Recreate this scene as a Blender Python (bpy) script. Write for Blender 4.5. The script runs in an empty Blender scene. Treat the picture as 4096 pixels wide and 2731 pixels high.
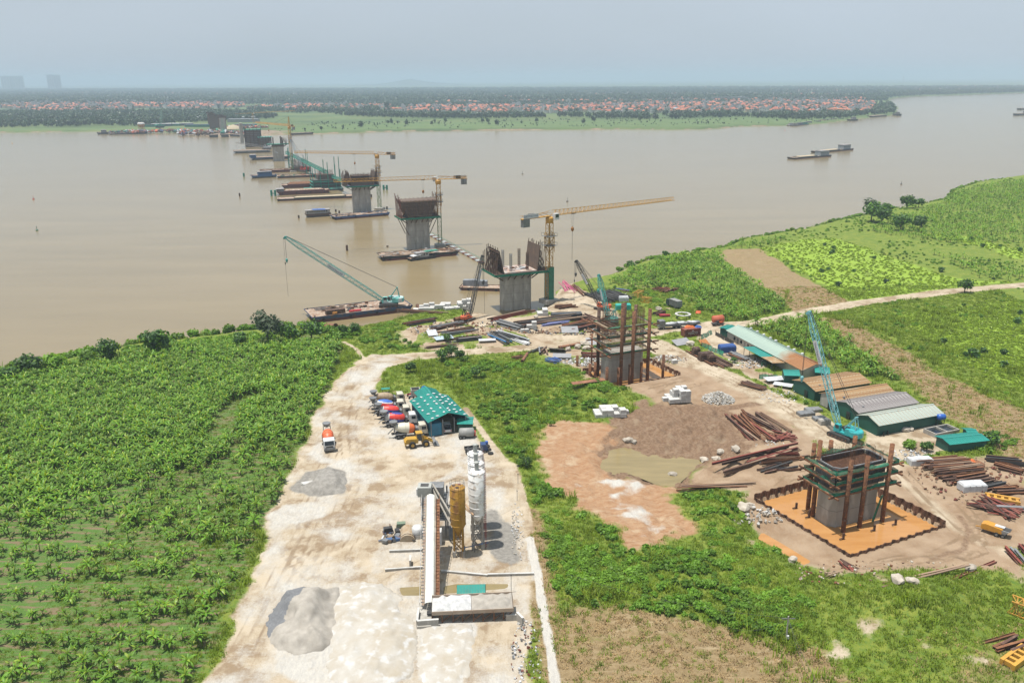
import bpy, bmesh, math, random
import numpy as np
from mathutils import Vector, Matrix, Euler
random.seed(7); rng = np.random.default_rng(7)
R = math.radians
scene = bpy.context.scene
COL = scene.collection

# ---------------------------------------------------------------- camera
FPX, CX, CY, CAMH = 3400.0, 2048.0, 1365.5, 80.0
PITCH = math.atan((CY - 318.0) / FPX); ROLL = 0.007
_F = Vector((0, math.cos(PITCH), -math.sin(PITCH)))
_R0 = Vector((1, 0, 0)); _U0 = _R0.cross(_F)
_R = _R0 * math.cos(ROLL) - _U0 * math.sin(ROLL)
_U = _U0 * math.cos(ROLL) + _R0 * math.sin(ROLL)
cam_d = bpy.data.cameras.new('camera'); cam = bpy.data.objects.new('camera', cam_d); COL.objects.link(cam)
cam_d.sensor_width = 36.0; cam_d.lens = 36.0 * FPX / 4096.0
cam_d.clip_start = 1.0; cam_d.clip_end = 90000.0
m = Matrix.Identity(4)
for i in range(3):
 m[i][0], m[i][1], m[i][2] = _R[i], _U[i], -_F[i]
m[2][3] = CAMH
cam.matrix_world = m
scene.camera = cam

# ---------------------------------------------------------------- sky, sun, exposure
SUN = Vector((-0.2, -0.05, 0.98)).normalized()
EL = math.asin(SUN.z); AZ = math.atan2(SUN.x, SUN.y)
w = bpy.data.worlds.new('World'); scene.world = w; w.use_nodes = True
nt = w.node_tree; N = nt.nodes; L = nt.links
bg = N['Background']
sky = N.new('ShaderNodeTexSky'); sky.sky_type = 'NISHITA'; sky.sun_disc = False
sky.sun_elevation = EL; sky.sun_rotation = AZ
sky.altitude = 0; sky.air_density = 1.0; sky.dust_density = 3.0; sky.ozone_density = 1.5
# thin even high overcast laid over the clear sky
tc = N.new('ShaderNodeTexCoord'); mp = N.new('ShaderNodeMapping'); mp.inputs['Scale'].default_value = (1.0, 1.0, 3.5)
nz = N.new('ShaderNodeTexNoise'); nz.inputs['Scale'].default_value = 1.1; nz.inputs['Detail'].default_value = 5; nz.inputs['Roughness'].default_value = .5
cr = N.new('ShaderNodeMapRange'); cr.inputs[1].default_value = .35; cr.inputs[2].default_value = .7; cr.inputs[3].default_value = .70; cr.inputs[4].default_value = 1.0
mx = N.new('ShaderNodeMix'); mx.data_type = 'RGBA'
L.new(tc.outputs['Generated'], mp.inputs[0]); L.new(mp.outputs[0], nz.inputs['Vector']); L.new(nz.outputs[0], cr.inputs[0])
L.new(cr.outputs[0], mx.inputs[0]); L.new(sky.outputs[0], mx.inputs[6]); mx.inputs[7].default_value = (4.6, 5.25, 5.95, 1)
L.new(mx.outputs[2], bg.inputs[0]); bg.inputs[1].default_value = 0.08
sun_d = bpy.data.lights.new('sun', 'SUN'); sun_d.energy = 4.0; sun_d.angle = R(0.6); sun_d.color = (1.0, .955, .88)
sun = bpy.data.objects.new('sun', sun_d); COL.objects.link(sun)
sun.rotation_euler = SUN.to_track_quat('Z', 'Y').to_euler()
scene.view_settings.view_transform = 'Standard'; scene.view_settings.look = 'None'
scene.view_settings.exposure = 0.58; scene.view_settings.gamma = 1.0
scene.cycles.max_bounces = 6; scene.cycles.diffuse_bounces = 2; scene.cycles.glossy_bounces = 3
scene.cycles.transparent_max_bounces = 12; scene.cycles.volume_bounces = 1

# ---------------------------------------------------------------- picture-to-place helpers (photo pixels -> ground)
ZR = dict(W=(0, 0, 4096/2352), A=(0, 250, 1024/2352), B=(900, 400, 1024/2352), C=(1900, 700, 1024/2352), D=(1100, 900, 1024/2352),
          E=(2500, 1080, 1024/2352), F=(3072, 1400, 1024/2352), H=(3072, 2050, 1024/2352), K=(1300, 1450, 1024/2352),
          L=(1400, 1850, 850/1513), M=(900, 1700, 800/1217), N=(2250, 1500, 1024/2352), O=(1900, 2050, 1200/2352),
          S=(3000, 300, 1096/2148), T=(1900, 280, 1800/2352), U=(0, 1250, 1300/2352), V=(2050, 1150, 700/2335),
          X=(1760, 1760, 300/941), Y=(3100, 1700, 600/1882), Z=(2050, 780, 300/941))
WATER = -3.0
def q(k, x, y):
 o = ZR[k]; return o[0] + x * o[2], o[1] + y * o[2]
def G(px, py, z=0.0):
 d = _F + _R * ((px - CX) / FPX) - _U * ((py - CY) / FPX)
 t = (z - CAMH) / d.z
 return Vector((d.x * t, d.y * t, z))
def g(k, x, y, z=0.0):
 return G(*q(k, x, y), z)
def zat(p, py):                      # height above the spot p whose picture row is py
 a = -(py - CY) / FPX
 n = _U - _F * a
 # n . (P - C) = 0
 return CAMH - (n.x * p[0] + n.y * p[1]) / n.z
def zq(k, x, y, p):
 return zat(p, q(k, x, y)[1])
def project(x, y, z):
 v = Vector((x, y, z - CAMH)); d = v.dot(_F)
 return CX + FPX * v.dot(_R) / d, CY - FPX * v.dot(_U) / d, d

# ---------------------------------------------------------------- materials
MATS = {}
def mat(name, col, col2=None, rough=.7, metal=0.0, scale=1.0, detail=4, lo=.35, hi=.65, bump=0.0, bscale=None, rnd=0.0, col3=None, stretch=None, spec=.5, alpha=None, coords='Object', ka=.84):
 if name in MATS: return MATS[name]
 col = tuple(c * ka for c in col); col2 = col2 and tuple(c * ka for c in col2); col3 = col3 and tuple(c * ka for c in col3)
 mt = bpy.data.materials.new(name); mt.use_nodes = True
 t = mt.node_tree; n = t.nodes; l = t.links; b = n['Principled BSDF']
 b.inputs['Roughness'].default_value = rough; b.inputs['Metallic'].default_value = metal
 b.inputs['Specular IOR Level'].default_value = spec
 if alpha is not None: b.inputs['Alpha'].default_value = alpha
 if col2 is None: col2 = tuple(c * .78 for c in col)
 tcn = n.new('ShaderNodeTexCoord'); mpn = n.new('ShaderNodeMapping')
 l.new(tcn.outputs[coords], mpn.inputs[0])
 if stretch: mpn.inputs['Scale'].default_value = stretch
 no = n.new('ShaderNodeTexNoise'); no.inputs['Scale'].default_value = scale; no.inputs['Detail'].default_value = detail; no.inputs['Roughness'].default_value = .62
 l.new(mpn.outputs[0], no.inputs['Vector'])
 mr = n.new('ShaderNodeMapRange'); mr.inputs[1].default_value = lo; mr.inputs[2].default_value = hi; l.new(no.outputs[0], mr.inputs[0])
 mi = n.new('ShaderNodeMix'); mi.data_type = 'RGBA'; l.new(mr.outputs[0], mi.inputs[0])
 mi.inputs[6].default_value = (*col, 1); mi.inputs[7].default_value = (*col2, 1)
 out = mi.outputs[2]
 if col3:
  no2 = n.new('ShaderNodeTexNoise'); no2.inputs['Scale'].default_value = scale * 2.7; no2.inputs['Detail'].default_value = 5
  mp2 = n.new('ShaderNodeMapping'); mp2.inputs['Location'].default_value = (7.3, 3.1, 5.5); l.new(mpn.outputs[0], mp2.inputs[0]); l.new(mp2.outputs[0], no2.inputs['Vector'])
  mr2 = n.new('ShaderNodeMapRange'); mr2.inputs[1].default_value = .52; mr2.inputs[2].default_value = .66; l.new(no2.outputs[0], mr2.inputs[0])
  mi2 = n.new('ShaderNodeMix'); mi2.data_type = 'RGBA'; l.new(mr2.outputs[0], mi2.inputs[0]); l.new(out, mi2.inputs[6]); mi2.inputs[7].default_value = (*col3, 1); out = mi2.outputs[2]
 if rnd:
  oi = n.new('ShaderNodeObjectInfo'); hs = n.new('ShaderNodeHueSaturation')
  mr3 = n.new('ShaderNodeMapRange'); mr3.inputs[3].default_value = 1 - rnd; mr3.inputs[4].default_value = 1 + rnd; l.new(oi.outputs['Random'], mr3.inputs[0])
  l.new(mr3.outputs[0], hs.inputs['Value']); l.new(out, hs.inputs['Color']); out = hs.outputs[0]
 l.new(out, b.inputs['Base Color'])
 if bump:
  bp = n.new('ShaderNodeBump'); bp.inputs['Strength'].default_value = bump; bp.inputs['Distance'].default_value = .1
  nb = n.new('ShaderNodeTexNoise'); nb.inputs['Scale'].default_value = bscale or scale * 4; nb.inputs['Detail'].default_value = 6
  l.new(tcn.outputs[coords], nb.inputs['Vector']); l.new(nb.outputs[0], bp.inputs['Height']); l.new(bp.outputs[0], b.inputs['Normal'])
 MATS[name] = mt; return mt
def leafmat(name, col, col2, trans=.3, rough=.45, rnd=.25, scale=1.5, spec=.4):
 mt = mat(name, col, col2, rough=rough, scale=scale, rnd=rnd, spec=spec, ka=1.12)
 t = mt.node_tree; n = t.nodes; l = t.links; b = n['Principled BSDF']; o = n['Material Output']
 tr = n.new('ShaderNodeBsdfTranslucent'); ms = n.new('ShaderNodeMixShader'); ms.inputs[0].default_value = trans
 src = b.inputs['Base Color'].links[0].from_socket
 hs = n.new('ShaderNodeHueSaturation'); hs.inputs['Hue'].default_value = .475; hs.inputs['Saturation'].default_value = 1.15; hs.inputs['Value'].default_value = 1.5
 l.new(src, hs.inputs['Color']); l.new(hs.outputs[0], tr.inputs[0])
 l.new(b.outputs[0], ms.inputs[1]); l.new(tr.outputs[0], ms.inputs[2]); l.new(ms.outputs[0], o.inputs['Surface'])
 return mt
def netmat(name, col, op):
 mt = mat(name, col, tuple(c * .55 for c in col), rough=.9, scale=1.2)
 t = mt.node_tree; n = t.nodes; l = t.links; b = n['Principled BSDF']; o = n['Material Output']
 tr = n.new('ShaderNodeBsdfTransparent'); ms = n.new('ShaderNodeMixShader'); ms.inputs[0].default_value = op
 l.new(tr.outputs[0], ms.inputs[1]); l.new(b.outputs[0], ms.inputs[2]); l.new(ms.outputs[0], o.inputs['Surface'])
 return mt
RUST = mat('rusty_steel', (.22, .092, .04), (.10, .042, .022), rough=.85, scale=.9, detail=6, col3=(.30, .14, .06), rnd=.25)
RUST2 = mat('brown_steel', (.115, .055, .035), (.055, .03, .022), rough=.8, scale=.7, detail=6, col3=(.22, .15, .10), rnd=.3)
OXIDE = mat('red_oxide_steel', (.24, .055, .035), (.13, .03, .022), rough=.7, scale=.6, col3=(.30, .17, .12), rnd=.2)
TANS = mat('tan_rolled_steel', (.36, .25, .17), (.20, .12, .075), rough=.65, scale=.5, col3=(.12, .06, .04), rnd=.25)  # tan tone is the steel's own colour, mottled with brown
DARKS = mat('dark_steel', (.035, .035, .038), (.07, .065, .06), rough=.65, scale=1.0, rnd=.3)
GREYS = mat('grey_steel', (.30, .31, .32), (.19, .19, .19), rough=.5, metal=.3, scale=.8, rnd=.15)
BLUEP = mat('blue_steel', (.05, .14, .33), (.08, .10, .14), rough=.6, scale=.6, col3=(.25, .13, .07))
CONC = mat('pier_concrete', (.44, .415, .37), (.33, .31, .275), rough=.9, scale=.35, detail=8, bump=.15, bscale=1.5, stretch=(1, 1, .35), col3=(.50, .475, .43))
WCONC = mat('white_concrete', (.62, .61, .59), (.47, .46, .43), rough=.9, scale=.8, rnd=.06, bump=.1)
WHITEP = mat('white_paint', (.72, .73, .74), (.55, .55, .54), rough=.45, scale=.5)
BLACK = mat('black_rubber', (.018, .018, .018), (.03, .028, .026), rough=.85)
GLASS = mat('dark_glass', (.03, .04, .05), (.02, .025, .03), rough=.12)
YEL = mat('crane_yellow', (.62, .33, .045), (.48, .25, .05), rough=.55, scale=.4)
TEAL = mat('crane_teal', (.08, .42, .38), (.06, .33, .30), rough=.5, scale=.4)
LTEAL = mat('crane_pale_teal', (.22, .52, .55), (.16, .42, .46), rough=.5, scale=.4)
ORANGE = mat('crane_orange', (.66, .13, .035), (.5, .10, .04), rough=.5, scale=.6)
GNET = netmat('green_net', (.02, .25, .15), .82)
GPAINT = mat('green_paint', (.03, .27, .19), (.02, .19, .14), rough=.6, scale=.3)
TARPW = mat('white_tarp', (.62, .63, .64), (.45, .46, .48), rough=.6, scale=1.2, bump=.3)
TARPG = mat('grey_black_tarp', (.04, .045, .05), (.08, .085, .09), rough=.5, scale=1.2, bump=.4)
TARPO = mat('orange_tarp', (.75, .19, .04), (.6, .13, .03), rough=.6, scale=1.2, bump=.3)
TARPB = mat('blue_tarp', (.06, .17, .5), (.05, .12, .38), rough=.6, scale=1.2, bump=.3)
WOOD = mat('weathered_wood', (.36, .26, .17), (.24, .17, .11), rough=.85, scale=.8, rnd=.25, stretch=(.4, 3, 3))
ROPE = mat('steel_rope', (.07, .065, .06), (.05, .05, .05), rough=.7)

# ---------------------------------------------------------------- mesh helpers
class MB:
 def __init__(s): s.v = []; s.f = []
 def add(s, vs, fs):
  o = len(s.v); s.v += [tuple(p) for p in vs]; s.f += [tuple(i + o for i in f) for f in fs]; return s
 def box(s, c, d, rz=0.0, ry=0.0, rx=0.0):
  M_ = Euler((rx, ry, rz)).to_matrix(); c = Vector(c)
  vs = [c + M_ @ Vector((sx * d[0] / 2, sy * d[1] / 2, sz * d[2] / 2)) for sz in (-1, 1) for sy in (-1, 1) for sx in (-1, 1)]
  return s.add(vs, [(0, 2, 3, 1), (4, 5, 7, 6), (0, 1, 5, 4), (1, 3, 7, 5), (3, 2, 6, 7), (2, 0, 4, 6)])
 def bar(s, a, b, w_=.1, h=None, up=(0, 0, 1)):
  a = Vector(a); b = Vector(b); h = h or w_; d = (b - a)
  if d.length < 1e-5: return s
  d.normalize(); u = Vector(up); sd = d.cross(u)
  if sd.length < 1e-3: sd = d.cross(Vector((1, 0, 0)))
  sd.normalize(); u = sd.cross(d)
  vs = [p + sd * (sx * w_ / 2) + u * (sz * h / 2) for p in (a, b) for sx, sz in ((-1, -1), (1, -1), (1, 1), (-1, 1))]
  return s.add(vs, [(3, 2, 1, 0), (4, 5, 6, 7), (0, 1, 5, 4), (1, 2, 6, 5), (2, 3, 7, 6), (3, 0, 4, 7)])
 def cyl(s, a, b, r0, r1=None, n=10, cap=True):
  a = Vector(a); b = Vector(b); r1 = r0 if r1 is None else r1
  d = (b - a).normalized(); x = d.orthogonal().normalized(); y = d.cross(x)
  vs = []
  for p, r in ((a, r0), (b, r1)):
   vs += [p + x * (r * math.cos(2 * math.pi * i / n)) + y * (r * math.sin(2 * math.pi * i / n)) for i in range(n)]
  fs = [(i, (i + 1) % n, n + (i + 1) % n, n + i) for i in range(n)]
  if cap: fs += [tuple(range(n - 1, -1, -1)), tuple(range(n, 2 * n))]
  return s.add(vs, fs)
 def tube(s, a, b, r, t=.03, n=12):           # open pipe with wall thickness
  a = Vector(a); b = Vector(b); d = (b - a).normalized(); x = d.orthogonal().normalized(); y = d.cross(x); vs = []
  for p, r_ in ((a, r), (b, r), (b, r - t), (a, r - t)):
   vs += [p + x * (r_ * math.cos(2 * math.pi * i / n)) + y * (r_ * math.sin(2 * math.pi * i / n)) for i in range(n)]
  fs = []
  for k in range(4):
   o, o2 = k * n, ((k + 1) % 4) * n
   fs += [(o + i, o + (i + 1) % n, o2 + (i + 1) % n, o2 + i) for i in range(n)]
  return s.add(vs, fs)
 def lathe(s, prof, c=(0, 0, 0), n=16, axis='z'):   # prof: list of (r, h)
  vs = []
  for r, h in prof:
   for i in range(n):
    a = 2 * math.pi * i / n; p = (r * math.cos(a), r * math.sin(a), h)
    if axis == 'x': p = (h, r * math.cos(a), r * math.sin(a))
    vs.append(Vector(c) + Vector(p))
  fs = [(k * n + i, k * n + (i + 1) % n, (k + 1) * n + (i + 1) % n, (k + 1) * n + i) for k in range(len(prof) - 1) for i in range(n)]
  fs += [tuple(range(n - 1, -1, -1)), tuple(range((len(prof) - 1) * n, len(prof) * n))]
  return s.add(vs, fs)
 def prism(s, poly, z0, z1):                    # poly: list of (x,y)
  n = len(poly)
  vs = [(x, y, z0) for x, y in poly] + [(x, y, z1) for x, y in poly]
  return s.add(vs, [tuple(range(n - 1, -1, -1)), tuple(range(n, 2 * n))] + [(i, (i + 1) % n, n + (i + 1) % n, n + i) for i in range(n)])
 def side(s, prof, y0, y1):                     # prof: list of (x,z), extruded along y
  n = len(prof)
  vs = [(x, y0, z) for x, z in prof] + [(x, y1, z) for x, z in prof]
  return s.add(vs, [tuple(range(n)), tuple(range(2 * n - 1, n - 1, -1))] + [(i, n + i, n + (i + 1) % n, (i + 1) % n) for i in range(n)])
 def lat(s, a, b, w0, w1=None, n=8, ch=.12, dg=.07, up=(0, 0, 1), h0=None, h1=None):    # four-chord lattice
  a = Vector(a); b = Vector(b); w1 = w0 if w1 is None else w1; h0 = h0 or w0; h1 = h1 if h1 is not None else w1
  d = (b - a).normalized(); u = Vector(up); sd = d.cross(u)
  if sd.length < 1e-3: sd = Vector((1, 0, 0))
  sd.normalize(); u = sd.cross(d)
  P = []
  for i in range(n + 1):
   t = i / n; c = a.lerp(b, t); w_ = (w0 + (w1 - w0) * t) / 2; h = (h0 + (h1 - h0) * t) / 2
   P.append([c + sd * (x * w_) + u * (z * h) for x, z in ((-1, -1), (1, -1), (1, 1), (-1, 1))])
  for k in range(4): s.bar(P[0][k], P[n][k], ch)
  for i in range(n):
   for k in range(4):
    k2 = (k + 1) % 4
    if (i + k) % 2: s.bar(P[i][k], P[i + 1][k2], dg)
    else: s.bar(P[i][k2], P[i + 1][k], dg)
    s.bar(P[i + 1][k], P[i + 1][k2], dg)
  return s
 def mesh(s, name='mesh', smooth=False):
  me = bpy.data.meshes.new(name); me.from_pydata(s.v, [], s.f); me.update()
  if smooth: me.polygons.foreach_set('use_smooth', [True] * len(me.polygons))
  return me
 def obj(s, name, mt, parent=None, smooth=False, loc=None):
  return mobj(name, s.mesh(name, smooth), mt, parent, loc)
def mobj(name, me, mt=None, parent=None, loc=None, rz=None):
 if mt is not None and not me.materials: me.materials.append(mt)
 o = bpy.data.objects.new(name, me); COL.objects.link(o)
 if parent: o.parent = parent
 if loc is not None: o.location = loc
 if rz is not None: o.rotation_euler = (0, 0, rz)
 return o
def tag(o, label=None, cat=None, group=None, kind=None):
 if label: o['label'] = label
 if cat: o['category'] = cat
 if group: o['group'] = group
 if kind: o['kind'] = kind
 return o
def thing(name, label, cat, loc=(0, 0, 0), rz=0.0, group=None):
 o = bpy.data.objects.new(name, None); COL.objects.link(o); o.empty_display_size = .2
 o.location = loc; o.rotation_euler = (0, 0, rz)
 return tag(o, label, cat, group)
def copytree(o, parent=None):
 c = o.copy(); COL.objects.link(c)
 if parent: c.parent = parent
 for ch in list(o.children): copytree(ch, c)
 return c
def heading(a, b):
 return math.atan2(b[1] - a[1], b[0] - a[0])
def textpart(name, body, size, mt, parent, loc, rot):      # flat lettering as mesh
 cu = bpy.data.curves.new(name, 'FONT'); cu.body = body; cu.size = size; cu.align_x = 'CENTER'; cu.align_y = 'CENTER'
 to = bpy.data.objects.new(name, cu)
 me = bpy.data.meshes.new_from_object(to); bpy.data.objects.remove(to); me.materials.clear(); me.materials.append(mt)
 o = bpy.data.objects.new(name, me); COL.objects.link(o); o.parent = parent; o.location = loc; o.rotation_euler = rot
 return o
def gridmesh(name, X, Y, Zg):
 ny, nx = Zg.shape; XX, YY = np.meshgrid(X, Y)
 co = np.stack([XX, YY, Zg], -1).reshape(-1, 3).astype(np.float32)
 idx = np.arange(nx * ny).reshape(ny, nx)
 qd = np.stack([idx[:-1, :-1], idx[:-1, 1:], idx[1:, 1:], idx[1:, :-1]], -1).reshape(-1, 4)
 return npmesh(name, co, qd), co
def npmesh(name, co, faces, smooth=True):        # faces (n,k) array
 me = bpy.data.meshes.new(name); k = faces.shape[1]
 me.vertices.add(len(co)); me.vertices.foreach_set('co', np.ascontiguousarray(co, dtype=np.float32).ravel())
 me.loops.add(faces.size); me.loops.foreach_set('vertex_index', np.ascontiguousarray(faces, dtype=np.int32).ravel())
 me.polygons.add(len(faces)); me.polygons.foreach_set('loop_start', np.arange(0, faces.size, k, dtype=np.int32))
 me.polygons.foreach_set('loop_total', np.full(len(faces), k, dtype=np.int32))
 if smooth: me.polygons.foreach_set('use_smooth', np.ones(len(faces), dtype=bool))
 me.update(calc_edges=True); return me
def inpoly(x, y, P):
 r = np.zeros(x.shape, bool); n = len(P)
 for i in range(n):
  x0, y0 = P[i][0], P[i][1]; x1, y1 = P[(i + 1) % n][0], P[(i + 1) % n][1]
  if y0 == y1: continue
  c = ((y0 > y) != (y1 > y)) & (x < (x1 - x0) * (y - y0) / (y1 - y0) + x0); r ^= c
 return r
def edist(x, y, P, closed=True):
 d = np.full(x.shape, 1e9); n = len(P)
 for i in range(n if closed else n - 1):
  x0, y0 = P[i][0], P[i][1]; x1, y1 = P[(i + 1) % n][0], P[(i + 1) % n][1]
  dx, dy = x1 - x0, y1 - y0; l2 = dx * dx + dy * dy + 1e-9
  t = np.clip(((x - x0) * dx + (y - y0) * dy) / l2, 0, 1)
  d = np.minimum(d, np.hypot(x - x0 - t * dx, y - y0 - t * dy))
 return d
def sdist(x, y, P):                               # positive inside
 d = edist(x, y, P); return np.where(inpoly(x, y, P), d, -d)
def poly(k, pts, z=0.0):
 return [g(k, a, b, z) for a, b in pts]
_h = np.random.default_rng(3).random((256, 256))
def vnoise(x, y, s):                              # smooth value noise 0..1
 x = np.asarray(x) / s + 57.3; y = np.asarray(y) / s + 91.7; xi = np.floor(x).astype(int); yi = np.floor(y).astype(int); fx = x - xi; fy = y - yi
 fx = fx * fx * (3 - 2 * fx); fy = fy * fy * (3 - 2 * fy); a = lambda i, j: _h[(yi + j) % 256, (xi + i) % 256]
 return (a(0, 0) * (1 - fx) + a(1, 0) * fx) * (1 - fy) + (a(0, 1) * (1 - fx) + a(1, 1) * fx) * fy
def scatter(name, protos, pts, rz, sc, idx, label, cat, tilt=None):
 cl = bpy.data.collections.new(name + '_kinds')
 for i, me in enumerate(protos):
  cl.objects.link(bpy.data.objects.new('%s_kind_%02d' % (name, i), me))
 n = len(pts); me = bpy.data.meshes.new(name); me.vertices.add(n)
 me.vertices.foreach_set('co', np.ascontiguousarray(pts, dtype=np.float32).ravel())
 r = np.zeros((n, 3), np.float32); r[:, 2] = rz
 if tilt is not None: r[:, 0] = tilt[:, 0]; r[:, 1] = tilt[:, 1]
 a = me.attributes.new('rot', 'FLOAT_VECTOR', 'POINT'); a.data.foreach_set('vector', r.ravel())
 a = me.attributes.new('sc', 'FLOAT', 'POINT'); a.data.foreach_set('value', np.asarray(sc, dtype=np.float32))
 a = me.attributes.new('pick', 'INT', 'POINT'); a.data.foreach_set('value', np.asarray(idx, dtype=np.int32))
 o = bpy.data.objects.new(name, me); COL.objects.link(o)
 ng = bpy.data.node_groups.new(name, 'GeometryNodeTree')
 ng.interface.new_socket(name='Geometry', in_out='INPUT', socket_type='NodeSocketGeometry')
 ng.interface.new_socket(name='Geometry', in_out='OUTPUT', socket_type='NodeSocketGeometry')
 n_ = ng.nodes; l = ng.links
 gi = n_.new('NodeGroupInput'); go = n_.new('NodeGroupOutput'); ip = n_.new('GeometryNodeInstanceOnPoints'); ci = n_.new('GeometryNodeCollectionInfo')
 ci.inputs[0].default_value = cl; ci.inputs[1].default_value = True; ci.inputs[2].default_value = True
 l.new(gi.outputs[0], ip.inputs['Points']); l.new(ci.outputs[0], ip.inputs['Instance']); ip.inputs['Pick Instance'].default_value = True
 for nm, ty, so in (('rot', 'FLOAT_VECTOR', 'Rotation'), ('sc', 'FLOAT', 'Scale'), ('pick', 'INT', 'Instance Index')):
  na = n_.new('GeometryNodeInputNamedAttribute'); na.data_type = ty; na.inputs[0].default_value = nm
  l.new(na.outputs[0], ip.inputs[so])
 l.new(ip.outputs[0], go.inputs[0])
 mo = o.modifiers.new('scatter', 'NODES'); mo.node_group = ng
 return tag(o, label, cat, kind='stuff')


# ================================================================ the setting: river, near land, far land
SHORE = poly('W', [(-900, 1150), (-400, 985), (-150, 905), (0, 862), (90, 842), (190, 824), (300, 800), (420, 786), (560, 768), (690, 757), (790, 761), (850, 754), (900, 745), (950, 726), (1000, 716),
                   (1068, 706), (1092, 722), (1130, 731), (1185, 734), (1226, 722), (1240, 712), (1250, 702), (1264, 688), (1290, 662), (1330, 650), (1385, 640), (1440, 616), (1530, 592), (1640, 578), (1700, 556), (1850, 528), (2000, 492),
                   (2100, 474), (2172, 462), (2180, 442), (2230, 424), (2352, 406), (2560, 372), (2800, 345)], WATER)
NEAR = [Vector((-420, 40, 0))] + [Vector(SHORE[0])] + SHORE[1:] + [Vector((1500, 900, 0)), Vector((1500, 40, 0))]
xs = np.concatenate([np.arange(-420, -150, 6), np.arange(-150, -62, 1.5), np.arange(-62, 105, .55), np.arange(105, 180, 1.2), np.arange(180, 420, 3), np.arange(420, 1000, 12)])
ys = np.concatenate([np.arange(60, 94, 3), np.arange(94, 190, .55), np.arange(190, 330, .8), np.arange(330, 460, 2), np.arange(460, 960, 7)])
GX, GY = np.meshgrid(xs, ys); fx, fy = GX.ravel(), GY.ravel()
sd = sdist(fx, fy, NEAR)
jag = (vnoise(fx, fy, 7) - .5) * 3 + (vnoise(fx, fy, 2.2) - .5) * 1.2
hgt = np.clip((sd + jag * .6) / 6.0, -1, 1) * 3.0 - 3.0
hgt = np.where(hgt > -3, -3 + (hgt + 3), hgt)
def sm(d, w_):                                        # soft mask from signed distance
 return np.clip(d / w_ + .5, 0, 1)
wx = (vnoise(fx, fy, 6) - .5) * 2 + (vnoise(fx, fy, 2) - .5); wy = (vnoise(fx + 300, fy, 6) - .5) * 2 + (vnoise(fx, fy + 300, 2) - .5)
def zone(k, pts, w_=2.0, z=0.0, wp=1.0):
 return sm(sdist(fx + wx * wp, fy + wy * wp, poly(k, pts, z)), w_)
def strip(k, pts, wd, w_=1.5):
 return sm(wd - edist(fx, fy, poly(k, pts), False), w_)
mx_ = lambda *a: np.maximum.reduce(a)
yard = zone('W', [(430, 1640), (500, 1500), (545, 1400), (585, 1310), (622, 1240), (612, 1175), (655, 1110), (698, 1020), (728, 955), (755, 890), (795, 850), (850, 815), (930, 812), (960, 826), (890, 846), (866, 880), (870, 915),
                  (1000, 890), (1085, 985), (1130, 1030), (1182, 1075), (1200, 1130), (1212, 1200), (1226, 1300), (1232, 1420), (1215, 1500), (1200, 1640)], 2.2)
road = mx_(strip('W', [(840, 832), (950, 818), (1100, 806), (1250, 795), (1400, 780), (1530, 758), (1640, 748), (1740, 740), (1860, 716), (2000, 692), (2160, 672), (2352, 655), (2700, 620)], 3.4, 2.5),
           strip('W', [(1128, 722), (1180, 752), (1260, 776), (1390, 772), (1500, 764)], 4.0, 3),
           strip('W', [(1500, 790), (1590, 835), (1700, 885), (1800, 935), (1880, 985), (1960, 1040), (2060, 1085), (2130, 1160), (2215, 1235), (2270, 1290)], 5.2, 3))
pad = mx_(zone('W', [(1080, 712), (1120, 718), (1150, 745), (1100, 752), (1050, 735)], 3), zone('W', [(1228, 706), (1262, 684), (1300, 662), (1345, 668), (1400, 700), (1430, 735), (1330, 730), (1270, 722)], 3),
          zone('W', [(1640, 735), (1600, 745), (1600, 780), (1680, 830), (1760, 845), (1740, 820), (1690, 780)], 3),
          zone('W', [(1985, 985), (2160, 975), (2195, 1000), (2180, 1030), (2080, 1060), (2000, 1035)], 2), zone('W', [(1840, 925), (1890, 950), (1960, 1000), (1930, 1020), (1870, 985)], 2))
site = mx_(zone('W', [(1330, 850), (1360, 830), (1500, 820), (1600, 850), (1750, 930), (1850, 990), (1890, 1040), (1850, 1120), (1720, 1130), (1560, 1110), (1640, 1050), (1500, 930), (1440, 905), (1340, 890)], 4),
           zone('W', [(1720, 1120), (1860, 1090), (2060, 1090), (2140, 1180), (2352, 1300), (2352, 1370), (2200, 1330), (2060, 1345), (1930, 1330), (1830, 1290), (1740, 1215), (1690, 1160)], 4),
           zone('W', [(2060, 1080), (2120, 1052), (2352, 1055), (2420, 1300), (2240, 1240)], 4))
stores = mx_(zone('W', [(905, 750), (1060, 728), (1200, 745), (1290, 790), (1000, 805), (930, 790)], 8), zone('W', [(1130, 735), (1300, 715), (1420, 735), (1400, 775), (1260, 770)], 8),
             zone('W', [(1225, 805), (1370, 800), (1390, 850), (1300, 845)], 5), zone('W', [(1560, 780), (1680, 810), (1790, 860), (1850, 930), (1760, 900), (1640, 830)], 7),
             zone('W', [(2120, 1050), (2352, 1050), (2400, 1250), (2260, 1200), (2150, 1110)], 5)) * (.35 + .6 * (vnoise(fx, fy, 4) > .42))
sandz = zone('W', [(1222, 1035), (1240, 1000), (1290, 965), (1380, 962), (1410, 1010), (1385, 1060), (1440, 1090), (1530, 1105), (1560, 1130), (1590, 1215), (1560, 1262), (1470, 1268), (1400, 1215), (1310, 1145), (1240, 1090)], 5, 0, 3.0)
mudz = zone('W', [(1372, 990), (1395, 960), (1460, 935), (1520, 930), (1600, 925), (1690, 950), (1760, 1010), (1745, 1045), (1650, 1060), (1600, 1080), (1570, 1105), (1480, 1100), (1390, 1070), (1375, 1030)], 6, 0, 4.5)
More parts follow.
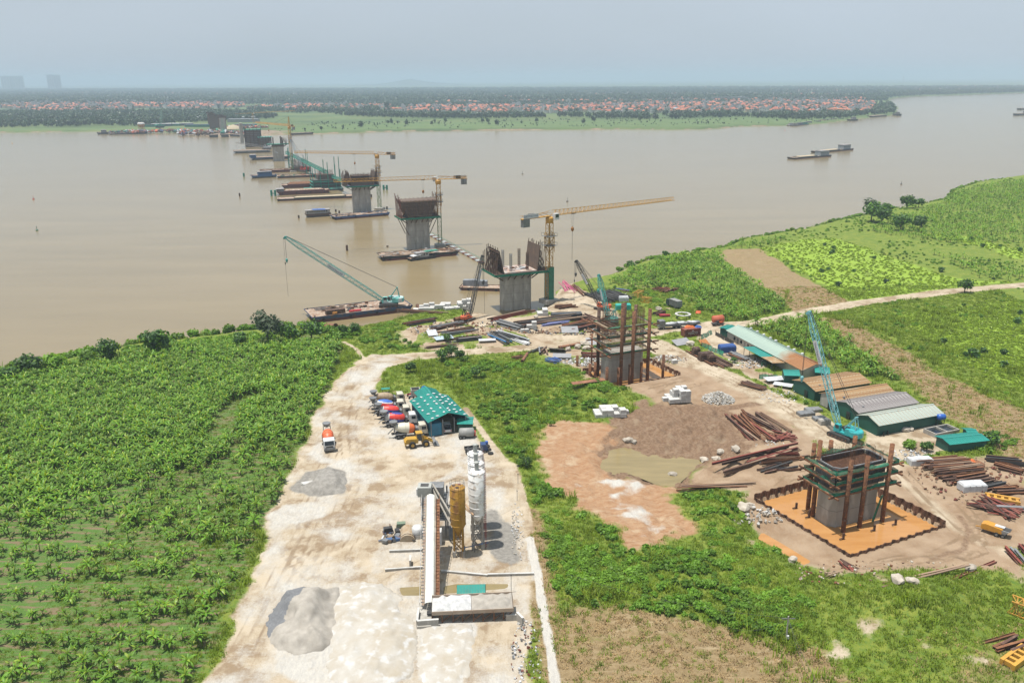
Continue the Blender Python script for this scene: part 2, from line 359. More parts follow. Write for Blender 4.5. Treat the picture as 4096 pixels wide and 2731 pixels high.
PONDP = poly('N', [(345, 830), (400, 730), (480, 680), (590, 655), (680, 705), (830, 740), (1010, 752), (1180, 770), (1260, 790), (1230, 860), (1130, 900), (1060, 960), (1010, 1010), (900, 1005), (770, 950), (640, 900), (520, 905), (400, 890)], -1.0)
pond = sdist(fx, fy, PONDP) + (vnoise(fx, fy, 3) - .5) * 2.2 + (vnoise(fx, fy, 1.2) - .5) * 1.0
dryz = mx_(zone('W', [(1255, 1640), (1270, 1440), (1300, 1400), (1390, 1405), (1540, 1425), (1650, 1450), (1800, 1480), (1900, 1500), (1960, 1580), (1990, 1640)], 5) * (.85 + .35 * vnoise(fx, fy, 9)),
           zone('W', [(1648, 590), (1672, 572), (1742, 572), (1840, 632), (1965, 702), (1830, 722), (1740, 655)], 3),
           zone('W', [(1875, 730), (1950, 738), (2060, 800), (2180, 870), (2352, 945), (2600, 1060), (2600, 1240), (2352, 1070), (2210, 975), (2080, 882), (1970, 800)], 6) * (.92 + .4 * vnoise(fx, fy, 12)),
           strip('W', [(1215, 1180), (1235, 1330), (1265, 1450), (1290, 1600)], 2.6, 2.5) * .8, zone('W', [(2150, 1520), (2352, 1440), (2420, 1640), (2100, 1640)], 8) * .5)
cropz = mx_(zone('W', [(1745, 572), (1850, 548), (1930, 552), (2080, 600), (2200, 640), (2330, 648), (2100, 676), (1968, 700), (1850, 632)], 5), zone('W', [(2050, 720), (2352, 690), (2700, 700), (2700, 950), (2352, 900), (2180, 820)], 8),
   zone('W', [(2100, 535), (2260, 570), (2352, 600), (2352, 575), (2230, 545)], 5)) * (.3 + vnoise(fx, fy, 3.0))
plantz = mx_(zone('W', [(-400, 990), (0, 870), (190, 835), (420, 795), (700, 768), (785, 785), (775, 830), (725, 950), (660, 1090), (600, 1230), (545, 1360), (470, 1500), (400, 1700), (-600, 1700)], 4), 0 * fx)
WST = strip('W', [(1216, 1238), (1222, 1260), (1235, 1320), (1246, 1390), (1262, 1480), (1280, 1600)], .62, .5) * 1.6
white = mx_(WST, zone('W', [(1214, 1262), (1224, 1250), (1234, 1290), (1236, 1310), (1224, 1300)], .6),
   zone('L', [(0, 830), (200, 860), (320, 930), (400, 1060), (450, 1200), (470, 1460), (430, 1568), (-200, 1700), (-560, 1500), (-560, 1250), (-400, 900)], 1.5) * (.5 + .5 * vnoise(fx, fy, 5)),
   zone('L', [(500, 1170), (660, 1140), (870, 1130), (850, 1300), (800, 1568), (480, 1568), (470, 1400)], 1.0),
   zone('M', [(250, 540), (330, 480), (560, 450), (680, 490), (560, 590), (300, 610)], 2) * .8, zone('M', [(490, 180), (590, 70), (600, 200), (690, 210), (680, 250), (540, 230)], 1.5) * .8,
   zone('L', [(470, 300), (540, 180), (520, 640), (130, 830), (100, 640), (400, 470)], 2) * .6, zone('L', [(690, 700), (860, 690), (1000, 640), (1100, 760), (900, 820), (650, 790)], 2) * .55, zone('K', [(330, 200), (430, 210), (480, 280), (360, 300), (310, 420)], 2) * .8,
   zone('K', [(1160, 690), (1240, 700), (1260, 880), (1300, 1010), (1000, 1120), (960, 1090), (1180, 960)], 2) * .7,
   yard * (vnoise(fx, fy, 6) * .6 + vnoise(fx, fy, 2.3) * .4 + .0), zone('N', [(200, 930), (560, 900), (900, 990), (700, 1180), (800, 1330), (1000, 1440), (900, 1500), (660, 1420), (560, 1250), (480, 1060)], 4, 0, 4.0) * (.35 + .75 * vnoise(fx, fy, 1.6)))
gravel = mx_(zone('L', [(980, 330), (1060, 340), (1190, 500), (1220, 700), (1100, 780), (980, 620), (960, 400)], 2) * .8, zone('M', [(380, 400), (470, 290), (640, 260), (740, 300), (730, 420), (520, 430)], 1.5))
cof = lambda P: sdist(fx, fy, P)
COFB = [g('H', 170, 10, -.6), g('F', 410, 1270, -.6), g('F', 1490, 1540, -.6), g('H', 1640, 120, -.6), g('H', 760, 410, -.6)]
_a, _b, _c = g('F', -130, 1385, -.3), g('H', 755, 425, -.3), g('H', 1625, 140, -.3)
COFB = [_b, _c, _a + (_c - _b), _a]                      # the near cofferdam, a parallelogram: bottom, right, back, left corner
_a, _b, _c = g('V', 935, 1130, -.3), g('V', 1330, 1345, -.3), g('V', 2240, 1180, -.3)
COFA = [_b, _c, _a + (_c - _b), _a]
dB, dA = cof(COFB), cof(COFA)
# relief
flat = mx_(yard, road, pad, sm(dB + 4, 4), sm(dA + 3, 3), strip('W', [(1000, 890), (1090, 1000)], 8, 4))
rough_ = (vnoise(fx, fy, 14) - .45) * 1.5 + (vnoise(fx, fy, 5) - .5) * .8
land = np.clip(sd / 10, 0, 1)
def bump_(k, x, y, h, r):
 p = g(k, x, y); return h * np.exp(-((fx - p.x) ** 2 + (fy - p.y) ** 2) / (r * r))
hills = bump_('W', 1300, 880, 2.2, 14) + bump_('W', 1180, 930, 1.2, 9) + bump_('W', 1380, 900, 1.5, 8) + bump_('W', 1350, 1250, 1.3, 11) + bump_('W', 1500, 1330, 1.6, 12) + bump_('W', 1640, 1180, 1.9, 5) + bump_('W', 1700, 1300, 1.2, 9) + \
 bump_('H', 1500, 900, 3.4, 11) + bump_('H', 900, 1000, 1.8, 10) + bump_('H', 2250, 650, 3.0, 8) + bump_('H', 2100, 1100, -1.0, 6) + bump_('W', 960, 870, .9, 8)
hgt = hgt + land * (1 - flat) * (rough_ * .6 + hills) * np.where(plantz > .5, .3, 1)
hgt += yard * land * ((vnoise(fx, fy, 3) - .5) * .22 + (vnoise(fx, fy, 1.1) - .5) * .12)
hgt += (mudz * 1.0 + sandz * .6 + site * .3) * ((vnoise(fx, fy, 2.2) - .5) * 1.3 + (vnoise(fx, fy, .9) - .5) * .8) * (1 - flat)
hgt -= mudz * np.clip((pond + 9) / 9, 0, 1) * .8
hgt = np.where(pond > -2.5, np.minimum(hgt, -1.0 - np.clip((pond) / 2.0, -1, 1) * .8), hgt)
# material-bin ramp: sunk approach in front of the aggregate hopper
for dX, bot in ((dB, -1.6), (dA, -1.5)):
 hgt = np.where(dX > .3, bot - 1.0, hgt)
DITCH = poly('H', [(-60, 170), (100, 260), (250, 350), (410, 450), (330, 480), (180, 400), (0, 290), (-100, 235)], -.5)
dD = sdist(fx, fy, DITCH); hgt = np.where(dD > -1.2, np.minimum(hgt, -.5 - np.clip(dD, -1, 1) * .5), hgt)
yp = poly('L', [(330, 880), (520, 870), (520, 950), (360, 950)], -.25)
ypd = mx_(sdist(fx, fy, yp), sdist(fx, fy, poly('L', [(650, 870), (760, 850), (1150, 850), (1130, 900), (760, 930), (650, 940)], -.25)))
hgt = np.where(ypd > -.8, np.minimum(hgt, -.2 - np.clip(ypd, -.8, .8) * .35), hgt)
HG = hgt.reshape(GX.shape)
def ground_z(x, y):
 x = np.atleast_1d(np.asarray(x, float)); y = np.atleast_1d(np.asarray(y, float))
 i = np.clip(np.searchsorted(xs, x) - 1, 0, len(xs) - 2); j = np.clip(np.searchsorted(ys, y) - 1, 0, len(ys) - 2)
 u = np.clip((x - xs[i]) / (xs[i + 1] - xs[i]), 0, 1); v = np.clip((y - ys[j]) / (ys[j + 1] - ys[j]), 0, 1)
 return (HG[j, i] * (1 - u) + HG[j, i + 1] * u) * (1 - v) + (HG[j + 1, i] * (1 - u) + HG[j + 1, i + 1] * u) * v
def gz(p): return float(ground_z(p[0], p[1])[0])
def put(k, x, y, dz=0.0):                             # a spot on the near land
 p = g(k, x, y); z = gz(p)
 for _ in range(3):
  p = g(k, x, y, z); z = gz(p)
 p.z = z + dz; return p
dirt = mx_(yard, road, pad, site * .9, stores, sm(2.5 - np.abs(sd - 3.0), 2) * (zone('W', [(1040, 690), (1500, 600), (1500, 760), (1040, 760)], 6)))
path = mx_(strip('W', [(790, 785), (818, 800), (838, 825)], .7, .6), strip('K', [(1290, 420), (1450, 640), (1560, 790), (1640, 900), (1740, 1000), (1800, 1180), (1860, 1400), (1880, 1560)], .8, .8), strip('W', [(1440, 655), (1540, 668), (1600, 690)], .6, .8) * .6)
bp_ = np.clip((vnoise(fx, fy, 7) * .55 + vnoise(fx, fy, 2.4) * .55 - .72) * 5, 0, 1)
dirt = mx_(dirt, path * .95, bp_ * mx_(zone('W', [(1550, 1110), (1720, 1140), (1800, 1300), (2100, 1350), (2352, 1330), (2420, 1640), (1900, 1640), (1650, 1330)], 8) * .62, zone('W', [(870, 840), (1000, 835), (1060, 900), (900, 900)], 6), zone('W', [(1500, 640), (1600, 690), (1500, 740), (1400, 700)], 6) * .7))
inmud = mx_(mudz, sm(-np.abs(dB - .2) + 1.2, 1.0) * .3, strip('N', [(700, 330), (1100, 300), (1500, 290), (1780, 270)], 1.6, 2) * .8, strip('H', [(1500, 470), (1800, 330), (1840, 150), (1760, 30)], .8, 1) * .6, path * .3,
   zone('L', [(330, 870), (520, 860), (520, 960), (360, 960)], 1) * .4)
def colattr(me, name, a4):
 at = me.color_attributes.new(name, 'FLOAT_COLOR', 'POINT'); at.data.foreach_set('color', np.ascontiguousarray(np.stack(a4, -1), dtype=np.float32).ravel())
me, co = gridmesh('near_land', xs, ys, HG)
rt = np.zeros(fx.shape); lt = np.zeros(fx.shape); r_ = np.random.default_rng(77)
def track(P, w_, a):
 global rt
 if len(P) < 3: return
 d_ = edist(fx, fy, P, False); rt = np.maximum(rt, a * np.maximum(np.exp(-((d_ - w_) / .38) ** 2), .0))
def wander(x, y, h, n, st, tw):
 P = []
 for _ in range(n): P.append((x, y)); x += math.cos(h) * st; y += math.sin(h) * st; h += r_.normal(0, tw)
 return P
for k_, pts in (('W', [(840, 832), (950, 818), (1100, 806), (1250, 795), (1400, 780), (1530, 758), (1640, 748), (1740, 740), (1860, 716), (2000, 692), (2352, 655)]), ('W', [(1500, 790), (1590, 835), (1700, 885), (1800, 935), (1880, 985), (1960, 1040), (2060, 1085), (2130, 1160), (2215, 1235), (2240, 1270), (2150, 1300)]), ('N', [(600, 400), (900, 370), (1300, 310), (1700, 280)]), ('N', [(680, 250), (900, 190), (1200, 80)]), ('N', [(560, 230), (800, 130), (1100, 30)]), ('H', [(1000, 480), (1500, 420), (1800, 250), (1850, 100), (1700, -60)]), ('H', [(1300, 520), (1700, 420), (1950, 260), (1900, 60)]), ('W', [(800, 850), (760, 960), (740, 1080), (700, 1200), (620, 1350), (540, 1500)]), ('W', [(810, 860), (790, 980), (800, 1100), (760, 1220), (680, 1330)])):
 for o_ in (0, 2.6): track([p + Vector((o_ * .6, o_ * .3, 0)) for p in poly(k_, pts)], .95, .8)
for _ in range(34): track(wander(r_.uniform(-38, -8), r_.uniform(105, 205), r_.uniform(.6, 2.5), 7, 5, .18), .9, r_.uniform(.35, .8))
for _ in range(14): track(wander(r_.uniform(18, 60), r_.uniform(150, 215), r_.uniform(-.6, 1.2), 6, 5, .25), .9, r_.uniform(.5, .9))
lt = (vnoise(fx, fy, 1.0) * .5 + vnoise(fx, fy, 3.1) * .7 + vnoise(fx, fy, 9.) * .5) / 1.7
colattr(me, 'zc', (np.clip(rt * (.5 + vnoise(fx, fy, 2.5)), 0, 1), lt, np.clip(site + stores * .6 + mudz * .5, 0, 1), lt * 0)); hgt_rut = rt
colattr(me, 'za', (dirt, white, inmud, np.clip(dryz, 0, 1))); colattr(me, 'zb', (sandz, np.clip(cropz, 0, 1), plantz, gravel))
def groundmat(name, far=False):
 mt = bpy.data.materials.new(name); mt.use_nodes = True; t = mt.node_tree; n = t.nodes; l = t.links; b = n['Principled BSDF']
 b.inputs['Roughness'].default_value = .92; b.inputs['Specular IOR Level'].default_value = .25
 geo = n.new('ShaderNodeNewGeometry'); P = geo.outputs['Position']
 def noise(s, d=6, r=.6, st=None, off=0.0):
  mp_ = n.new('ShaderNodeMapping'); mp_.inputs['Location'].default_value = (off, off * 1.7, 0); l.new(P, mp_.inputs[0])
  if st: mp_.inputs['Scale'].default_value = st[:3]; mp_.inputs['Rotation'].default_value = (0, 0, st[3])
  x = n.new('ShaderNodeTexNoise'); x.inputs['Scale'].default_value = s; x.inputs['Detail'].default_value = d; x.inputs['Roughness'].default_value = r; l.new(mp_.outputs[0], x.inputs['Vector']); return x.outputs[0]
 def mix(f, a, c):
  x = n.new('ShaderNodeMix'); x.data_type = 'RGBA'
  for s_, v in ((0, f), (6, a), (7, c)):
   if isinstance(v, tuple): x.inputs[s_].default_value = (*(a_ * (.8 if v[0] > v[1] else 1.15) for a_ in v), 1)
   elif isinstance(v, float): x.inputs[s_].default_value = v
   else: l.new(v, x.inputs[s_])
  return x.outputs[2]
 def rng_(v, a, c, o0=0.0, o1=1.0):
  x = n.new('ShaderNodeMapRange'); x.inputs[1].default_value = a; x.inputs[2].default_value = c; x.inputs[3].default_value = o0; x.inputs[4].default_value = o1; l.new(v, x.inputs[0]); return x.outputs[0]
 def math_(op, a, c):
  x = n.new('ShaderNodeMath'); x.operation = op
  for i, v in enumerate((a, c)):
   if isinstance(v, float): x.inputs[i].default_value = v
   else: l.new(v, x.inputs[i])
  return x.outputs[0]
 n1, n2, n3, n4 = noise(.035), noise(.22, 8), noise(1.3, 8, .65), noise(5.0, 6, .7)
 if far:
  c = mix(rng_(noise(.004, 7), .42, .58), (.055, .085, .032), (.11, .135, .05)); c = mix(rng_(noise(.02, 6), .45, .6), c, (.075, .115, .04))
  c = mix(rng_(noise(.0011, 9, .7, None, 40.), .52, .62), c, (.035, .055, .03)); c = mix(rng_(noise(.012, 9, .8, None, 11.), .63, .67), c, (.30, .25, .22))
  va = n.new('ShaderNodeVertexColor'); va.layer_name = 'fa'; s_ = n.new('ShaderNodeSeparateColor'); l.new(va.outputs[0], s_.inputs[0])
  wob = math_('MULTIPLY', math_('SUBTRACT', noise(.05, 8, .7), .5), 1.2)
  c = mix(rng_(math_('ADD', s_.outputs[0], wob), .4, .7), c, mix(rng_(noise(.03, 8), .4, .65), (.075, .12, .04), (.10, .135, .05)))
  c = mix(rng_(math_('ADD', s_.outputs[1], wob), .45, .6), c, mix(rng_(noise(.2, 8), .4, .6), (.34, .26, .18), (.22, .16, .11)))
  l.new(c, b.inputs['Base Color']); return mt
 va = n.new('ShaderNodeVertexColor'); va.layer_name = 'za'; sa = n.new('ShaderNodeSeparateColor'); l.new(va.outputs[0], sa.inputs[0])
 vb = n.new('ShaderNodeVertexColor'); vb.layer_name = 'zb'; sb = n.new('ShaderNodeSeparateColor'); l.new(vb.outputs[0], sb.inputs[0])
 wob = math_('ADD', math_('MULTIPLY', math_('SUBTRACT', noise(.6, 8, .7), .5), .7), math_('MULTIPLY', math_('SUBTRACT', noise(2.6, 8, .7, None, 4.), .5), .55))
 def msk(v, a=.34, c=.66): return rng_(math_('ADD', v, wob), a, c)
 grass = mix(rng_(n2, .38, .62), (.105, .15, .018), (.17, .195, .032)); grass = mix(rng_(n3, .45, .7), grass, (.065, .125, .02)); grass = mix(rng_(noise(.5, 9, .75, None, 9.), .62, .72), grass, (.25, .19, .11))
 c = grass
 c = mix(msk(sb.outputs[1]), c, mix(rng_(n4, .4, .6), (.25, .33, .035), (.13, .23, .03)))
 c = mix(msk(sb.outputs[2]), c, mix(rng_(noise(.45, 7, .7, (.35, 2.4, 1, .05), 3.), .48, .6), mix(rng_(n4, .4, .6), (.055, .115, .02), (.08, .15, .03)), (.24, .17, .105)))
 dryc = mix(rng_(n3, .35, .65), (.34, .25, .135), (.24, .17, .085)); dryc = mix(rng_(noise(.35, 8, .7, (.6, 3.0, 1, .1), 5.), .52, .68), dryc, (.42, .33, .20)); dryc = mix(rng_(noise(.3, 9, .75, None, 21.), .56, .68), dryc, (.14, .14, .04))
 c = mix(msk(va.outputs[1]), c, dryc)
 # dirt: cream earth with tyre-streaked brown and pale patches
 d0 = mix(rng_(n2, .35, .65), (.51, .43, .32), (.45, .365, .255)); d0 = mix(rng_(noise(.5, 8, .7, (3.2, .55, 1, .35), 2.), .5, .72), d0, (.36, .27, .175)); d0 = mix(rng_(noise(.8, 8, .7, (.4, 3.5, 1, -.9), 8.), .5, .7), d0, (.52, .43, .31))
 d0 = mix(rng_(n4, .5, .75), d0, (.34, .25, .165)); d0 = mix(rng_(noise(.13, 8, .7, None, 17.), .57, .68), d0, (.34, .255, .17))
 vc = n.new('ShaderNodeVertexColor'); vc.layer_name = 'zc'; sc3 = n.new('ShaderNodeSeparateColor'); l.new(vc.outputs[0], sc3.inputs[0])
 d0 = mix(rng_(math_('ADD', sc3.outputs[1], math_('MULTIPLY', wob, .5)), .52, .66), d0, (.56, .47, .35)); d0 = mix(rng_(math_('ADD', sc3.outputs[1], math_('MULTIPLY', wob, .6)), .44, .32), d0, (.32, .235, .15))
 d0 = mix(rng_(math_('ADD', sc3.outputs[2], wob), .3, .8, 0., .75), d0, mix(rng_(n2, .4, .6), (.38, .26, .165), (.29, .185, .11)))
 d0 = mix(rng_(math_('ADD', sc3.outputs[0], wob), .45, .85, 0., .75), d0, (.235, .16, .095))
 c = mix(msk(sa.outputs[0]), c, d0)
 sc_ = mix(rng_(noise(.35, 9, .75, (1.2, 2.6, 1, .6), 1.), .4, .62), (.36, .195, .10), (.46, .30, .18)); sc_ = mix(rng_(noise(.9, 9, .75, (.8, 3.5, 1, -.35), 13.), .54, .68), sc_, (.24, .135, .075)); sc_ = mix(rng_(noise(.12, 9, .75, None, 31.), .52, .66), sc_, (.52, .40, .27))
 c = mix(msk(sb.outputs[0]), c, sc_)
 wc = mix(rng_(noise(.9, 8, .7, (2.2, .7, 1, .2), 6.), .4, .66), (.60, .57, .51), (.47, .45, .42)); wc = mix(rng_(n4, .55, .72), wc, (.66, .65, .62))
 c = mix(msk(sa.outputs[1], .35, .85), c, wc)
 c = mix(msk(vb.outputs[1]), c, mix(rng_(n3, .35, .65), (.34, .32, .285), (.22, .205, .185)))
 mc = mix(rng_(n3, .4, .6), (.20, .122, .075), (.29, .195, .125)); mc = mix(rng_(noise(2.2, 9, .8, (1, 2.2, 1, .3), 3.), .52, .62), mc, (.12, .073, .045)); mc = mix(rng_(noise(.2, 9, .7, None, 51.), .55, .64), mc, (.31, .225, .15))
 c = mix(msk(sa.outputs[2]), c, mc)
 l.new(c, b.inputs['Base Color'])
 bp = n.new('ShaderNodeBump'); bp.inputs['Strength'].default_value = .8; bp.inputs['Distance'].default_value = .3; l.new(math_('ADD', n3, math_('MULTIPLY', n4, .5)), bp.inputs['Height']); l.new(bp.outputs[0], b.inputs['Normal'])
 return mt
near_land = mobj('ground', me, groundmat('near_ground')); tag(near_land, kind='structure')

# river
def watermat(name, col, col2, rough, bscale, bstr, dist=.3, spec=.5, scale=.02):
 mt = mat(name, col, col2, rough=rough, scale=scale, detail=6, coords='Object', stretch=(.35, 1.6, 1), spec=spec)
 t = mt.node_tree; n = t.nodes; l = t.links; b = n['Principled BSDF']
 b.inputs['IOR'].default_value = 1.33
 geo = n.new('ShaderNodeNewGeometry'); mp_ = n.new('ShaderNodeMapping'); mp_.inputs['Scale'].default_value = (.8, 1.5, 1); l.new(geo.outputs['Position'], mp_.inputs[0])
 nb = n.new('ShaderNodeTexNoise'); nb.inputs['Scale'].default_value = bscale; nb.inputs['Detail'].default_value = 5; nb.inputs['Roughness'].default_value = .6; l.new(mp_.outputs[0], nb.inputs['Vector'])
 bp = n.new('ShaderNodeBump'); bp.inputs['Strength'].default_value = bstr; bp.inputs['Distance'].default_value = dist; l.new(nb.outputs[0], bp.inputs['Height']); l.new(bp.outputs[0], b.inputs['Normal'])
 return mt
RIVERM = watermat('silty_river', (.275, .212, .115), (.238, .183, .098), .16, .9, .22, .25)
rv = MB().add([(-30000, -200, WATER), (30000, -200, WATER), (30000, 33000, WATER), (-30000, 33000, WATER)], [(0, 1, 2, 3)]).obj('river_water', RIVERM); tag(rv, kind='structure')
def sheet(name, P, z, mt, label=None):
 o = MB().add([(p[0], p[1], z) for p in P], [tuple(range(len(P)))]).obj(name, mt); return tag(o, kind='structure')
ORW = watermat('orange_silt_water', (.50, .265, .10), (.43, .21, .07), .12, 1.5, .05, .1, scale=.3)
PONDW = watermat('greenish_pond_water', (.30, .235, .115), (.235, .185, .09), .1, 1.5, .05, .1, scale=.3)
sheet('cofferdam_water', COFB, -.75, ORW); sheet('cofferdam_water', COFA, -.75, ORW)
cen = sum(PONDP, Vector()) / len(PONDP)
sheet('pond_water', [p + (p - cen) * .12 for p in PONDP], -1.05, PONDW)
sheet('ditch_water', DITCH, -.55, ORW); sheet('puddle_water', yp, -.3, PONDW)
sheet('puddle_water', [g('L', *p) for p in [(650, 870), (760, 850), (1150, 850), (1130, 900), (760, 930), (650, 940)]], -.32, PONDW)

# far land: flat plain beyond the river
FSH = poly('W', [(-1200, 352), (-500, 318), (-200, 312), (0, 305), (120, 303), (240, 303), (330, 303), (420, 306), (480, 314), (550, 311), (640, 309), (720, 308), (860, 303), (1000, 301), (1200, 299), (1420, 297), (1560, 298), (1640, 297),
                 (1700, 291), (1800, 289), (1900, 283), (1960, 276), (2010, 268), (2066, 264), (2062, 258), (2060, 245), (2040, 228), (2100, 222), (2200, 219), (2352, 214), (2600, 207), (3000, 200)], WATER)
FARP = FSH + [Vector((30000, 12000, 0)), Vector((30000, 32000, 0)), Vector((-30000, 32000, 0)), Vector((-30000, 4000, 0))]
fxs = np.concatenate([np.arange(-30000, -3500, 1200), np.arange(-3500, -1200, 60), np.arange(-1200, 1500, 14), np.arange(1500, 4500, 60), np.arange(4500, 30001, 1200)])
fys = np.concatenate([np.arange(1050, 2300, 9), np.arange(2300, 6000, 60), np.arange(6000, 32001, 1000)])
FX, FY = np.meshgrid(fxs, fys); ax_, ay_ = FX.ravel(), FY.ravel()
fsd = sdist(ax_, ay_, FARP) + (vnoise(ax_, ay_, 40) - .5) * 16
fh = np.clip(fsd / 9, -1, 1) * 3 - 3; fh = np.where(fsd > 9, (vnoise(ax_, ay_, 60) - .5) * 1.5, fh)
meadow = np.clip(1 - np.abs(fsd - 130) / 190, 0, 1) * np.clip((ax_ + 420) / 60, 0, 1) * np.clip((900 - ax_) / 200, .3, 1)
meadow = np.maximum(meadow, np.clip(1 - np.abs(fsd - 40) / 60, 0, 1) * .8)
p0, p1 = g('W', 330, 296), g('W', 700, 292)
bare = np.clip(1 - np.hypot((ax_ + 470) / 150, (ay_ - 1440) / 90), 0, 1) * 1.6
bare = np.maximum(bare, np.clip(1 - np.abs(fsd - 1) / 6, 0, 1) * .8)
roadfar = sm(22 - edist(ax_, ay_, poly('W', [(440, 262), (430, 245), (415, 225)]), False), 25)
bare = np.maximum(bare, roadfar * .8); bare = np.clip(np.maximum(bare, np.clip(1 - np.hypot((ax_ + 270) / 110, (ay_ - 1345) / 30), 0, 1) * 1.5), 0, 1)
me, _ = gridmesh('far_land', fxs, fys, fh.reshape(FX.shape))
colattr(me, 'fa', (np.clip(meadow * 1.3, 0, 1), bare, bare * 0, bare * 0))
far_land = mobj('far_ground', me, groundmat('far_plain', True)); tag(far_land, kind='structure')
# low hill far on the horizon
hm = MB(); hp = g('W', 958, 190.0); hd = 14000.0; hx = hd * (958 * 4096 / 2352 - CX) / FPX
prof = [(-900, 0), (-620, 35), (-420, 60), (-250, 110), (-120, 150), (0, 175), (110, 140), (240, 105), (420, 70), (650, 45), (950, 0)]
nn = len(prof)
hm.add([(hx + a, hd - 500, 0) for a, b in prof] + [(hx + a, hd, b * .55) for a, b in prof] + [(hx + a * .9, hd + 700, 0) for a, b in prof], [(i, i + 1, nn + i + 1, nn + i) for i in range(nn - 1)] + [(nn + i, nn + i + 1, 2 * nn + i + 1, 2 * nn + i) for i in range(nn - 1)])
tag(hm.obj('hill', mat('far_hill', (.06, .09, .04), (.04, .06, .03), scale=.004)), kind='structure')

# the hazy air over the plain
hz = MB().box((0, 15500, 87), (60400, 32400, 196)).obj('haze', None)
hzm = bpy.data.materials.new('pale_haze'); hzm.use_nodes = True; t = hzm.node_tree; t.nodes.remove(t.nodes['Principled BSDF'])
pv = t.nodes.new('ShaderNodeVolumePrincipled'); pv.inputs['Color'].default_value = (.53, .665, .81, 1); pv.inputs['Density'].default_value = 1.5e-4; pv.inputs['Anisotropy'].default_value = 0.0
t.links.new(pv.outputs[0], t.nodes['Material Output'].inputs['Volume']); hz.data.materials.append(hzm); tag(hz, kind='stuff', label='pale blue haze over the river and plain', cat='haze')


# ================================================================ vegetation
BLEAF = leafmat('banana_leaf', (.068, .175, .008), (.115, .235, .015), trans=.28, rough=.5, rnd=.35, scale=.8, spec=.3)
BLEAF2 = leafmat('banana_leaf_pale', (.27, .33, .03), (.16, .28, .03), trans=.3, rough=.4, rnd=.3, scale=.8)
RIB = mat('banana_midrib', (.30, .36, .13), (.24, .30, .10), rough=.5)
BSTEM = mat('banana_stem', (.16, .17, .06), (.14, .10, .05), rough=.8, scale=3)
BUSHL = leafmat('bush_leaf', (.066, .155, .01), (.11, .215, .014), trans=.3, rough=.55, rnd=.35, scale=.9)
BUSHY = leafmat('vine_leaf', (.16, .285, .026), (.11, .22, .024), trans=.35, rough=.55, rnd=.3, scale=.9)
TREEL = leafmat('tree_leaf', (.032, .08, .02), (.05, .105, .022), trans=.25, rough=.55, rnd=.3, scale=.7)
TREEG = leafmat('grey_tree_leaf', (.075, .105, .055), (.055, .085, .04), trans=.2, rough=.6, rnd=.2, scale=.7)
GRASSL = leafmat('grass_blade', (.11, .19, .011), (.185, .235, .022), trans=.3, rough=.6, rnd=.4, scale=.5)
DRYL = leafmat('dry_grass_blade', (.36, .27, .13), (.27, .19, .09), trans=.25, rough=.8, rnd=.35, scale=.5)
BARK = mat('bark', (.15, .11, .08), (.10, .075, .055), rough=.9, scale=3)
def banana(nl, length, stem, rs, droop=1.0, seg=4, young=False):
 r_ = random.Random(rs); mb = MB(); fm = []
 for i in range(nl):
  a = i * 2.4 + r_.uniform(-.4, .4); t = i / max(nl - 1, 1)
  el = R(82 - 62 * t + r_.uniform(-10, 10)) if not young else R(75 - 35 * t + r_.uniform(-8, 8))
  ln = length * r_.uniform(.75, 1.1) * (.8 if t < .15 else 1); wd = ln * r_.uniform(.085, .13)
  base = Vector((0, 0, stem * (.93 + .1 * (1 - t)))); d = Vector((math.cos(a), math.sin(a), 0)); sd = Vector((-d.y, d.x, 0))
  p = base.copy(); e = el; L_ = []; st = ln / seg; fold = r_.uniform(.15, .5)
  ws = [.12, .85, 1, .8, .15] if seg == 4 else [.2, 1, .9, .15]
  for k in range(seg + 1):
   w_ = wd * ws[k]; up = Vector((-d.x * math.sin(e), -d.y * math.sin(e), math.cos(e)))
   tw = sd * math.cos(fold) - up * math.sin(fold); tw2 = -sd * math.cos(fold) - up * math.sin(fold)
   L_.append((p + tw * w_, p.copy(), p + tw2 * w_))
   p = p + (d * math.cos(e) + Vector((0, 0, 1)) * math.sin(e)) * st; e -= droop * (.32 + .28 * t) * (4 / seg) * r_.uniform(.7, 1.3)
  vs = [v for tri in L_ for v in tri]; fs = []
  for k in range(seg):
   o = k * 3; fs += [(o, o + 1, o + 4, o + 3), (o + 1, o + 2, o + 5, o + 4)]
  fm += [1 if (r_.random() < .05) else 0] * 0
  mi = 1 if (t < .12 or r_.random() < .1) else 0
  mb.add(vs, fs); fm += [mi] * len(fs)
  # raised pale midrib
  vs = []; rw = wd * .07
  for tri in L_[:-1]:
   up = Vector((0, 0, .025)); vs += [tri[1] + sd * rw + up, tri[1] - sd * rw + up]
  fs = [(2 * k, 2 * k + 1, 2 * k + 3, 2 * k + 2) for k in range(len(L_) - 2)]
  mb.add(vs, fs); fm += [2] * len(fs)
 me = mb.mesh('banana_crown', True)
 for x in (BLEAF, BLEAF2, RIB): me.materials.append(x)
 me.polygons.foreach_set('material_index', fm)
 tm = MB().cyl((0, 0, -.3), (0, 0, stem), .16, .09, 6).mesh('banana_trunk', True); tm.materials.append(BSTEM)
 return me, tm
BAN = [banana(12, 2.6, 2.3, 11), banana(10, 2.8, 2.0, 23), banana(13, 2.4, 2.7, 31), banana(9, 2.6, 1.7, 47), banana(6, 1.25, .55, 53, young=True), banana(7, 1.5, .7, 61, young=True), banana(5, 1.0, .4, 71, young=True)]
def joined(me, tm, name):
 bm = bmesh.new(); bm.from_mesh(me); n0 = len(bm.faces); bm.from_mesh(tm); bm.faces.ensure_lookup_table()
 for f in bm.faces[n0:]: f.material_index = 3
 o = bpy.data.meshes.new(name); bm.to_mesh(o); bm.free()
 for x in (BLEAF, BLEAF2, RIB, BSTEM): o.materials.append(x)
 return o
